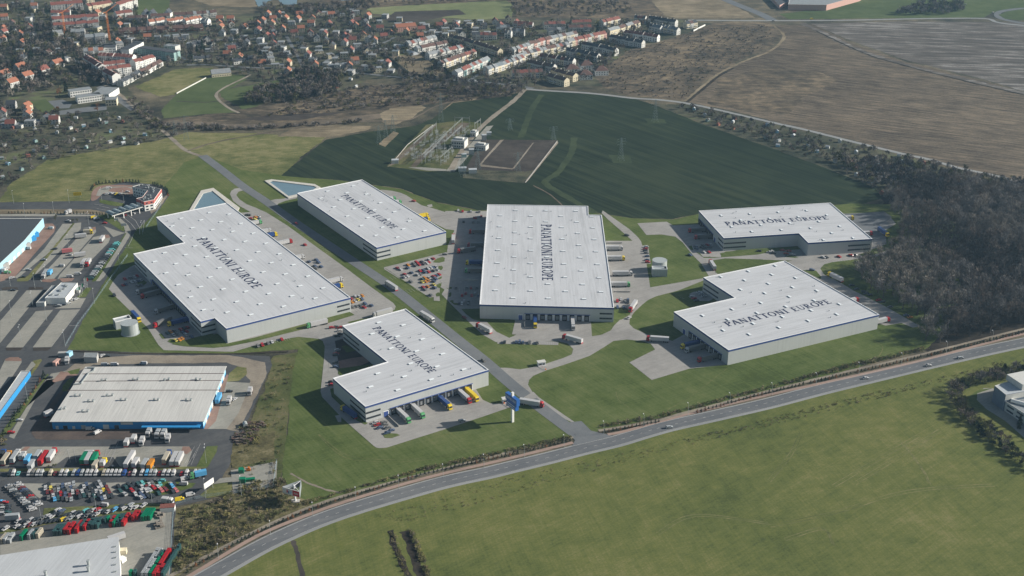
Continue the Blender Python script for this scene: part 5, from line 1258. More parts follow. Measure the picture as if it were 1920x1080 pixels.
# ================================================================== lorries
def lorry(front, rear, c, tc, label, group='lorries of the logistics park', deg=None, zoff=0, length=13.2, cab=True):
    a = G(*front, 1.8)
    if deg is None:
        b = G(*rear, 1.8); ang = math.atan2(a[1] - b[1], a[0] - b[0])
    else: ang = R(deg)
    t = thing('lorry', label, 'lorry', (a[0] - math.cos(ang) * (length + 3.0), a[1] - math.sin(ang) * (length + 3.0), Z[7] - .05), ang, group)
    L_ = length
    m = MB(); m.box(0, -1.28, 1.15, L_, 1.28, 4.0, 0, bottom=True)
    m.build('trailer', 'car_' + tc, t)
    m = MB(); m.box(.4, -1.0, .75, L_ - .2, 1.0, 1.13, 0, bottom=True); m.box(2.6, -1.24, .3, 3.2, -1.0, .9, 0); m.box(L_ * .5, -1.22, .35, L_ * .72, -1.05, .95, 0); m.box(L_ * .5, 1.05, .35, L_ * .72, 1.22, .95, 0)
    m.build('chassis', 'door', t)
    m = MB(); m.box(-.06, -1.28, .5, -.005, 1.28, 1.1, 0, bottom=True); m.build('rear_bumper', 'red', t)
    wm = MB()
    xs = [.8 + k * 1.35 for k in range(3)] if L_ > 9 else [1.5]
    if cab:
        x0 = L_ + .7
        prof = [(x0, .6), (x0 + 2.25, .5), (x0 + 2.3, 1.6), (x0 + 2.0, 3.1), (x0 + 1.5, 3.75), (x0, 3.85)]
        cb = MB(); n_ = len(prof); cb.v += [(x, -1.22, z) for x, z in prof] + [(x, 1.22, z) for x, z in prof]
        for k in range(n_): j = (k + 1) % n_; cb.face((k, n_ + k, n_ + j, j))
        cb.face(list(range(n_))); cb.face(list(range(n_, 2 * n_))[::-1])
        co = cb.build('cab', 'car_' + c, t)
        g = MB(); g.poly([(x0 + 2.29, -1.1, 1.75), (x0 + 2.29, 1.1, 1.75), (x0 + 2.045, 1.1, 2.95), (x0 + 2.045, -1.1, 2.95)])
        for s in (-1, 1):
            q = [(x0 + 1.1, s * 1.235, 1.8), (x0 + 2.1, s * 1.235, 1.8), (x0 + 1.9, s * 1.235, 2.7), (x0 + 1.1, s * 1.235, 2.7)]; g.poly(q if s < 0 else q[::-1])
        g.build('windscreen', 'glass', co)
        m = MB(); m.box(x0 - 2.6, -.45, .7, x0 + .3, .45, 1.0, 0, bottom=True); m.build('frame', 'door', t)
        xs += [L_ - .9, x0 + 1.3]
    for x in xs:
        for s in (-1, 1):
            w2 = MB(); w2.cyl(0, .5, -.16, .16, .5, 0, 9, axis='y'); 
            link('wheel', WHEEL, t, (x, s * 1.08, 0))
    return t
w2 = MB(); w2.cyl(0, .5, -.16, .16, .5, 0, 9, axis='y'); WHEEL = w2.mesh('wheel', ['tyre'])
def dock_lorry(front, deg, c, tc, label, **k): return lorry(front, None, c, tc, label, deg=deg, **k)
LW = ' docked on the shaded left side of the largest warehouse'
for f_, r_, c, tc, lab in [((255, 549), (300, 538), 'w', 'g', 'white cab grey trailer lorry, topmost' + LW), ((264, 557), (299, 547.5), 'r', 'g', 'red cab grey trailer lorry, second' + LW), ((290, 586), (326, 575), 's', 'g', 'silver cab lorry, third' + LW),
        ((288, 612), (321, 598), 'r', 'g', 'red cab lorry standing askew before the left docks of the largest warehouse'), ((314, 609), (350, 600), 'Y', 'B', 'yellow cab blue trailer lorry, lowest' + LW), ((262, 602), (247, 586), 'Y', 'B', 'yellow cab blue trailer lorry driving beside the round tank'),
        ((857, 472), (892, 467), 'r', 'g', 'red cab lorry standing askew left of the central warehouse'), ((850, 442), (849.5, 457), 'r', 'w', 'red cab white trailer lorry between the two yards'), ((1181, 583), (1191, 569), 'r', 'w', 'red cab white trailer lorry leaving the right yard of the central warehouse'),
        ((1055, 631), (1090, 641), 'r', 'w', 'red cab white trailer lorry turning in front of the central warehouse'), ((894, 609), (917, 621), 'r', 'w', 'red cab white trailer lorry left of the front row of cars'),
        ((813, 602), (792.5, 590), 'w', 'w', 'all white lorry heading down the park road'), ((724, 530), (742.5, 542), 'w', 'w', 'all white lorry heading up the park road by the stepped car park'),
        ((575, 612), (608.7, 604), 'G', 'w', 'green cab lorry on the road before the largest warehouse'), ((1019.5, 760), (975, 753), 'r', 'w', 'red cab white trailer lorry right behind the tall blue sign'),
        ((1211.5, 635), (1254, 638), 'r', 'w', 'red cab white trailer lorry entering the lower right dock yard'), ((1331, 490), (1342, 507), 'r', 'w', 'red cab white trailer lorry between the two right warehouses'),
        ((1552.5, 513.5), (1578, 526), 'Y', 'w', 'yellow cab white trailer lorry at the edge of the wood'), ((1665, 442), (1651, 432), 'Y', 'B', 'yellow cab blue trailer lorry half hidden by the wood'), ((640.5, 764), (664, 780), 'Y', 'B', 'yellow cab blue trailer lorry in the shade left of the nearest warehouse')]:
    lorry(f_, r_, c, tc, lab)
FD = ' at the front docks of the nearest warehouse'
for f_, r_, c, tc, lab in [((768, 791), (746.5, 771), 'G', 'w', 'green cab white trailer lorry, leftmost' + FD), ((794.5, 782), (773, 762), 'G', 'w', 'green cab white trailer lorry, second' + FD), ((845.5, 766), (824, 747.5), 'Y', 'B', 'yellow cab blue trailer lorry' + FD),
        ((882, 754), (860.5, 735), 'r', 'w', 'red cab white trailer lorry' + FD), ((895.5, 750.5), (874, 731.5), 'Y', 'Y', 'all yellow lorry' + FD)]:
    lorry(f_, r_, c, tc, lab)
for f_, d, c, tc, lab in [((491, 416), 33, 'G', 'w', 'green cab lorry, first from the top docked on the right side of the largest warehouse'), ((509, 432), 33, 'w', 'w', 'white cab lorry, second from the top docked on the right side of the largest warehouse'),
        ((520, 439), 33, 'Y', 'B', 'yellow cab blue trailer lorry, third docked on the right side of the largest warehouse'), ((548, 452), 33, 'r', 'w', 'red cab lorry standing out from the right side of the largest warehouse'), ((571, 481), 33, 'w', 'w', 'white cab lorry above the six dark cars'),
        ((643, 523), 33, 'w', 'w', 'white cab lorry above the blue one near the right end of the largest warehouse'), ((643, 535), 33, 'Y', 'B', 'yellow cab blue trailer lorry near the right end of the largest warehouse'),
        ((742, 372), 33, 'G', 'w', 'green cab lorry, upper of two behind the rectangular warehouse'), ((752.5, 378.5), 33, 'G', 'w', 'green cab lorry, lower of two behind the rectangular warehouse'), ((803, 403), 33, 'Y', 'Y', 'all yellow lorry behind the rectangular warehouse'), ((806, 411), 33, 'Y', 'B', 'yellow cab blue trailer lorry beneath the yellow one behind the rectangular warehouse'),
        ((879, 435), 180, 'r', 'g', 'pinkish red cab lorry, topmost docked left of the central warehouse'), ((876, 460), 180, 'r', 'g', 'red cab lorry, second docked left of the central warehouse'), ((873, 493), 180, 'Y', 'B', 'yellow cab blue trailer lorry docked left of the central warehouse'), ((871, 508), 180, 'G', 'g', 'green cab lorry, lowest docked left of the central warehouse'),
        ((1168, 466), 0, 'w', 'w', 'white cab lorry, topmost docked right of the central warehouse'), ((1172, 485), 0, 'Y', 'w', 'yellow cab white trailer lorry docked right of the central warehouse'), ((1186, 513.5), 0, 'w', 'w', 'white lorry standing off the right docks beside the tank'), ((1181.8, 534), 0, 'G', 'w', 'green cab white trailer lorry, lowest docked right of the central warehouse'),
        ((1003.8, 613), -90, 'Y', 'B', 'yellow cab blue trailer lorry at the front docks of the central warehouse'), ((1075, 617), -90, 'w', 'w', 'white lorry at the front docks of the central warehouse'),
        ((1277, 651), 205, 'Y', 'B', 'yellow cab blue trailer lorry at the docks of the nearest right warehouse'), ((1285, 658), 205, 'w', 'g', 'white cab grey trailer lorry at the docks of the nearest right warehouse'), ((1308, 676), 205, 'r', 'g', 'red cab grey trailer lorry at the docks of the nearest right warehouse'),
        ((1609.5, 562), 26, 'r', 'w', 'red cab lorry peeping out behind the nearest right warehouse'), ((1667.5, 599), 26, 'r', 'w', 'red cab lorry at the far right end of the nearest right warehouse'),
        ((1290.5, 433), 189, 'r', 'g', 'red cab lorry, upper of two at the docks of the farthest right warehouse'), ((1302, 445.5), 189, 'r', 'g', 'red cab lorry, lower of two at the docks of the farthest right warehouse'),
        ((1601, 409), 9, 'Y', 'w', 'yellow cab lorry behind the farthest right warehouse'), ((1636, 438), 9, 'r', 'w', 'red cab lorry behind the farthest right warehouse'), ((699, 592), 213, 'w', 'w', 'white lorry partly hidden behind the nearest warehouse')]:
    dock_lorry(f_, d, c, tc, lab)
# lorries of the left estate: (front px, rear px, cab, trailer, length)
K = [((20, 849), (3, 873), 'o', 'e', 13, 'beige trailer lorry at the left end of the parked lorry line'), ((9, 846), (1, 858), 'B', 'k', 7, 'blue cab lorry behind the beige trailer'), ((36, 846), (18, 873), 'w', 's', 13, 'white and blue lorry in the parked lorry line'),
     ((47, 850), (36, 866), 'w', 's', 7, 'short white and blue lorry in the parked lorry line'), ((60, 852), (50, 867), None, 'L', 8, 'light blue trailer in the parked lorry line'), ((67, 862), (57, 877), None, 's', 8, 'short silver trailer nearest the van row'), ((79, 844), (70, 857), None, 's', 8, 'silver trailer behind the others'),
     ((92, 845), (75, 869), None, 'r', 13, 'open red trailer in the parked lorry line'), ((104, 843), (87, 870), 'r', 'w', 13, 'red and white lorry in the parked lorry line'), ((165, 848), (150, 875), 'w', 'n', 13, 'green trailer lorry with white cab'), ((173, 848), (159, 875), 'w', 'w', 13, 'white lorry between two green ones'),
     ((184, 848), (170, 875), 'r', 'n', 13, 'green trailer lorry with red cab'), ((187, 863), (178, 876), None, 'e', 7, 'short pale trailer by the green lorries'), ((198, 862), (188, 877), 'Y', 'w', 7, 'yellow sided short lorry'), ((254, 845), (236, 875), None, 'w', 17, 'double white road train'),
     ((262, 858), (252, 873), None, 'w', 8, 'white trailer beside the double road train'), ((279, 860), (270, 874), None, 's', 8, 'pale trailer with dark rear'), ((290, 861), (281, 875), None, 'o', 8, 'orange brown trailer in the parked lorry line'), ((319, 847), (304, 874), 'B', 'e', 13, 'beige trailer lorry with blue cab'),
     ((334, 847), (320, 875), None, 'w', 13, 'left one of two long white trailers'), ((344, 847), (330, 875), None, 'w', 13, 'right one of two long white trailers'),
     ((243, 822), (238, 831), None, 'w', 6, 'short white trailer, left of the pair before the blue hall'), ((256, 815), (251, 824), None, 'w', 6, 'short white trailer, right of the pair before the blue hall'), ((264, 834), (270, 820), 'w', 'w', 7, 'white lorry before the blue hall with its cab downwards'),
     ((276, 818), (283, 805), 'w', 's', 7, 'white lorry backed to the blue hall, left of three'), ((293, 820), (301, 806), 'w', 's', 7, 'white lorry backed to the blue hall, middle of three'), ((304, 820), (312, 806), 'w', 's', 7, 'white lorry backed to the blue hall, right of three'), ((313, 828), (318, 814), 'w', 'w', 6, 'small white lorry before the blue hall'),
     ((405, 760), (413, 741), None, 'L', 11, 'light blue trailer at the right wall of the blue hall'), ((427, 757), (434, 742), 'w', 'w', 7, 'white lorry in the yard right of the blue hall'), ((467, 739), (472, 726), 'w', 'w', 6, 'white lorry alone on the sandy road'),
     ((125, 681), (127, 672), 'w', 'w', 5.5, 'small white lorry by the red container'), ((168, 476), (146, 479), None, 'w', 10, 'white trailer under the upper lamp post of the bays'), ((143, 469.5), (122, 472), None, 'p', 9, 'cream trailer below the upper bay lamp'), ((169, 441.5), (145, 444), None, 'w', 10, 'large white box trailer in the upper bays'),
     ((174, 435), (152, 436.5), 'Y', 'e', 8, 'yellow cab tipper in the upper bays'), ((172, 430), (158, 433), 'w', 'g', 7, 'grey tipper behind the yellow one'), ((196, 443), (187, 455), None, 'w', 10, 'white trailer alone on the right island'), ((153, 499), (166, 481), 'w', 'w', 11, 'white lorry left of the red cab one in the bays'),
     ((162, 498), (174, 481), 'r', 'w', 11, 'white trailer lorry with red cab in the bays'), ((80, 521), (93, 502), 'w', 's', 13, 'long white lorry at the end of the left bay'), ((89, 518), (97, 508), None, 'L', 7, 'blue box lorry beside the long white one'), ((122, 400), (134, 396.5), 'w', 'w', 6, 'white lorry on the top avenue'),
     ((356, 894), (384, 888), 'G', 'L', 10, 'blue tarpaulin lorry with green cab at the compound gate'), ((325, 941), (305, 939), 'w', 'w', 7, 'white box lorry at the estate bend'), ((245, 1001), (224, 1008), None, 'w', 10, 'white trailer with red print beside the grey hall'), ((0, 973) , (13, 972), None, 's', 8, 'pale trailer on the left edge of the compound'),
     ((12, 504), (4, 512), 'w', 'w', 6, 'white lorry at the lower end of the light blue wall'), ((104, 773) if 0 else (106, 770), (97, 774), None, 'w', 6, 'white trailer at the left wall of the blue hall')]
for f_, r_, c, tc, L_, lab in K: lorry(f_, r_, c or 'w', tc, lab, 'lorries and trailers of the old estate', length=(max(3.2, L_ - 3.3) if c is not None else L_ * .92), cab=c is not None)
# crate stacks: (x0, x1, y top, y bottom) in the close up of the crate yard
CR = [(0, 26, 385, 515, 'e'), (30, 68, 385, 512, 's'), (72, 115, 380, 508, 's'), (208, 243, 345, 480, 'n'), (290, 325, 345, 468, 's'), (333, 368, 340, 462, 't'), (378, 415, 330, 455, 'e'), (555, 585, 290, 430, 't'), (590, 622, 288, 428, 't'), (626, 656, 285, 425, 't'),
      (668, 700, 275, 410, 'r'), (708, 748, 265, 415, 'r'), (790, 828, 250, 402, 'r'), (838, 872, 240, 370, 't'), (878, 910, 238, 375, 'r'), (920, 955, 230, 362, 't'), (962, 1000, 225, 358, 't'), (1005, 1040, 220, 355, 't'), (1095, 1120, 205, 300, 't'), (1126, 1149, 200, 290, 'n'),
      (1152, 1185, 190, 338, 'r'), (1190, 1220, 188, 335, 'n'), (1225, 1250, 180, 330, 't'), (1254, 1281, 178, 330, 't'), (1285, 1320, 170, 328, 'r'), (1358, 1388, 205, 255, 'r'), (1390, 1426, 145, 272, 'r'), (1430, 1460, 145, 262, 'r'), (1490, 1530, 122, 272, 'n'), (1533, 1562, 120, 268, 'n'), (1565, 1598, 120, 265, 'n'),
      (1495, 1530, 540, 870, 's'), (1533, 1572, 545, 870, 's'), (1575, 1608, 580, 870, 'n'), (1612, 1655, 545, 880, 'r'), (1660, 1700, 550, 700, 't'), (1660, 1700, 708, 870, 'r'), (1705, 1740, 500, 870, 't'), (1365, 1400, 805, 860, 'n'), (1410, 1440, 800, 860, 't')]
for i, (x0, x1, y0, y1, c) in enumerate(CR):
    h = 3.4
    a = G(x0 / 5.647, 930 + (y1) / 5.647, 0); b = G(x1 / 5.647, 930 + y1 / 5.647, 0); cc = G(x0 / 5.647, 930 + y0 / 5.647, h)
    W_ = b[0] - a[0]; D_ = max(2.5, cc[1] - a[1]); skew = cc[0] - a[0]
    ang = -math.atan2(skew * 0 + .12 * D_, D_)
    t_ = thing('crate_stack', '%s crate stack, %s from the left %s' % ({'e': 'pale wooden', 's': 'light grey', 'n': 'green', 't': 'dark green', 'r': 'red'}[c], ordn(i if i < 31 else i - 31), 'in the line under the parked cars' if i < 31 else 'in the block beside the grey hall'), 'crates', (a[0], a[1], Z[6]), ang, 'crate stacks in the crate yard')
    nx, ny, nz = max(1, round(W_ / 1.5)), max(2, round(D_ / 1.25)), 4; m = MB(); rr = random.Random(i)
    for ix in range(nx):
        for iy in range(ny):
            top = nz if rr.random() < .9 else nz - 1
            for iz in range(top):
                m.box(W_ * ix / nx + .1, D_ * iy / ny + .1, h * iz / nz + .03, W_ * (ix + 1) / nx - .1, D_ * (iy + 1) / ny - .1, h * (iz + 1) / nz - .16, 0)
    m.build('crates', 'car_' + c, t_)
for lab, px, s, rz, mt in (('red shipping container by the pink paving', (107, 683), (6, 2.5, 2.8), 75, 'pinkwall'), ('grey tank container beside the entrance lane', (120, 668), (7, 2.6, 3), 5, 'greywall'), ('light blue container beside the grey tank container', (131, 667.5), (4, 2.6, 3.2), 70, 'ltblue'),
                     ('cream box container at the wall of the grey hall', (231, 1038), (4, 2.8, 2.6), 5, 'cream'), ('small white container at the wall of the grey hall', (230, 1053), (3, 3, 2.2), 60, 'white'), ('green recycling container in the fenced square', (470, 902), (5, 2, 1.7), 10, 'bluedoor')):
    boxthing('container', lab, 'container', px, s, rz, 'car_n' if 'green' in lab else mt, group='loose containers')
for lab, px, s, rz, mt in (('green cabin nearer the left in the fenced square', (453, 886), (3, 3, 2.5), 5, 'car_n'), ('green cabin by the red machine in the fenced square', (455, 905), (3.5, 2.5, 3), 5, 'car_n'), ('white cabin with brick roof by the fence corner', (315, 957), (8, 4, 3), 8, 'white')):
    boxthing('cabin', lab, 'cabin', px, s, rz, mt, 'redroof' if 'brick' in lab else None)
# ================================================================== houses
ROOFM = dict(o='orange_roof', r='redroof', b='brown_roof', d='dark_roof', g='grey_roof', w='house_roof', t='slate')
ROOFN = dict(o='orange', r='dark red', b='brown', d='dark', g='flat grey', w='flat pale', t='slate')
WALLM = dict(w='offwhite', c='cream', g='greywall', t='tealwall', p='pinkwall', b='brick', W='white')
WALLN = dict(w='white', c='cream', g='grey', t='teal', p='salmon', b='brick', W='bright white')
def house_meshes(w, l, h, rh, roof, wall, hip=False, flat=False):
    """ridge along x"""
    x, y = l / 2, w / 2; m = MB(); m.box(-x, -y, 0, x, y, h, 0)
    rf = MB(); e = .35
    if flat:
        rf.box(-x - .2, -y - .2, h, x + .2, y + .2, h + .35, 0, bottom=True)
    else:
        if hip: rx = x - y * .9
        else: rx = x + .25
        A = (-rx, 0, h + rh); B = (rx, 0, h + rh); z = h - .15
        rf.poly([(-x - e, -y - e, z), (x + e, -y - e, z), B, A]); rf.poly([(x + e, y + e, z), (-x - e, y + e, z), A, B])
        if hip: rf.poly([(x + e, -y - e, z), (x + e, y + e, z), B]); rf.poly([(-x - e, y + e, z), (-x - e, -y - e, z), A])
        else:
            m.poly([(x, -y, h), (x, y, h), (x, 0, h + rh * .95)]); m.poly([(-x, y, h), (-x, -y, h), (-x, 0, h + rh * .95)])
            rf.poly([(-x - e, -y - e, z), A, (-x - e, -y, z)]) if 0 else None
    # windows as their own mesh
    g = m
    ny = max(2, int(l / 3)); nfl = max(1, int(h / 2.7))
    for f in range(nfl):
        z0 = .9 + f * 2.75
        for k in range(ny):
            xc = -x + l * (k + .5) / ny
            g.poly([(xc - .55, -y - .03, z0), (xc + .55, -y - .03, z0), (xc + .55, -y - .03, z0 + 1.3), (xc - .55, -y - .03, z0 + 1.3)], 1)
            g.poly([(xc + .55, y + .03, z0), (xc - .55, y + .03, z0), (xc - .55, y + .03, z0 + 1.3), (xc + .55, y + .03, z0 + 1.3)], 1)
        for k in range(2):
            yc = -y + w * (k + .5) / 2
            for s in (-1, 1):
                q = [(s * (x + .03), yc - .5, z0), (s * (x + .03), yc + .5, z0), (s * (x + .03), yc + .5, z0 + 1.3), (s * (x + .03), yc - .5, z0 + 1.3)]; g.poly(q if s > 0 else q[::-1], 1)
    c = MB()
    if not flat: c.box(x * .35, .3, h + rh * .4, x * .35 + .7, 1.1, h + rh + .9, 0)
    return (m.mesh('wall', [WALLM[wall], 'glass']), rf.mesh('roof', [ROOFM[roof]]), None, None if flat else c.mesh('chimney', ['brick']))
HC = {}
def house(px, roof, wall, label, group, rz=None, w=8.5, l=10.5, h=5.6, rh=3.8, hip=False, name='house', cat='house'):
    flat = roof in 'gwt' and rh <= 4
    k = (roof, wall, w, l, h, rh, hip)
    if k not in HC: HC[k] = house_meshes(w, l, h, rh, roof, wall, hip, flat)
    a = HC[k]; x, y = G(px[0], px[1], h * .6)
    if rz is None: rz = 90 + random.uniform(-14, 14)
    t = thing(name, label, cat, (x, y, 0.1), R(rz), group)
    link('wall', a[0], t); rf = link('roof', a[1], t)
    if a[3]: link('chimney', a[3], rf)
    return t
def houses(s, tile, where, group, rz=None, wall='wgcwg', **kw):
    L_ = [q.split(',') for q in s.split()]
    L_ = sorted(((tile[0] + float(q[0]) / tile[2], tile[1] + float(q[1]) / tile[2], q[2], q[3] if len(q) > 3 else None) for q in L_), key=lambda q: q[0])
    for i, (x, y, r, wl) in enumerate(L_):
        wl = wl or random.choice(wall)
        pos = ordn(i) + ' from the left' if i <= len(L_) // 2 else ordn(len(L_) - 1 - i) + ' from the right'
        k2 = dict(kw)
        if r in 'gwt' and 'h' not in kw: k2['h'] = random.choice([5.6, 6.2, 3.2])
        house((x, y), r, wl, '%s roofed %s house, %s %s' % (ROOFN[r], WALLN[wl], pos, where), group, rz if rz is not None else random.choice([80, 95, 110, 10]) + random.uniform(-8, 8), **k2)
zt = (480, 0, 7.2)
houses('160,195,o 310,200,o 590,200,o 400,255,o 235,260,o 90,285,o 25,330,o 215,320,o 565,265,o 765,255,o 745,320,o 850,195,r 930,180,w 1020,205,o 1150,195,w 1310,215,r 1510,220,o 1300,135,w 1350,165,w 480,310,w 350,190,g', zt, "in the suburb's top rows", 'houses of the garden suburb')
houses('985,330,r 1470,310,d 360,395,o 205,410,r 30,415,r 520,450,r 735,455,r 930,465,r 1080,445,w 1200,495,r 1250,515,r 1450,480,o 1305,550,r 1195,580,r 1675,390,r 1510,385,r 1600,550,o 1520,535,d', zt, "in the middle of the suburb", 'houses of the garden suburb')
houses('230,500,r 150,495,r 60,540,w 240,600,r 340,585,g 100,615,g 150,665,g 355,655,g 180,735,g 415,720,g 440,750,g 200,795,g 120,700,g 620,625,w 650,670,w 590,545,d 850,640,w 1030,625,d 700,745,r 1000,750,w 1190,735,g 1370,615,g 1500,690,d 1720,675,w', zt, "in the suburb's cubic rows", 'houses of the garden suburb')
houses('1070,805,w 960,855,w 430,855,o 260,885,w 330,885,w 800,885,o 1260,895,o 1470,910,g 1640,935,g 1530,735,w 1570,760,w 1770,865,r 1690,835,w 1820,955,w 1180,885,w 1010,890,g 1110,890,g', zt, "in the suburb's lowest row", 'houses of the garden suburb')
zw = (0, 100, 6.354)
houses('240,175,o,w 510,210,r,w 680,130,o,w 320,280,o,w 50,260,o,w 140,360,o,w', zw, "in the big left group", 'orange roofed houses on the left', 62, w=11, l=14, h=6.5, rh=4.5)
houses('780,75,w 30,715,r 130,850,r 50,860,w 235,860,w 360,825,w 420,820,w 550,790,d 650,800,r 320,640,o 325,690,o 330,735,o', zw, 'above the left allotments', 'houses above the left allotments')
z0 = (0, 0, 8)
houses('50,440,o 300,520,o 30,590,o 445,420,r 440,545,d 60,490,r 340,880,d 330,650,o 230,480,w 190,440,w 500,150,d', z0, "in the wooded top left", 'houses of the wooded top left quarter')
zq = (200, 0, 8)
houses('190,300,o 190,390,o 305,380,w 1700,290,o 1690,355,o 1715,415,o 1860,290,o 1870,370,o 280,555,w 360,605,g 615,565,o 765,565,w 905,560,t 1040,550,w 1180,545,w 1250,670,w 1730,500,d 1850,585,g 1870,700,w 1880,745,r 1600,680,d 1500,600,d 1540,750,w', zq, "around the brick roofed terrace", 'houses around the brick roofed terrace')
houses('585,225,d,W 690,225,d,W 925,215,d,W', zq, "below the green slope", 'three bright gabled houses', 85, w=9, l=13, h=6, rh=6)
zr = (720, 30, 6.857)
houses('460,265,o 480,180,r 290,205,o 620,205,w 790,175,w 930,135,r 930,75,w 1000,235,d 1100,115,w 1180,175,w 790,245,g 760,95,r 870,215,g 1240,75,g 1430,75,r 1600,45,b 1700,95,r 1860,135,r 640,190,w 150,470,t 700,230,g 560,230,w', zr, "above the terraced estate", 'houses at the top of the terraced estate', wall='wgc')
# ---------------------------------------------------------------- terraces: one building, many roofs
cm_ = MB(); cm_.box(-.25, -.5, -.5, .25, .5, 1.0, 0); CHIM = cm_.mesh('chimney', ['offwhite'])
cm_ = MB(); cm_.box(-1, -1.2, 0, 1, 0, .9, 0, bottom=True); BALC = cm_.mesh('balcony', ['offwhite'])
def terrace(p0, p1, n, roofs, wall, label, depth=9, h=7.5, rh=3.2, group='terraces of the town', flat=False, name='terraced_row', dorm=False):
    a, b = G(*p0, h * .5), G(*p1, h * .5); u, L2 = unit(a, b); rz = math.atan2(u[1], u[0])
    t = thing(name, label, 'terrace', (a[0], a[1], 0.1), rz, group); y = depth / 2
    rr = random.Random(int(p0[0] * 7 + p0[1])); m = MB(); q = MB(); wks = []; rks = []; chim = []; bal = []
    for k in range(n):
        x0, x1 = L2 * k / n, L2 * (k + 1) / n; st = rr.uniform(-.35, .35); hh = h + st; dy = rr.choice([-.6, 0, .5]) if not flat else 0
        wk = wall[k % len(wall)]
        if wk not in wks: wks.append(wk)
        wi = wks.index(wk) + 1; m.box(x0 + .01, -y + dy, 0, x1 - .01, y + dy, hh, wi)
        rk = roofs[rr.randrange(len(roofs))]
        if rk not in rks: rks.append(rk)
        ri_ = rks.index(rk)
        if flat: q.box(x0 - .05, -y + dy - .2, hh, x1 - .05, y + dy + .2, hh + .5, ri_)
        else:
            e = .3; zt_ = hh + rh
            q.poly([(x0, -y + dy - e, hh - .1), (x1 - .05, -y + dy - e, hh - .1), (x1 - .05, dy, zt_), (x0, dy, zt_)], ri_); q.poly([(x1 - .05, y + dy + e, hh - .1), (x0, y + dy + e, hh - .1), (x0, dy, zt_), (x1 - .05, dy, zt_)], ri_)
            for xx, s in ((x0 + .01, -1), (x1 - .01, 1)):
                f = [(xx, -y + dy, hh), (xx, y + dy, hh), (xx, dy, zt_ + .15)]; m.poly(f if s > 0 else f[::-1], wi)
            chim.append((x0, dy, zt_))
            if dorm: m.box((x0 + x1) / 2 - .8, -y + dy + .6, hh, (x0 + x1) / 2 + .8, dy, hh + rh * .75, wi)
        nf = max(2, int(hh / 2.7)); W_ = x1 - x0
        for f in range(nf):
            for s in (-1, 1):
                for fx in (.3, .7):
                    xc = x0 + W_ * fx; yy = s * y + dy + s * .03; z0_ = .8 + 2.6 * f
                    qd = [(xc - .6, yy, z0_), (xc + .6, yy, z0_), (xc + .6, yy, z0_ + 1.4), (xc - .6, yy, z0_ + 1.4)]; m.poly(qd if s < 0 else qd[::-1], 0)
        if rr.random() < .5: bal.append((x0 + .8, x1 - .8, -y + dy))
    for f in range(2):
        for xx, s in ((-.03, -1), (L2 + .03, 1)):
            for yc in (-1.8, 1.8):
                qd = [(xx, yc - .5, 1 + 2.6 * f), (xx, yc + .5, 1 + 2.6 * f), (xx, yc + .5, 2.3 + 2.6 * f), (xx, yc - .5, 2.3 + 2.6 * f)]; m.poly(qd if s > 0 else qd[::-1], 0)
    m.build('wall', ['glass'] + [WALLM[k] for k in wks], t); q.build('roof', [ROOFM[k] for k in rks], t)
    for x0, dy, z in chim[::2]: link('chimney', CHIM, t, (x0 + .35, dy, z))
    for x0, x1, yy in bal: link('balcony', BALC, t, ((x0 + x1) / 2, yy, 2.5)).scale = ((x1 - x0) / 2, 1, 1)
    return t
def TR(tile, x0, y0, x1, y1, n, roofs, wall, label, **k): return terrace((tile[0] + x0 / tile[2], tile[1] + y0 / tile[2]), (tile[0] + x1 / tile[2], tile[1] + y1 / tile[2]), n, roofs, wall, label, **k)
ze = (960, 20, 5.053)
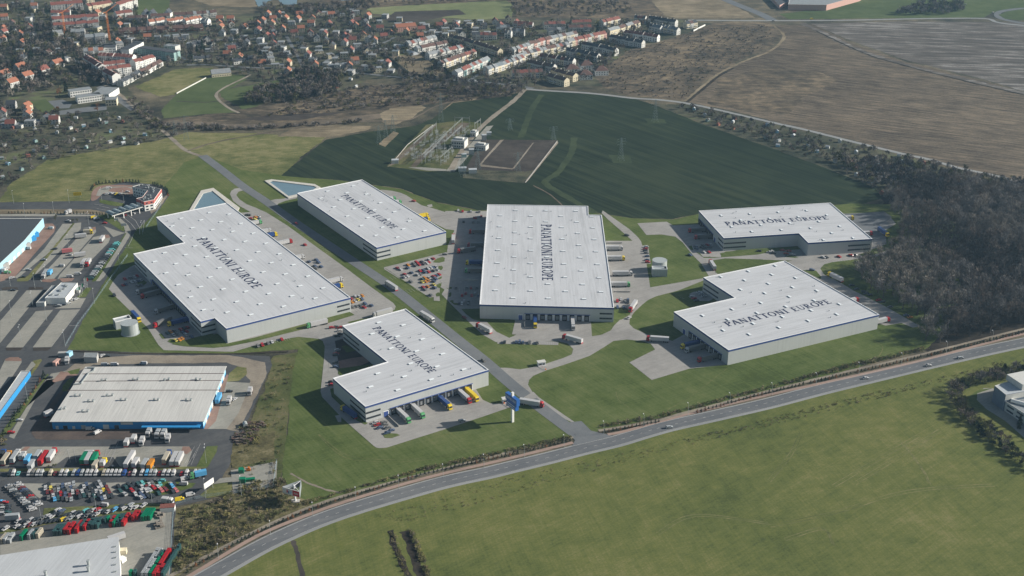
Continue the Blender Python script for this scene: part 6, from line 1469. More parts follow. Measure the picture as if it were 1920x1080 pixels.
for a in [(350, 640, 520, 690, 5, 'b', 'c', 'lower of two brown roofed rows nearest the far lane'), (395, 585, 600, 645, 6, 'b', 'c', 'upper of two brown roofed rows nearest the far lane'), (0, 610, 290, 600, 8, 'br', 'wc', 'low white row with party walls above the poplar trees'),
          (165, 510, 405, 560, 7, 'dddb', 'w', 'dark roofed row with a white gable above the low white row'), (270, 450, 590, 500, 8, 'bbrd', 'wwc', 'mixed dark and red roofed row with a pale gable'), (530, 395, 825, 455, 7, 'd', 'w', 'dark roofed row with bright gable, second from the scrub'),
          (680, 335, 995, 400, 8, 'dddb', 'w', 'long dark roofed row with bright gable in the estate'), (935, 270, 1245, 325, 8, 'dddb', 'w', 'dark roofed row below the long maroon one'), (1070, 225, 1390, 270, 7, 'r', 'W', 'long maroon roofed white row at the scrub edge'),
          (515, 315, 880, 235, 12, 'rrw', 'wcp', 'pinkish red roofed row climbing to the right'), (905, 215, 1195, 130, 9, 'bgwr', 'c', 'tan gabled row at the top of the estate'), (355, 285, 605, 235, 7, 'gwb', 'wc', 'pale stepped row in the middle of the estate'),
          (155, 340, 360, 285, 7, 'rrb', 'wp', 'red roofed stepped row left of the pale one'), (0, 395, 150, 350, 5, 'rwg', 'wp', 'short mixed row left of the red stepped one'), (95, 435, 525, 340, 14, 'bwrd', 'cw', 'long mixed row with a cream gable'), (0, 480, 100, 445, 3, 'wg', 'wp', 'short pale row ending at a cream gable'),
          (1165, 85, 1270, 95, 4, 'dr', 'w', 'short dark roofed row at the far road'), (1300, 90, 1560, 130, 9, 'd', 'w', 'long dark roofed row at the far road'), (1310, 165, 1420, 185, 4, 'dt', 'w', 'short dark row behind the maroon one'), (1425, 175, 1580, 205, 5, 'wt', 'wc', 'blue grey roofed row with orange gable'),
          (1640, 145, 1740, 130, 3, 'bd', 'cw', 'small tan group at the tip of the estate'), (850, 130, 1010, 95, 5, 'rwr', 'wc', 'short row in the top middle of the estate'), (565, 130, 750, 125, 5, 'rr', 'c', 'red roofed short row at the top, upper of two'), (535, 180, 750, 175, 6, 'rb', 'gw', 'red roofed short row at the top, lower of two'),
          (300, 150, 500, 140, 5, 'rb', 'wg', 'short red roofed row near the fallow field'), (20, 140, 200, 150, 5, 'rrb', 'gp', 'short orange red row at the top left of the estate'), (0, 210, 120, 215, 3, 'dg', 'gw', 'short dark row by the yellow tree'), (340, 205, 500, 195, 4, 'dg', 'wg', 'short grey row in the shade of trees')]:
    TR(ze, *a[:4], a[4], a[5], a[6], a[7])
for a in [(560, 530, 1000, 430, 12, 'rwwg', 'w', 'terrace with a red roofed left end, second from the walled field'), (725, 640, 1160, 490, 13, 'brwrb', 'wc', 'long terrace with bright gable above the hedge gap'), (915, 770, 1330, 580, 12, 'rrgw', 'wwt', 'nearest terrace with red roof at its lower end'),
          (1310, 720, 1780, 565, 12, 'rtwb', 'wc', 'terrace right of the estate street'), (295, 390, 650, 300, 9, 'bggr', 'gw', 'uppermost left terrace by the greenhouses'), (415, 450, 800, 375, 8, 'bbwb', 'w', 'terrace with one pale blue roof'), (870, 290, 1500, 480, 14, 'bbdb', 'c', 'long brown roofed row running down to an orange gable'),
          (1130, 270, 1450, 270, 6, 'dbr', 'gw', 'dark row with two white gables'), (1445, 170, 1620, 170, 4, 'wdg', 'W', 'short white gabled row near the fields'), (1560, 245, 1640, 250, 2, 'dg', 'w', 'pair of white houses under the fields')]:
    TR(zr, *a[:4], a[4], a[5], a[6], a[7])
houses('700,525,b,W 840,575,b,W 565,560,b,W 690,615,b,W', ze, "of the hipped villas", 'four hipped villas', 10, w=15, l=17, h=6.5, rh=5, hip=True, name='villa')
TR(zq, 185, 480, 1450, 415, 18, 'b', 'b', 'very long low terrace with a brown red roof', depth=16, h=5, rh=3.5)
for i, (x0, x1, y0, y1) in enumerate(((620, 870, 365, 325), (895, 1140, 355, 310), (1165, 1400, 345, 295))): TR(zq, x0, y0, x1, y1, 7, 'o', 'W', 'bright terrace with small orange roofs, %s from the left of three' % ordn(i))
for a in [(315, 300, 620, 290, 7, 'b', 'w', 'dark red row left behind the bright terraces'), (665, 275, 955, 260, 6, 'b', 'w', 'dark red row behind the middle bright terrace'), (1010, 255, 1300, 240, 6, 'b', 'g', 'brown row below the moor'), (1300, 240, 1650, 215, 7, 'bg', 'w', 'brown and white row at the right below the moor'), (1440, 340, 1540, 350, 3, 'w', 'W', 'small white group right of the bright terraces')]:
    TR(zq, *a[:4], a[4], a[5], a[6], a[7])
z4 = (0, 0, 4)
for a in [(380, 60, 620, 40, 6, 'r', 'g', 'ornate red roofed block at the top left', 16, 11), (385, 110, 530, 105, 4, 'r', 'w', 'small red gabled block at the top left', 9, 7), (650, 70, 830, 40, 6, 'r', 'c', 'red roofed apartment block, middle of the top left', 14, 11), (640, 12, 700, 5, 2, 'g', 'c', 'pale apartment block at the top edge', 12, 12),
          (865, 60, 1000, 20, 5, 'r', 'w', 'turreted red roofed block at the top, upper part', 16, 11), (865, 125, 985, 110, 4, 'r', 'w', 'turreted red roofed block at the top, lower part', 14, 10), (390, 160, 740, 135, 8, 'r', 'w', 'long red roofed block beside the left crane', 13, 8), (400, 205, 740, 180, 8, 'r', 'g', 'red roofed block in front of the cranes', 10, 7), (535, 255, 640, 250, 3, 'g', 'g', 'grey shell building between the cranes', 10, 8), (640, 300, 790, 290, 4, 'g', 'g', 'unfinished concrete frame right of the left crane', 14, 10), (400, 270, 470, 262, 2, 'w', 'w', 'round fronted pale building at the left crane', 14, 9)]:
    TR(z4, *a[:4], a[4], a[5], a[6], a[7], depth=a[8], h=a[9])
for a in [(655, 455, 770, 530, 7, 'r', 'W', 'white and red roofed estate wing running down to the right'), (750, 440, 1010, 455, 9, 'r', 'W', 'long white estate wing under the flat blocks'), (780, 510, 940, 495, 5, 'r', 'W', 'short white estate wing in the inner court'), (790, 550, 980, 525, 6, 'r', 'W', 'lower white estate wing of the court'), (800, 560, 880, 600, 3, 'r', 'W', 'white corner block at the street end of the estate'), (1000, 495, 1150, 455, 5, 'r', 'W', 'right white estate block with bright balconies'), (630, 410, 780, 400, 4, 'ow', 'W', 'top left white estate block')]:
    TR(z4, *a[:4], a[4], a[5], a[6], a[7], depth=11, h=11, rh=3, group='red roofed white estate')
for a in [(785, 385, 875, 380, 3, 'd', 'W', 'white flat roofed block, leftmost', 13, 12), (870, 355, 925, 350, 2, 'g', 'w', 'white flat roofed block, middle', 12, 12), (940, 405, 1050, 350, 5, 'd', 'W', 'white flat roofed block with many balconies', 12, 13), (1055, 385, 1330, 420, 9, 'd', 't', 'teal stepped apartment block', 13, 11), (1250, 360, 1335, 370, 3, 'g', 'w', 'pale block behind the teal one', 11, 9)]:
    TR(z4, *a[:4], a[4], a[5], a[6], a[7], depth=a[8], h=a[9], flat=True, group='flat roofed blocks')
terrace((226, 158), (258, 140), 8, 'd', 'w', 'dark roofed white row along the field, left half', h=5.5, rh=3, group='dark roofed rows along the field')
terrace((260, 140), (291, 127), 6, 'd', 'wW', 'bright half hidden row along the field, upper half', h=5.5, rh=3, group='dark roofed rows along the field') if 0 else terrace((262, 140), (300, 119), 8, 'b', 'W', 'bright row along the field, right half', h=5.5, rh=3, group='dark roofed rows along the field')
for a in [(1430, 345, 1530, 320, 4, 'd', 'g', 'low dark barn row, upper'), (1310, 305, 1400, 300, 3, 'd', 'g', 'low dark barn row left of the spruces'), (1450, 450, 1580, 440, 4, 'd', 'c', 'long dark roofed green house row by the street'), (1690, 360, 1800, 345, 4, 'd', 'g', 'dark row right of the poplars'), (1745, 470, 1860, 455, 3, 'd', 'w', 'grey house row right of the spruces')]:
    TR(z4, *a[:4], a[4], a[5], a[6], a[7], h=4.5, rh=3)
used_ = [(o.location.x, o.location.y) for o in COL.objects if o.name.startswith(('house', 'terraced', 'villa'))]
def rx(poly, n, where, group, roofs, seed):
    r_ = random.Random(seed); p = GP(pts(poly)); xs = [q[0] for q in p]; ys = [q[1] for q in p]; got = []; tr = 0
    while len(got) < n and tr < 4000:
        tr += 1; x, y = r_.uniform(min(xs), max(xs)), r_.uniform(min(ys), max(ys)); c = False
        for i in range(len(p)):
            (x1, y1), (x2, y2) = p[i], p[(i + 1) % len(p)]
            if (y1 > y) != (y2 > y) and x < (x2 - x1) * (y - y1) / (y2 - y1) + x1: c = not c
        if c and all((x - a) ** 2 + (y - b) ** 2 > 19 ** 2 for a, b in used_): used_.append((x, y)); got.append((x, y))
    got.sort(key=lambda q: q[0] / q[1])
    for i, (x, y) in enumerate(got):
        rf, wl = r_.choice(roofs), r_.choice('wgcg'); pos = ordn(i) + ' from the left' if i <= len(got) // 2 else ordn(len(got) - 1 - i) + ' from the right'
        t = house((960, 540), rf, wl, '%s roofed %s house, %s %s' % (ROOFN[rf], WALLN[wl], pos, where), group, R(0) + r_.choice([80, 95, 10]) + r_.uniform(-9, 9), h=r_.choice([3.2, 5.6]))
        t.location = (x, y, .1)
rx('400,60 560,25 700,25 790,50 720,100 700,140 560,140 420,118', 34, 'half hidden in the suburb trees', 'houses in the suburb trees', 'obdgwr', 1)
rx('0,8 120,4 250,20 250,90 120,100 0,120', 26, 'half hidden at the top left', 'houses in the top left trees', 'obdgw', 2)
rx('790,45 960,42 1000,50 880,70 800,75', 10, 'between fields and terraced estate', 'houses under the far fields', 'rdgw', 3)
rx('0,200 60,205 90,225 0,235', 6, 'at the left allotment edge', 'houses at the allotment edge', 'wdr', 4)
# hall and long building in the green field
house((414, 138), 'w', 'c', 'long cream barn alone on the green field', 'barn', 22, w=12, l=24, h=4.5, rh=4.4, name='barn', cat='barn')
house((1011, 43) if 0 else (760, 52), 'o', 'p', 'long pink roofed house at the top of the terraced estate', 'pink house', 20, w=14, l=30, h=7, rh=4)
# school
g_ = MB(); g_.box(-.8, -.05, 0, .8, 0, 1.7, 0); WIN = g_.mesh('window', ['glass'])
def wing(px0, px1, depth, h, label, wall='W', roof='dark_roof', name='school_wing'):
    a, b = G(*px0, h), G(*px1, h); u, L2 = unit(a, b); t = thing(name, label, 'school', (a[0], a[1], .1), math.atan2(u[1], u[0]), 'school wings')
    m = MB(); m.box(0, 0, 0, L2, depth, h, 0); m.build('wall', WALLM[wall], t); m = MB(); m.box(-.2, -.2, h, L2 + .2, depth + .2, h + .3, 0, bottom=True); m.build('roof', 'grey_roof', t)
    g = MB()
    for f in range(int(h / 3.3)):
        n = int(L2 / 2.6)
        for k in range(n):
            x = L2 * (k + .5) / n; z = 1 + 3.3 * f; link('window', WIN, t, (x, 0, z))
wing((131, 172.5), (172, 167), 12, 7, 'rear white school wing with rows of windows'); wing((145, 184), (190, 178), 12, 7, 'front white school wing with rows of windows')
wing((172, 176), (204, 177), 30, 7, 'grey roofed connecting school wing'); wing((197, 188), (218, 187), 14, 7.5, 'cream sports hall of the school', 'c')
# the walled sports ground wall, greenhouses, sheds
for i, (px, l) in enumerate((((130 / 6.857 + 720, 30 + 400 / 6.857), 26), ((280 / 6.857 + 720, 30 + 465 / 6.857), 22))):
    x, y = G(*px); t = thing('greenhouse', 'arched greenhouse, %s of two by the walled field' % ('left' if i == 0 else 'right'), 'greenhouse', (x, y, .1), R(-5 if i == 0 else -50), 'greenhouses'); m = MB()
    for k in range(8):
        a0, a1 = math.pi * k / 8, math.pi * (k + 1) / 8; m.poly([(0, -5 * math.cos(a0), 4 * math.sin(a0)), (l, -5 * math.cos(a0), 4 * math.sin(a0)), (l, -5 * math.cos(a1), 4 * math.sin(a1)), (0, -5 * math.cos(a1), 4 * math.sin(a1))])
    m.poly([(0, -5 * math.cos(math.pi * k / 8), 4 * math.sin(math.pi * k / 8)) for k in range(9)][::-1]); m.poly([(l, -5 * math.cos(math.pi * k / 8), 4 * math.sin(math.pi * k / 8)) for k in range(9)])
    m.build('shell', 'pale_roof', t)
def wallline(px, h, w, mat, label, name='wall', cat='wall'):
    c = GP(px); t = None; m = MB()
    for a, b in zip(c, c[1:]):
        u, L2 = unit(a, b); nx, ny = -u[1] * w / 2, u[0] * w / 2
        m.prism([(a[0] + nx, a[1] + ny), (a[0] - nx, a[1] - ny), (b[0] - nx, b[1] - ny), (b[0] + nx, b[1] + ny)], 0, h)
    tag(m.build(name, mat), label, cat)
wallline(pts('331,176 386,147'), 1.4, .7, 'offwhite', 'long pale wall between the two green fields')
wallline(pts('1045,265 985,343'), .7, .5, 'concrete', 'pale wall on the right side of the substation plots')
wallline(pts('734,308 764,272 812,235'), .7, .4, 'concrete', 'pale wall on the left side of the substation')
wallline(pts('1300,59 1322,48'), 2, .8, 'white', 'white garden wall at the tip of the terraced estate')
wallline(pts('720,103 770,142 845,149'), 3, 2.0, pmat('hedge_green', (.02, .03, .022), .9, var=.3), 'dark clipped hedge round the walled field', 'hedge', 'hedge')
wallline(pts('780,90 820,118 850,142'), 3, 2.0, pmat('hedge_green_b', (.02, .03, .022), .9, var=.3), 'dark clipped hedge right of the walled field', 'hedge', 'hedge')
# mesh fences along the estate road
for px, lab in ((T(0, 470, 4.909, '1178,45 1000,290 870,480 720,680 605,880'), 'blue grey mesh fence between the estate road and the lawn'), (T(170, 340, 12, '1590,500 1500,690 1380,860 1250,1050'), 'blue grey mesh fence behind the office block'),
                (pts('519,866 512,915'), 'mesh fence right of the fenced square'), (pts('326,950 322,1010 318,1079'), 'mesh fence on the right of the crate yard'), (pts('326,948 350,940 385,932 435,926 512,915'), 'mesh fence along the lower side of the estate bend')):
    c = GP(px); t = thing('fence', lab, 'fence', (0, 0, 0)); m = MB()
    for a, b in zip(c, c[1:]):
        u, L2 = unit(a, b); n = max(1, int(L2 / 4)); p = MB()
        for k in range(n + 1): x, y = a[0] + u[0] * L2 * k / n, a[1] + u[1] * L2 * k / n; m.bar((x, y, 0), (x, y, 1.9), .06)
        for z in (.3, .7, 1.1, 1.5, 1.85): m.bar((a[0], a[1], z), (b[0], b[1], z), .035)
    m.build('mesh_panel', pmat('fence_blue', (.25, .33, .36), .6), t)
# allotment sheds
sh = MB(); sh.box(-2, -1.6, 0, 2, 1.6, 2.3, 0); sh.poly([(-2.2, -1.9, 2.2), (2.2, -1.9, 2.2), (2.2, 0, 3.2), (-2.2, 0, 3.2)], 1); sh.poly([(2.2, 1.9, 2.2), (-2.2, 1.9, 2.2), (-2.2, 0, 3.2), (2.2, 0, 3.2)], 1)
sh.poly([(2, -1.6, 2.3), (2, 1.6, 2.3), (2, 0, 3.1)]); sh.poly([(-2, 1.6, 2.3), (-2, -1.6, 2.3), (-2, 0, 3.1)])
SH = [sh.mesh('garden_shed', m_) for m_ in (['offwhite', 'grey_roof'], ['ltblue', 'pale_roof'], ['brick', 'redroof'], ['offwhite', 'pale_roof'], ['tealwall', 'grey_roof'])]
rs = random.Random(3)
def inpoly(p, x, y):
    c = False
    for i in range(len(p)):
        (x1, y1), (x2, y2) = p[i], p[(i + 1) % len(p)]
        if (y1 > y) != (y2 > y) and x < (x2 - x1) * (y - y1) / (y2 - y1) + x1: c = not c
    return c
def scatter(poly, n, r=rs, mind=0, px=True):
    p = GP(poly) if px else poly; xs = [q[0] for q in p]; ys = [q[1] for q in p]; out = []; tries = 0
    while len(out) < n and tries < n * 60:
        tries += 1; x, y = r.uniform(min(xs), max(xs)), r.uniform(min(ys), max(ys))
        if inpoly(p, x, y) and (mind == 0 or all((x - a) ** 2 + (y - b) ** 2 > mind * mind for a, b in out)): out.append((x, y))
    return out
ALL_L = pts('0,215 60,215 120,222 200,215 255,235 300,262 210,282 90,302 0,360')
ALL_R = pts('1260,198 1290,200 1440,236 1590,270 1690,295 1760,315 1650,365 1560,315 1420,262 1330,232')
for poly, n, lab, grp in ((ALL_L, 34, 'in the left allotments', 'garden sheds in the left allotments'), (ALL_R, 34, 'in the allotments beyond the dark field', 'garden sheds in the right allotments'), (pts('560,160 640,150 700,150 680,165 620,176'), 6, 'under the suburb trees', 'sheds under the suburb')):
    ss = sorted(scatter(poly, n, mind=14), key=lambda q: q[0] / q[1])
    for i, (x, y) in enumerate(ss):
        o = link('garden_shed', rs.choice(SH), None, (x, y, .1), rs.uniform(0, 3)); k = o.data.materials[0].name
        tag(o, {'offwhite': 'white walled ', 'off_white': 'white walled ', 'light_blue_cladding': 'pale blue ', 'brick': 'brown red ', 'teal_render': 'teal '}.get(k, '') + 'garden shed, %s from the %s ' % (ordn(i if i <= len(ss) // 2 else len(ss) - 1 - i), 'left' if i <= len(ss) // 2 else 'right') + lab, 'shed', grp)
# ================================================================== masts, lamps, substation
def lattice(px, h, label, w=5.5, arms=(.72, .84, .95), al=4.6, name='pylon'):
    x, y = G(*px); t = thing(name, label, 'pylon' if name == 'pylon' else 'crane', (x, y, 0), R(20), 'pylons' if name == 'pylon' else None)
    m = MB(); n = 8; prev = None
    for k in range(n + 1):
        z = h * k / n; hw = w / 2 * (1 - .86 * (k / n) ** .8); c = [(-hw, -hw, z), (hw, -hw, z), (hw, hw, z), (-hw, hw, z)]
        if prev:
            for i in range(4):
                m.bar(prev[i], c[i], .09); m.bar(prev[i], c[(i + 1) % 4], .045); m.bar(c[i], c[(i + 1) % 4], .045)
        prev = c
    m.build('mast', 'mast', t); 
    for f in arms:
        a = MB(); z = h * f; L_ = al * (1.15 - .5 * abs(f - .84) * 3)
        for s in (-1, 1):
            a.bar((0, 0, z + .9), (s * L_, 0, z), .06); a.bar((0, 0, z - .5), (s * L_, 0, z), .06); a.bar((s * L_, 0, z), (s * L_, 0, z - 1.6), .05)
        a.build('cross_arm', 'mast', t)
    return t
for px, h, lab in (((827, 230), 34, 'tallest pylon above the substation'), ((1228, 228), 25, 'pylon at the upper edge of the dark field'), ((1164, 301), 24, 'pylon standing alone in the dark field'), ((737, 249), 20, 'right pylon of three on the dirt strip'), ((723.5, 259), 20, 'middle pylon of three on the dirt strip'), ((711, 270), 20, 'left pylon of three on the dirt strip'),
                   ((350, 264), 28, 'pylon on the green meadow by the dirt track'), ((329, 256), 18, 'shorter pylon by the dirt track'), ((896, 318), 22, 'pylon in front of the flat substation office'), ((867, 330), 23, 'pylon at the lower edge of the substation'), ((971, 322), 20, 'pylon between the dark substation plots'), ((956, 244), 13, 'small pylon right of the dirt road'), ((1037.5, 264), 16, 'pylon at the corner of the dark plots')):
    lattice(px, h, lab)
def crane(px, h, label):
    x, y = G(*px); t = thing('tower_crane', label, 'crane', (x, y, 0), R(60)); m = MB()
    for sx in (-.9, .9):
        for sy in (-.9, .9): m.bar((sx, sy, 0), (sx, sy, h), .12)
    for k in range(int(h / 3)):
        m.bar((-.9, -.9, k * 3), (.9, -.9, k * 3 + 3), .08); m.bar((.9, .9, k * 3), (-.9, .9, k * 3 + 3), .08)
    m.build('mast', 'orange', t); m = MB(); m.bar((0, 0, h), (22, 0, h + 8), .25); m.bar((0, 0, h), (-8, 0, h), .3); m.build('jib', 'orange', t)
    m = MB(); m.box(-9, -1, h - 1.5, -6, 1, h + .3, 0, bottom=True); m.build('counterweight', 'concrete', t)
crane((123, 68), 34, 'left orange tower crane in the town'); crane((206, 76), 40, 'right orange tower crane in the town')
def lamp(px, h, label, group, arm=1, double=False):
    x, y = G(*px); t = thing('street_lamp', label, 'lamp', (x, y, 0), R(100), group)
    m = MB(); m.bar((0, 0, 0), (0, 0, h), .13, n=6, r2=.07); m.build('pole', 'steel', t)
    for s in ((1, -1) if double else (1,)):
        m = MB(); m.bar((0, 0, h), (s * 1.6, 0, h + .3), .06); m.build('arm', 'steel', t); m = MB(); m.box(s * 1.9 - .5, -.2, h + .22, s * 1.9 + .5, .2, h + .4, 0, bottom=True); m.build('lamp_head', 'cap', t)
HL = pts('507.5,1004 587,969 667.5,940 748,917.5 831,896 907.5,877.5 983,859 1057.5,840 1132,814 1207,800 1290,779 1368,760 1447,741 1530,722 1610,702 1690,684 1774,662 1860,641 410,1048')
for i, p in enumerate(sorted(HL)): lamp(p, 8, 'slim highway lamp, %s from the left along the pink path' % ordn(i), 'lamps along the highway')
EL = pts('130,381 26,382 47.5,407 102,404 167,422 129,467 87.5,525 225,504 267.5,440 122.5,650 177.5,570 22,594 52.5,752 387,869 286,947 182.5,966 79,982 20,537 66,541 40,640 88,602 62,575 386,935 453,930 191,377 233,383')
for i, p in enumerate(sorted(EL)): lamp(p, 12, 'tall estate lamp post, %s from the left' % ordn(i), 'lamp posts of the old estate', double=i % 3 == 0)
# flags by the workshop
for i, (x, y) in enumerate(T(0, 470, 4.909, '735,430 748,415 762,400 785,350 795,340 808,345')):
    g = G(x, y); t = thing('flagpole', 'white flagpole, %s from the front by the workshop' % ordn(i), 'flagpole', (g[0], g[1], 0), 0, 'flagpoles by the workshop'); m = MB(); m.bar((0, 0, 0), (0, 0, 9), .09); m.build('pole', 'cap', t); m = MB(); m.poly([(.05, 0, 6), (1.2, .3, 5.9), (1.2, .3, 8.8), (.05, 0, 8.9)]); m.build('flag', 'car_' + 'nwnwnr'[i], t)
# billboards / small signs of the estate
for lab, px, sz, rz, mt in (('yellow advertising board beside the top avenue', (146, 371), (7, 3.2, 4), 10, 'yellow'), ('white advertising board at the compound gate', (393, 920), (8, 3.5, 5), 60, 'white'), ('white board on the green island by the entrance road', (233, 429), (5, 2.5, 4), 5, 'offwhite'), ('small white board under the toll canopy', (219, 416), (4, 2, 2.5), 5, 'offwhite')):
    g = G(*px); t = thing('advertising_board', lab, 'board', (g[0], g[1], 0), R(rz)); m = MB(); m.box(-sz[0] / 2, -.12, sz[2] - sz[1] / 2, sz[0] / 2, .12, sz[2] + sz[1] / 2, 0, bottom=True); m.build('board', mt, t); 
    for s in (-.35, .35): m = MB(); m.bar((sz[0] * s, 0, 0), (sz[0] * s, 0, sz[2]), .12); m.build('leg', 'steel', t)
# substation gantries
def gantry(p0, p1, h, n, label):
    a, b = G(*p0), G(*p1); u, L2 = unit(a, b); t = thing('gantry', label, 'gantry', (a[0], a[1], 0), math.atan2(u[1], u[0]), 'substation gantries')
    for k in range(n):
        m = MB(); x = L2 * k / (n - 1)
        m.bar((x - .8, 0, 0), (x, 0, h + 2), .13); m.bar((x + .8, 0, 0), (x, 0, h + 2), .13)
        m.build('post', 'steel', t)
    m = MB()
    for o_ in (-.45, .45): m.bar((0, o_, h), (L2, o_, h), .1); 
    m.bar((0, 0, h + .8), (L2, 0, h + .8), .06)
    k = 0; x = 0
    while x < L2: m.bar((x, -.45, h), (min(L2, x + 1.5), .45, h), .035); m.bar((x, 0, h + .8), (min(L2, x + 1.5), .45, h), .035); x += 1.5
    m.build('beam', 'steel', t)
z5 = (710, 190, 5.486)
def zg(x, y): return (z5[0] + x / z5[2], z5[1] + y / z5[2])
for a, b, n, lab in (((445, 640), (860, 260), 6, 'longest bright gantry crossing the substation'), ((365, 520), (595, 310), 3, 'left gantry of the substation'), ((640, 660), (760, 555), 4, 'lower right gantry of the substation'), ((990, 310), (1048, 270), 3, 'top right gantry of the substation'), ((550, 340), (470, 410), 2, 'short left inner gantry of the substation'),
                     ((680, 500), (860, 330), 3, 'inner gantry right of the longest one'), ((785, 250), (935, 255), 2, 'cross gantry at the top of the substation'), ((560, 560), (700, 420), 3, 'inner gantry in the middle of the substation'), ((480, 640), (600, 540), 3, 'lowest inner gantry of the substation')):
    gantry(zg(*a), zg(*b), 9, n, lab)
br = MB()
for k in (-1.4, 0, 1.4):
    br.bar((k, 0, 0), (k, 0, 2.6), .12, n=5); br.cyl(k, 0, 2.6, 3.9, .22, 1, 6)
br.box(-1.8, -.15, 2.3, 1.8, .15, 2.5, 0, bottom=True)
BR = br.mesh('switch_gear', ['steel', 'car_s'])
for x, y in scatter([zg(*p) for p in ((450, 660), (250, 560), (600, 300), (800, 280), (940, 280), (1000, 300), (850, 400), (760, 500), (780, 570), (680, 670))], 95, mind=3.0):
    o = link('switch_gear', BR, None, (x, y, .1), R(42)); tag(o, 'low rack of insulators standing on the substation grass', 'switchgear', 'insulator racks in the substation')
for lab, a, b, h, wl in (('white two storey control house of the substation', (752, 480), (882, 490), 8, 'offwhite'), ('flat white house right of the substation road', (985, 500), (1100, 512), 5, 'offwhite'), ('small white house beside the dirt road in the substation', (940, 365), (1000, 370), 4.5, 'offwhite')):
    A, B = G(*zg(*a)), G(*zg(*b)); u, L2 = unit(A, B); t = thing('control_house', lab, 'building', (A[0], A[1], .1), math.atan2(u[1], u[0])); m = MB(); D_ = 14 if h > 6 else 10; m.box(0, 0, 0, L2, D_, h, 0); m.build('wall', wl, t); m = MB(); m.box(-.3, -.3, h, L2 + .3, D_ + .3, h + .3, 0, bottom=True); m.build('roof', 'grey_roof', t)
    g = MB()
    for f in range(max(1, int(h / 3.5))):
        for k in range(int(L2 / 2.5)): x = 1.2 + k * 2.5; link('window', WIN, t, (x, 0, 1.2 + 3.4 * f))
    m = MB(); m.box(L2 * .2, D_ * .3, h + .31, L2 * .8, D_ * .7, h + 1.8, 0); m.build('roof_box', 'offwhite', t)
for lab, p, s in (('pale transformer hut at the left corner of the substation', (170, 635), (7, 5, 3.6)), ('pale hut under the lower pylon', (862, 715), (8, 5, 3.5)), ('pale hut right of the lower pylon', (968, 735), (8, 5, 3.8)), ('pale hut at the substation gate', (1135, 345), (5, 4, 3)), ('tall grey transformer in the substation', (955, 545), (5, 4, 5.5)), ('grey transformer behind the flat house', (1085, 400), (5, 4, 6)), ('teal transformer on the substation road', (878, 575), (5, 4, 3.5))):
    boxthing('transformer_hut', lab, 'hut', zg(*p), s, 5, 'offwhite' if 'pale' in lab else ('tealwall' if 'teal' in lab else 'greywall'), 'pale_roof')

# ================================================================== trees
def pol(a, r): return (r * math.cos(a), r * math.sin(a))
def leafmat(name, c, var=.35):
    m, N, L = newmat(name); out = N.new('ShaderNodeOutputMaterial'); b = N.new('ShaderNodeBsdfDiffuse'); L.new(b.outputs[0], out.inputs[0])
    g = N.new('ShaderNodeNewGeometry'); n = N.new('ShaderNodeTexNoise'); n.inputs['Scale'].default_value = .09; n.inputs['Detail'].default_value = 4; L.new(g.outputs['Position'], n.inputs['Vector'])
    r = N.new('ShaderNodeValToRGB'); r.color_ramp.elements[0].position = .35; r.color_ramp.elements[1].position = .65
    r.color_ramp.elements[0].color = tuple(v * (1 - var) for v in c) + (1,); r.color_ramp.elements[1].color = tuple(v * (1 + var) for v in c) + (1,)
    L.new(n.outputs[0], r.inputs[0]); L.new(r.outputs[0], b.inputs[0]); return m
M['twig_grey'] = leafmat('bare_twigs_grey', (.165, .155, .148)); M['twig_brown'] = leafmat('bare_twigs_brown', (.14, .118, .102)); M['twig_pale'] = leafmat('bare_twigs_pale', (.215, .195, .17)); M['twig_dark'] = leafmat('bare_twigs_dark', (.068, .064, .062))
M['twig_olive'] = leafmat('olive_twigs', (.10, .10, .05)); M['needle'] = leafmat('needles', (.022, .038, .026)); M['bark'] = pmat('bark', (.075, .06, .05), .9, var=.2); M['rust'] = leafmat('rusty_leaves', (.19, .09, .045)); M['straw'] = leafmat('dry_straw', (.24, .205, .12)); M['greenstraw'] = leafmat('green_straw', (.13, .14, .06)); M['yellowleaf'] = leafmat('yellow_twigs', (.22, .20, .08))
def tri(m, c, d, wdt, L_, rr):
    """one sliver of twig"""
    s = Vector((rr.uniform(-1, 1), rr.uniform(-1, 1), rr.uniform(-1, 1))).cross(d)
    if s.length < 1e-4: return
    s.normalize(); s *= wdt / 2; a = c - d * L_ / 2; b = c + d * L_ / 2
    i = len(m.v); m.v += [tuple(a - s), tuple(a + s), tuple(b)]; m.face((i, i + 1, i + 2))
def bare_tree(seed, h, r, n, tw=(.16, .30), ln=(1.1, 2.4), kind='round'):
    rr = random.Random(seed); m = MB(); t = MB()
    t.bar((0, 0, 0), (rr.uniform(-.3, .3), rr.uniform(-.3, .3), h * .55), .03 * h, n=6, r2=.014 * h)
    cz = h * (.62 if kind == 'round' else .5); rz_ = h * (.40 if kind == 'round' else .5); cl = []
    for k in range(13):
        a = rr.uniform(0, 6.283); f = rr.random() ** .5; zz_ = rr.uniform(-.75, .95); q = math.sqrt(max(.05, 1 - zz_ * zz_)); x, y = pol(a, r * f * q * .85); cl.append((x, y, cz + zz_ * rz_ * .8, rr.uniform(.28, .48) * r))
        if k < 7: t.bar((0, 0, h * rr.uniform(.25, .5)), (x * .9, y * .9, cz + zz_ * rz_ * .7), .011 * h, n=4, r2=.004 * h)
    for k in range(n):
        x, y, z, cr = rr.choice(cl); d = Vector((rr.gauss(0, 1), rr.gauss(0, 1), rr.gauss(0, 1))); d.normalize(); p = Vector((x, y, z)) + d * cr * rr.random() ** .4
        o = (p - Vector((0, 0, h * .3))); o.normalize(); o = (o + Vector((rr.gauss(0, .5), rr.gauss(0, .5), rr.gauss(0, .4)))).normalized()
        tri(m, p, o, rr.uniform(*tw), rr.uniform(*ln), rr)
    return m, t
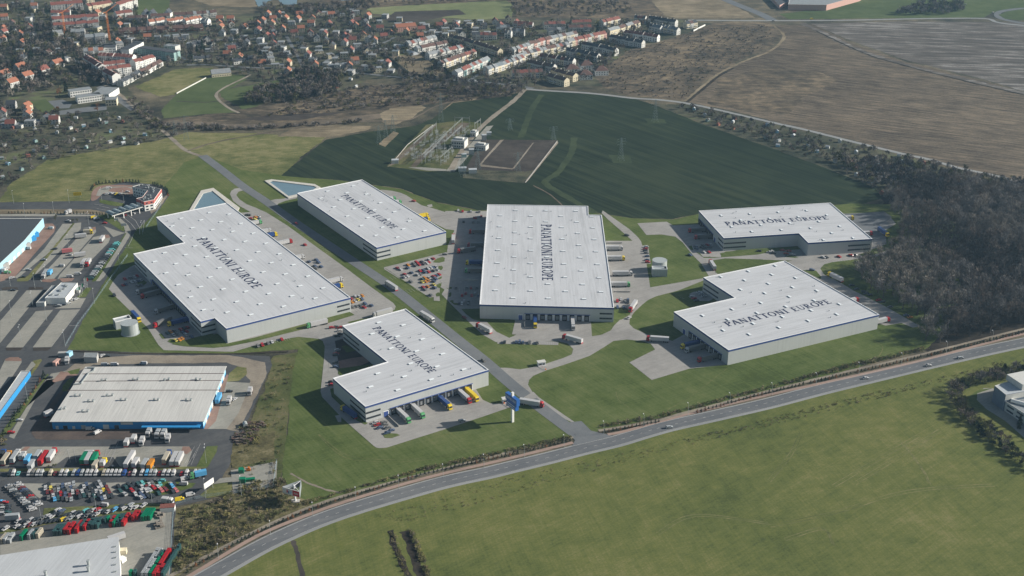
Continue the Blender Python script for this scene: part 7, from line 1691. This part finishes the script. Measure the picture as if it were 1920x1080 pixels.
def conifer(seed, h, r, n):
    rr = random.Random(seed); m = MB(); t = MB(); t.bar((0, 0, 0), (0, 0, h * .9), .02 * h, n=5, r2=.005 * h)
    for k in range(n):
        f = rr.random() ** .75; z = h * (1 - .93 * f); rad = r * f * rr.uniform(.55, 1.05); a = rr.uniform(0, 6.283); x, y = pol(a, rad); d = Vector((x, y, -.45 * rad + .01)).normalized() if rad > .05 else Vector((0, 0, 1))
        tri(m, Vector((x, y, z)), d, rr.uniform(.3, .6) * (h / 10 + .3), rr.uniform(.6, 1.5) * (h / 12 + .3), rr)
    return m, t
TP = {}
def tp(name, gen, mats):
    cr, tk = gen; TP[name] = [(cr.mesh('crown', [mm]), tk.mesh('trunk', ['bark'])) for mm in mats]
    TP[name + '_raw'] = cr
for i in range(5): tp('bare%d' % i, bare_tree(10 + i, 13 + i * .7, 5.0 + .35 * i, 520), ['twig_grey', 'twig_brown', 'twig_pale', 'twig_dark'])
for i in range(3): tp('small%d' % i, bare_tree(30 + i, 7 + i, 3.2 + .3 * i, 240, (.2, .36), (.9, 1.8)), ['twig_brown', 'twig_grey', 'twig_olive', 'rust', 'yellowleaf'])
for i in range(2): tp('poplar%d' % i, bare_tree(50 + i, 19, 2.4, 300, kind='tall'), ['twig_pale', 'twig_grey'])
for i in range(3): tp('conifer%d' % i, conifer(60 + i, 11 + 2 * i, 2.6 + .3 * i, 420), ['needle'])
tp('shrub', conifer(80, 2.3, .85, 90), ['needle', 'rust'])
tp('bush', bare_tree(85, 5, 2.9, 420, (.25, .45), (.5, 1.1)), ['needle', 'needle', 'greenstraw'])
def tree(kind, vi, x, y, label, group, s=1.0, name='bare_tree', cat='tree'):
    c, t_ = TP[kind][vi % len(TP[kind])]; o = thing(name, label, cat, (x, y, 0.05), random.uniform(0, 6.28), group); o.scale = (s, s, s * random.uniform(.88, 1.12))
    link('crown', c, o); link('trunk', t_, o); return o
rt = random.Random(21)
WOOD = pts('1655,378 1690,364 1725,352 1800,352 1925,372 2250,470 2250,560 1925,612 1760,645 1735,640 1736,606 1700,585 1655,560 1612,530 1600,520 1608,505 1660,488 1690,462 1688,425 1668,398')
wp_ = scatter(WOOD, 720, rt, mind=6.9)
def patch(x, y): return math.sin(x * .043 + 1.3) + math.sin(y * .037 + x * .02) + rt.uniform(-.9, .9)
wp_.sort(key=lambda p: (p[1] + max(0, abs(p[0]) - p[1] * .42) * 6))
for x, y in wp_[:240]: tree('bare%d' % rt.randrange(5), (2 if patch(x, y) > .8 else 0 if patch(x, y) > -.1 else 1 if patch(x, y) > -.8 else 3), x, y, 'bare grey brown tree crowded in the wood right of the warehouses', 'bare trees of the wood', rt.uniform(1.0, 1.4))
# everything beyond: masses built as one mesh each
def mass(name, label, items, mat_of):
    """items: (protoname, x, y, scale, matname); one mesh holding all of them"""
    mats = sorted(set(i[4] for i in items)); V, Fc, MI = [], [], []; base = 0; cache = {}
    for pn, x, y, s, mt in items:
        if pn not in cache:
            r_ = TP[pn + '_raw']; cache[pn] = (np.array(r_.v, dtype=np.float32), np.array(r_.f, dtype=np.int32))
        v, f = cache[pn]; a = rt.uniform(0, 6.28); ca, sa = math.cos(a), math.sin(a)
        sz = s * rt.uniform(.85, 1.15)
        vv = np.stack([(v[:, 0] * ca - v[:, 1] * sa) * s + x, (v[:, 0] * sa + v[:, 1] * ca) * s + y, v[:, 2] * sz], 1)
        V.append(vv); Fc.append(f + base); MI.append(np.full(len(f), mats.index(mt), dtype=np.int32)); base += len(v)
    V = np.concatenate(V).astype(np.float32); Fc = np.concatenate(Fc).astype(np.int32); MI = np.concatenate(MI)
    me = bpy.data.meshes.new(name); me.vertices.add(len(V)); me.vertices.foreach_set('co', V.ravel()); me.loops.add(Fc.size); me.loops.foreach_set('vertex_index', Fc.ravel())
    me.polygons.add(len(Fc)); me.polygons.foreach_set('loop_start', np.arange(0, Fc.size, 3, dtype=np.int32)); me.polygons.foreach_set('loop_total', np.full(len(Fc), 3, dtype=np.int32))
    for mm in mats: me.materials.append(M[mm])
    me.polygons.foreach_set('material_index', MI); me.update(calc_edges=True)
    o = link(name, me); tag(o, label, 'trees', None, 'stuff')
GB = ['twig_grey', 'twig_grey', 'twig_brown', 'twig_pale', 'twig_dark']
mass('woodland', 'dense bare wood on the right', [('bare%d' % rt.randrange(5), x, y, rt.uniform(1.0, 1.4), ('twig_pale' if patch(x, y) > .8 else 'twig_grey' if patch(x, y) > -.1 else 'twig_brown' if patch(x, y) > -.8 else 'twig_dark')) for x, y in wp_[240:]], None)
# low poly raw crowns for the far town
for i in range(3): TP['far%d_raw' % i] = bare_tree(90 + i, 9 + i, 4.2, 130, (.5, .9), (1.4, 3.0))[0]
TP['farc_raw'] = conifer(95, 10, 2.8, 110)[0]
TP['lowbush_raw'] = bare_tree(96, 2.6, 2.4, 80, (.25, .45), (.7, 1.4))[0]
TP['tuft_raw'] = bare_tree(97, 1.1, 1.4, 34, (.16, .3), (.5, 1.0))[0]
TOWN = pts('0,10 250,5 262,30 400,55 560,15 690,20 720,60 860,45 1000,45 1270,38 1240,62 1160,100 1110,150 985,160 860,150 740,146 680,150 640,165 545,180 450,140 400,122 340,125 235,160 215,155 150,165 0,180')
it = []
for x, y in scatter(TOWN, 2300, rt): it.append((rt.choice(['far0', 'far1', 'far2', 'far0', 'farc']), x, y, rt.uniform(.5, 1.0), None))
for x, y in scatter(pts('0,60 100,50 200,100 225,160 130,165 0,190'), 420, rt): it.append((rt.choice(['far0', 'far1', 'far2', 'farc']), x, y, rt.uniform(.7, 1.2), None))
for x, y in scatter(pts('0,200 70,210 130,215 220,208 250,225 310,262 200,285 90,304 22,345 0,372 -200,380 -200,210'), 620, rt): it.append((rt.choice(['far0', 'far1', 'far2']), x, y, rt.uniform(.3, .75), None))
for x, y in scatter(pts('455,198 480,172 540,160 560,135 640,140 640,165 600,185 520,195'), 420, rt): it.append((rt.choice(['far0', 'far1', 'far2', 'farc']), x, y, rt.uniform(.7, 1.15), None))
for x, y in scatter(ALL_R, 330, rt): it.append((rt.choice(['far0', 'far1', 'far2']), x, y, rt.uniform(.3, .65), None))
for x, y in scatter(pts('1560,300 1700,300 1925,352 1925,380 1700,352 1640,352'), 260, rt): it.append((rt.choice(['far0', 'far1', 'far2']), x, y, rt.uniform(.6, 1.0), None))
for x, y in scatter(pts('1720,8 1800,6 1810,22 1770,28 1675,28'), 130, rt): it.append(('far0', x, y, rt.uniform(.7, 1.1), None))
for x, y in scatter(pts('740,140 860,150 985,160 985,178 940,186 860,178 760,160'), 260, rt): it.append((rt.choice(['far1', 'far2']), x, y, rt.uniform(.35, .75), None))
for x, y in scatter(pts('690,4 1000,0 1180,4 1190,30 1000,34 960,30 950,2 700,14'), 240, rt): it.append((rt.choice(['far1', 'far2']), x, y, rt.uniform(.4, .8), None))
for x, y in scatter(pts('490,12 560,14 700,6 690,22 480,24'), 150, rt): it.append((rt.choice(['far1', 'far2']), x, y, rt.uniform(.5, .9), None))
for x, y in scatter(pts('280,230 450,240 640,232 700,224 660,232 440,246 300,244'), 150, rt): it.append(('lowbush', x, y, rt.uniform(.8, 1.8), None))
for x, y in scatter(pts('560,180 700,162 960,168 960,182 700,205 500,220'), 420, rt): it.append(('lowbush', x, y, rt.uniform(.7, 1.6), None))
for x, y in scatter(pts('1120,110 1200,90 1300,55 1440,48 1455,78 1330,140 1280,186 1170,178 1130,160'), 900, rt): it.append(('lowbush', x, y, rt.uniform(.3, .95), None))
for x, y in scatter(pts('235,185 262,188 345,272 330,276 280,240'), 60, rt): it.append(('lowbush', x, y, rt.uniform(.8, 1.8), None))
it = [(a, b, c, d, rt.choice(['needle'] if a == 'farc' else ['twig_grey', 'twig_brown', 'twig_dark', 'twig_dark', 'twig_pale', 'twig_olive'])) for a, b, c, d, _ in it]
mass('distant_trees', 'bare trees and bushes scattered through the distant town and scrub', it, None)
# counted trees nearer by
def ordlab(label, i, n): return '%s, %s from the %s' % (label, ordn(i if i <= n // 2 else n - 1 - i), 'left' if i <= n // 2 else 'right')
def trees(px, kinds, vis, label, group, s=(.8, 1.1), name='bare_tree'):
    px = sorted(px, key=lambda q: q[0] / q[1]); lab_ = label
    for i, (x, y) in enumerate(px):
        label = ordlab(lab_, i, len(px))
        tree(rt.choice(kinds), rt.choice(vis), x, y, label, group, rt.uniform(*s), name)
for i, p in enumerate(pts('365,105 345,95 350,112 402,98 410,108 398,86 972,160 988,162 992,150 966,150 1003,160 912,150')):
    x, y = G(*p); tree('poplar%d' % (i % 2), 0, x, y, 'tall slender bare poplar in the distant town, %s' % ('left group' if p[0] < 500 else 'at the lane beside the terraces'), 'poplars in the town', 1.0, 'poplar')
for i, p in enumerate(sorted(pts('370,100 378,104 380,96 120,118 125,174 60,110 560,158 572,150 585,146 600,152 610,148 1120,66'))):
    x, y = G(*p); tree('conifer%d' % (i % 3), 0, x, y, 'dark spruce in the town, %s from the left' % ordn(i), 'spruces in the town', 1.1, 'spruce')
for i, p in enumerate(sorted(pts('990,64 1085,112 1120,50 190,25 108,212 183,210 235,137 112,180'))):
    x, y = G(*p); tree('small%d' % (i % 3), 4 if p[0] > 900 else 3, x, y, ('yellowish bare tree' if p[0] > 900 else 'rusty tree') + ' among the houses, %s from the left' % ordn(i), 'coloured trees among the houses', 1.2)
# trees round the office at the right edge
trees(scatter(pts('1765,735 1790,720 1850,700 1925,685 1960,695 1925,706 1870,716 1820,728 1800,745'), 46, rt, 3.0), ['small0', 'small1', 'small2', 'bush', 'bush'], [0, 1, 2], 'small tree above the right edge office', 'trees above the right office')
trees(scatter(pts('1775,740 1800,748 1820,775 1860,805 1925,865 1960,900 1925,880 1880,850 1830,810 1790,775'), 75, rt, 2.6), ['small0', 'small1', 'bush', 'bush', 'bush'], [0, 1, 2], 'small tree left of the right edge office', 'trees left of the right office', (.6, .95))
trees(scatter(pts('1895,770 1925,790 1960,830 1940,830 1905,800'), 8, rt, 4), ['small0', 'conifer0'], [2], 'small green tree before the low office wing', 'trees before the low wing', (.5, .8))
# dark little conifers planted along the path and along other strips
def along(line, step, jit, label, group, s=(.8, 1.25), kind='shrub', vis=(0, 0, 0, 1), name='small_conifer', cat='conifer', skip=.03, mx=400):
    c = smooth(GP(line), 5); acc = 0; cnt = 0; made = []
    for a, b in zip(c, c[1:]):
        u, L2 = unit(a, b); d = step - acc
        while d < L2 and cnt < mx:
            if rt.random() > skip: made.append(tree(kind, rt.choice(vis), a[0] + u[0] * d + rt.uniform(-jit, jit), a[1] + u[1] * d + rt.uniform(-jit, jit), label, group, rt.uniform(*s), name, cat)); cnt += 1
            d += step
        acc = (acc + L2) % step
    made.sort(key=lambda o: o.location.x / o.location.y)
    for i, o in enumerate(made): o['label'] = ordlab(label, i, len(made))
along(pts('345,1078 372,1060 480,1001.5 580,958 670,928 805,888 958,854 1075,826'), 2.7, .25, 'little dark conifer left of the junction', 'conifers along the path left of the junction', mx=150)
along(pts('1126,813 1175,804 1240,790'), 2.7, .25, 'little dark conifer right of the junction', 'conifers along the path right of the junction')
along(pts('1300,776 1440,738 1590,703 1740,668 1925,623'), 3.0, .25, 'little dark conifer under the right warehouse', 'conifers along the right path', s=(.9, 1.3), mx=140)
along(T(170, 340, 12, '0,240 60,130 200,70 500,40 900,30 1100,50'), 3.2, .3, 'dark conifer round the office yard', 'conifers round the office yard', (1.3, 1.9), mx=40)
along(T(170, 340, 12, '1360,70 1500,120 1700,200 1740,330'), 3.0, .3, 'dark conifer behind the office block', 'conifers behind the office block', (1.3, 1.9), mx=22)
along(T(0, 640, 4.909, '430,290 330,430 220,590 130,710 60,830 20,870'), 4.5, .4, 'little conifer beside the long drive', 'conifers on the drive strip', (1.2, 1.9), vis=(0, 0, 1), mx=20)
along(pts('10,400 60,401 160,402 200,404'), 3.0, .3, 'dark conifer along the avenue median', 'conifers on the avenue median', (.9, 1.4), mx=45)
for p in pts('137,417 145,417 105,410 104,414'): x, y = G(*p); tree('small0', 2, x, y, 'round dark bush at the head of the bays', 'bushes at the bay head', .5, 'bush', 'bush')
# rough grass, reeds and scrub: uncountable
it = []
TF = ['straw', 'straw', 'greenstraw', 'greenstraw', 'twig_brown', 'twig_olive', 'yellowleaf']
for poly, n, ks, s in ((pts('330,1075 335,960 400,942 470,908 525,898 545,925 560,935 530,965 480,990 420,1022 350,1066'), 900, ['tuft', 'tuft', 'tuft', 'tuft', 'tuft', 'lowbush'], (.5, 1.1)), (pts('440,850 480,800 500,740 512,690 548,668 545,710 535,800 524,890 470,900'), 110, ['tuft', 'tuft', 'tuft', 'lowbush'], (.4, .9)),
                       (pts('520,965 580,945 680,915 800,882 900,862 1070,824 1070,818 960,842 800,876 680,912 570,940'), 420, ['tuft'], (.6, 1.2)), (pts('1122,803 1240,783 1440,730 1590,692 1740,656 1735,652 1580,687 1440,726 1240,778 1130,798'), 420, ['tuft'], (.7, 1.5)),
                       (pts('450,800 500,790 490,830 450,838'), 30, ['lowbush'], (.5, .9)), (pts('729,996 741,1000 768,1085 760,1085'), 60, ['tuft'], (.5, 1.0)), (pts('766,992 776,1000 812,1085 800,1085'), 120, ['tuft'], (.6, 1.2)), (pts('1280,825 1440,785 1600,745 1840,690 1845,696 1640,750 1440,800 1280,838'), 320, ['tuft'], (.3, .8)),
                       (pts('700,965 960,895 1270,828 1260,845 1000,915 760,985'), 300, ['tuft'], (.25, .6)), (T(0, 640, 4.909, '20,870 60,860 50,960 0,990'), 12, ['lowbush'], (.4, .7))):
    for x, y in scatter(poly, n, rt): it.append((rt.choice(ks), x, y, rt.uniform(*s), rt.choice(TF)))
mass('rough_grass', 'tall dry grass and low scrub beside the highway', it, None)

# odds and ends by the estate bend
def heap(px, r, h, n, label, mat='twig_brown'):
    x, y = G(*px); m = MB(); rr = random.Random(int(px[0]))
    for k in range(n):
        a, q = rr.uniform(0, 6.28), rr.random() ** .5; cx, cy = pol(a, q * r); z = h * (1 - q) * rr.uniform(.3, 1); s = rr.uniform(.3, 1.1)
        m.box(cx - s, cy - s * .6, z * .4, cx + s, cy + s * .6, z + s * .5, rr.randrange(3))
    tag(m.build('rubble_heap', ['bark', 'brown_roof', mat], None, (x, y, 0)), label, 'heap')
heap((470, 800), 7, 2.5, 60, 'upper heap of brown rubble beside the sandy road'); heap((458, 822), 8, 3, 80, 'lower heap of brown rubble beside the sandy road'); heap((484, 797), 5, 2, 30, 'small heap of brushwood right of the rubble')
x, y = G(460, 799); t = thing('storage_drum', 'grey steel drum lying beside the rubble heaps', 'drum', (x, y, 0), R(20)); m = MB(); m.cyl(0, 1.4, -2, 2, 1.4, 0, 14, axis='y'); m.build('shell', 'steel', t)
x, y = G(466, 883); t = thing('machine', 'orange machine in the fenced square', 'machine', (x, y, 0), R(10)); m = MB(); m.box(-1.2, -.8, .4, 1.2, .8, 1.6, 0); m.box(-.3, -.7, 1.6, .9, .7, 2.6, 0); m.build('body', 'orange', t)
m = MB(); m.bar((-1.2, 0, 1.4), (-2.6, 0, 3.0), .2); m.bar((-2.6, 0, 3.0), (-3.6, 0, .6), .16); m.build('boom', 'orange', t)
for i, (px, s) in enumerate((((101, 926) if 0 else (450, 912), .35), ((485, 907), .5), ((103, 875), .45), ((90, 877), .4))):
    x, y = G(*px); tree('bush', 2, x, y, 'round shrub, %s' % ('in the fenced square' if i < 2 else 'between the trailers and the van row') + (', left one' if i in (0, 3) else ', right one'), None, s, 'shrub', 'shrub')
for lab, a, b in (('row of wooden pallets at the right of the crate yard, upper', (300, 974), (312, 966)), ('row of wooden pallets at the right of the crate yard, lower', (292, 994), (312, 988))):
    A, B = G(*a), G(*b); u, L2 = unit(A, B); t = thing('pallet_stack', lab, 'pallets', (A[0], A[1], Z[6]), math.atan2(u[1], u[0])); m = MB(); rr = random.Random(4)
    for k in range(int(L2 / 1.3)):
        for j in range(4):
            hh = rr.uniform(.6, 2.4); z = 0
            while z < hh: m.box(k * 1.3, j * 1.5, z, k * 1.3 + 1.15, j * 1.5 + 1.15, z + .11, 0); z += .16
    m.build('pallets', 'twig_pale', t)
# ------------------------------------------------------------------ the air
m_, N_, L_ = newmat('air')
o_ = N_.new('ShaderNodeOutputMaterial'); v_ = N_.new('ShaderNodeVolumePrincipled')
v_.inputs['Color'].default_value = (.42, .72, 1.0, 1); v_.inputs['Density'].default_value = HAZE
v_.inputs['Anisotropy'].default_value = 0.2
L_.new(v_.outputs[0], o_.inputs['Volume'])
hz = MB(); q = 9100
hz.box(-q, -q, -1, q, q, CAM_H + 6, 0, bottom=True)
if HAZE > 0: tag(hz.build('haze', m_), 'thin bluish air over the whole landscape', 'haze', kind='stuff')
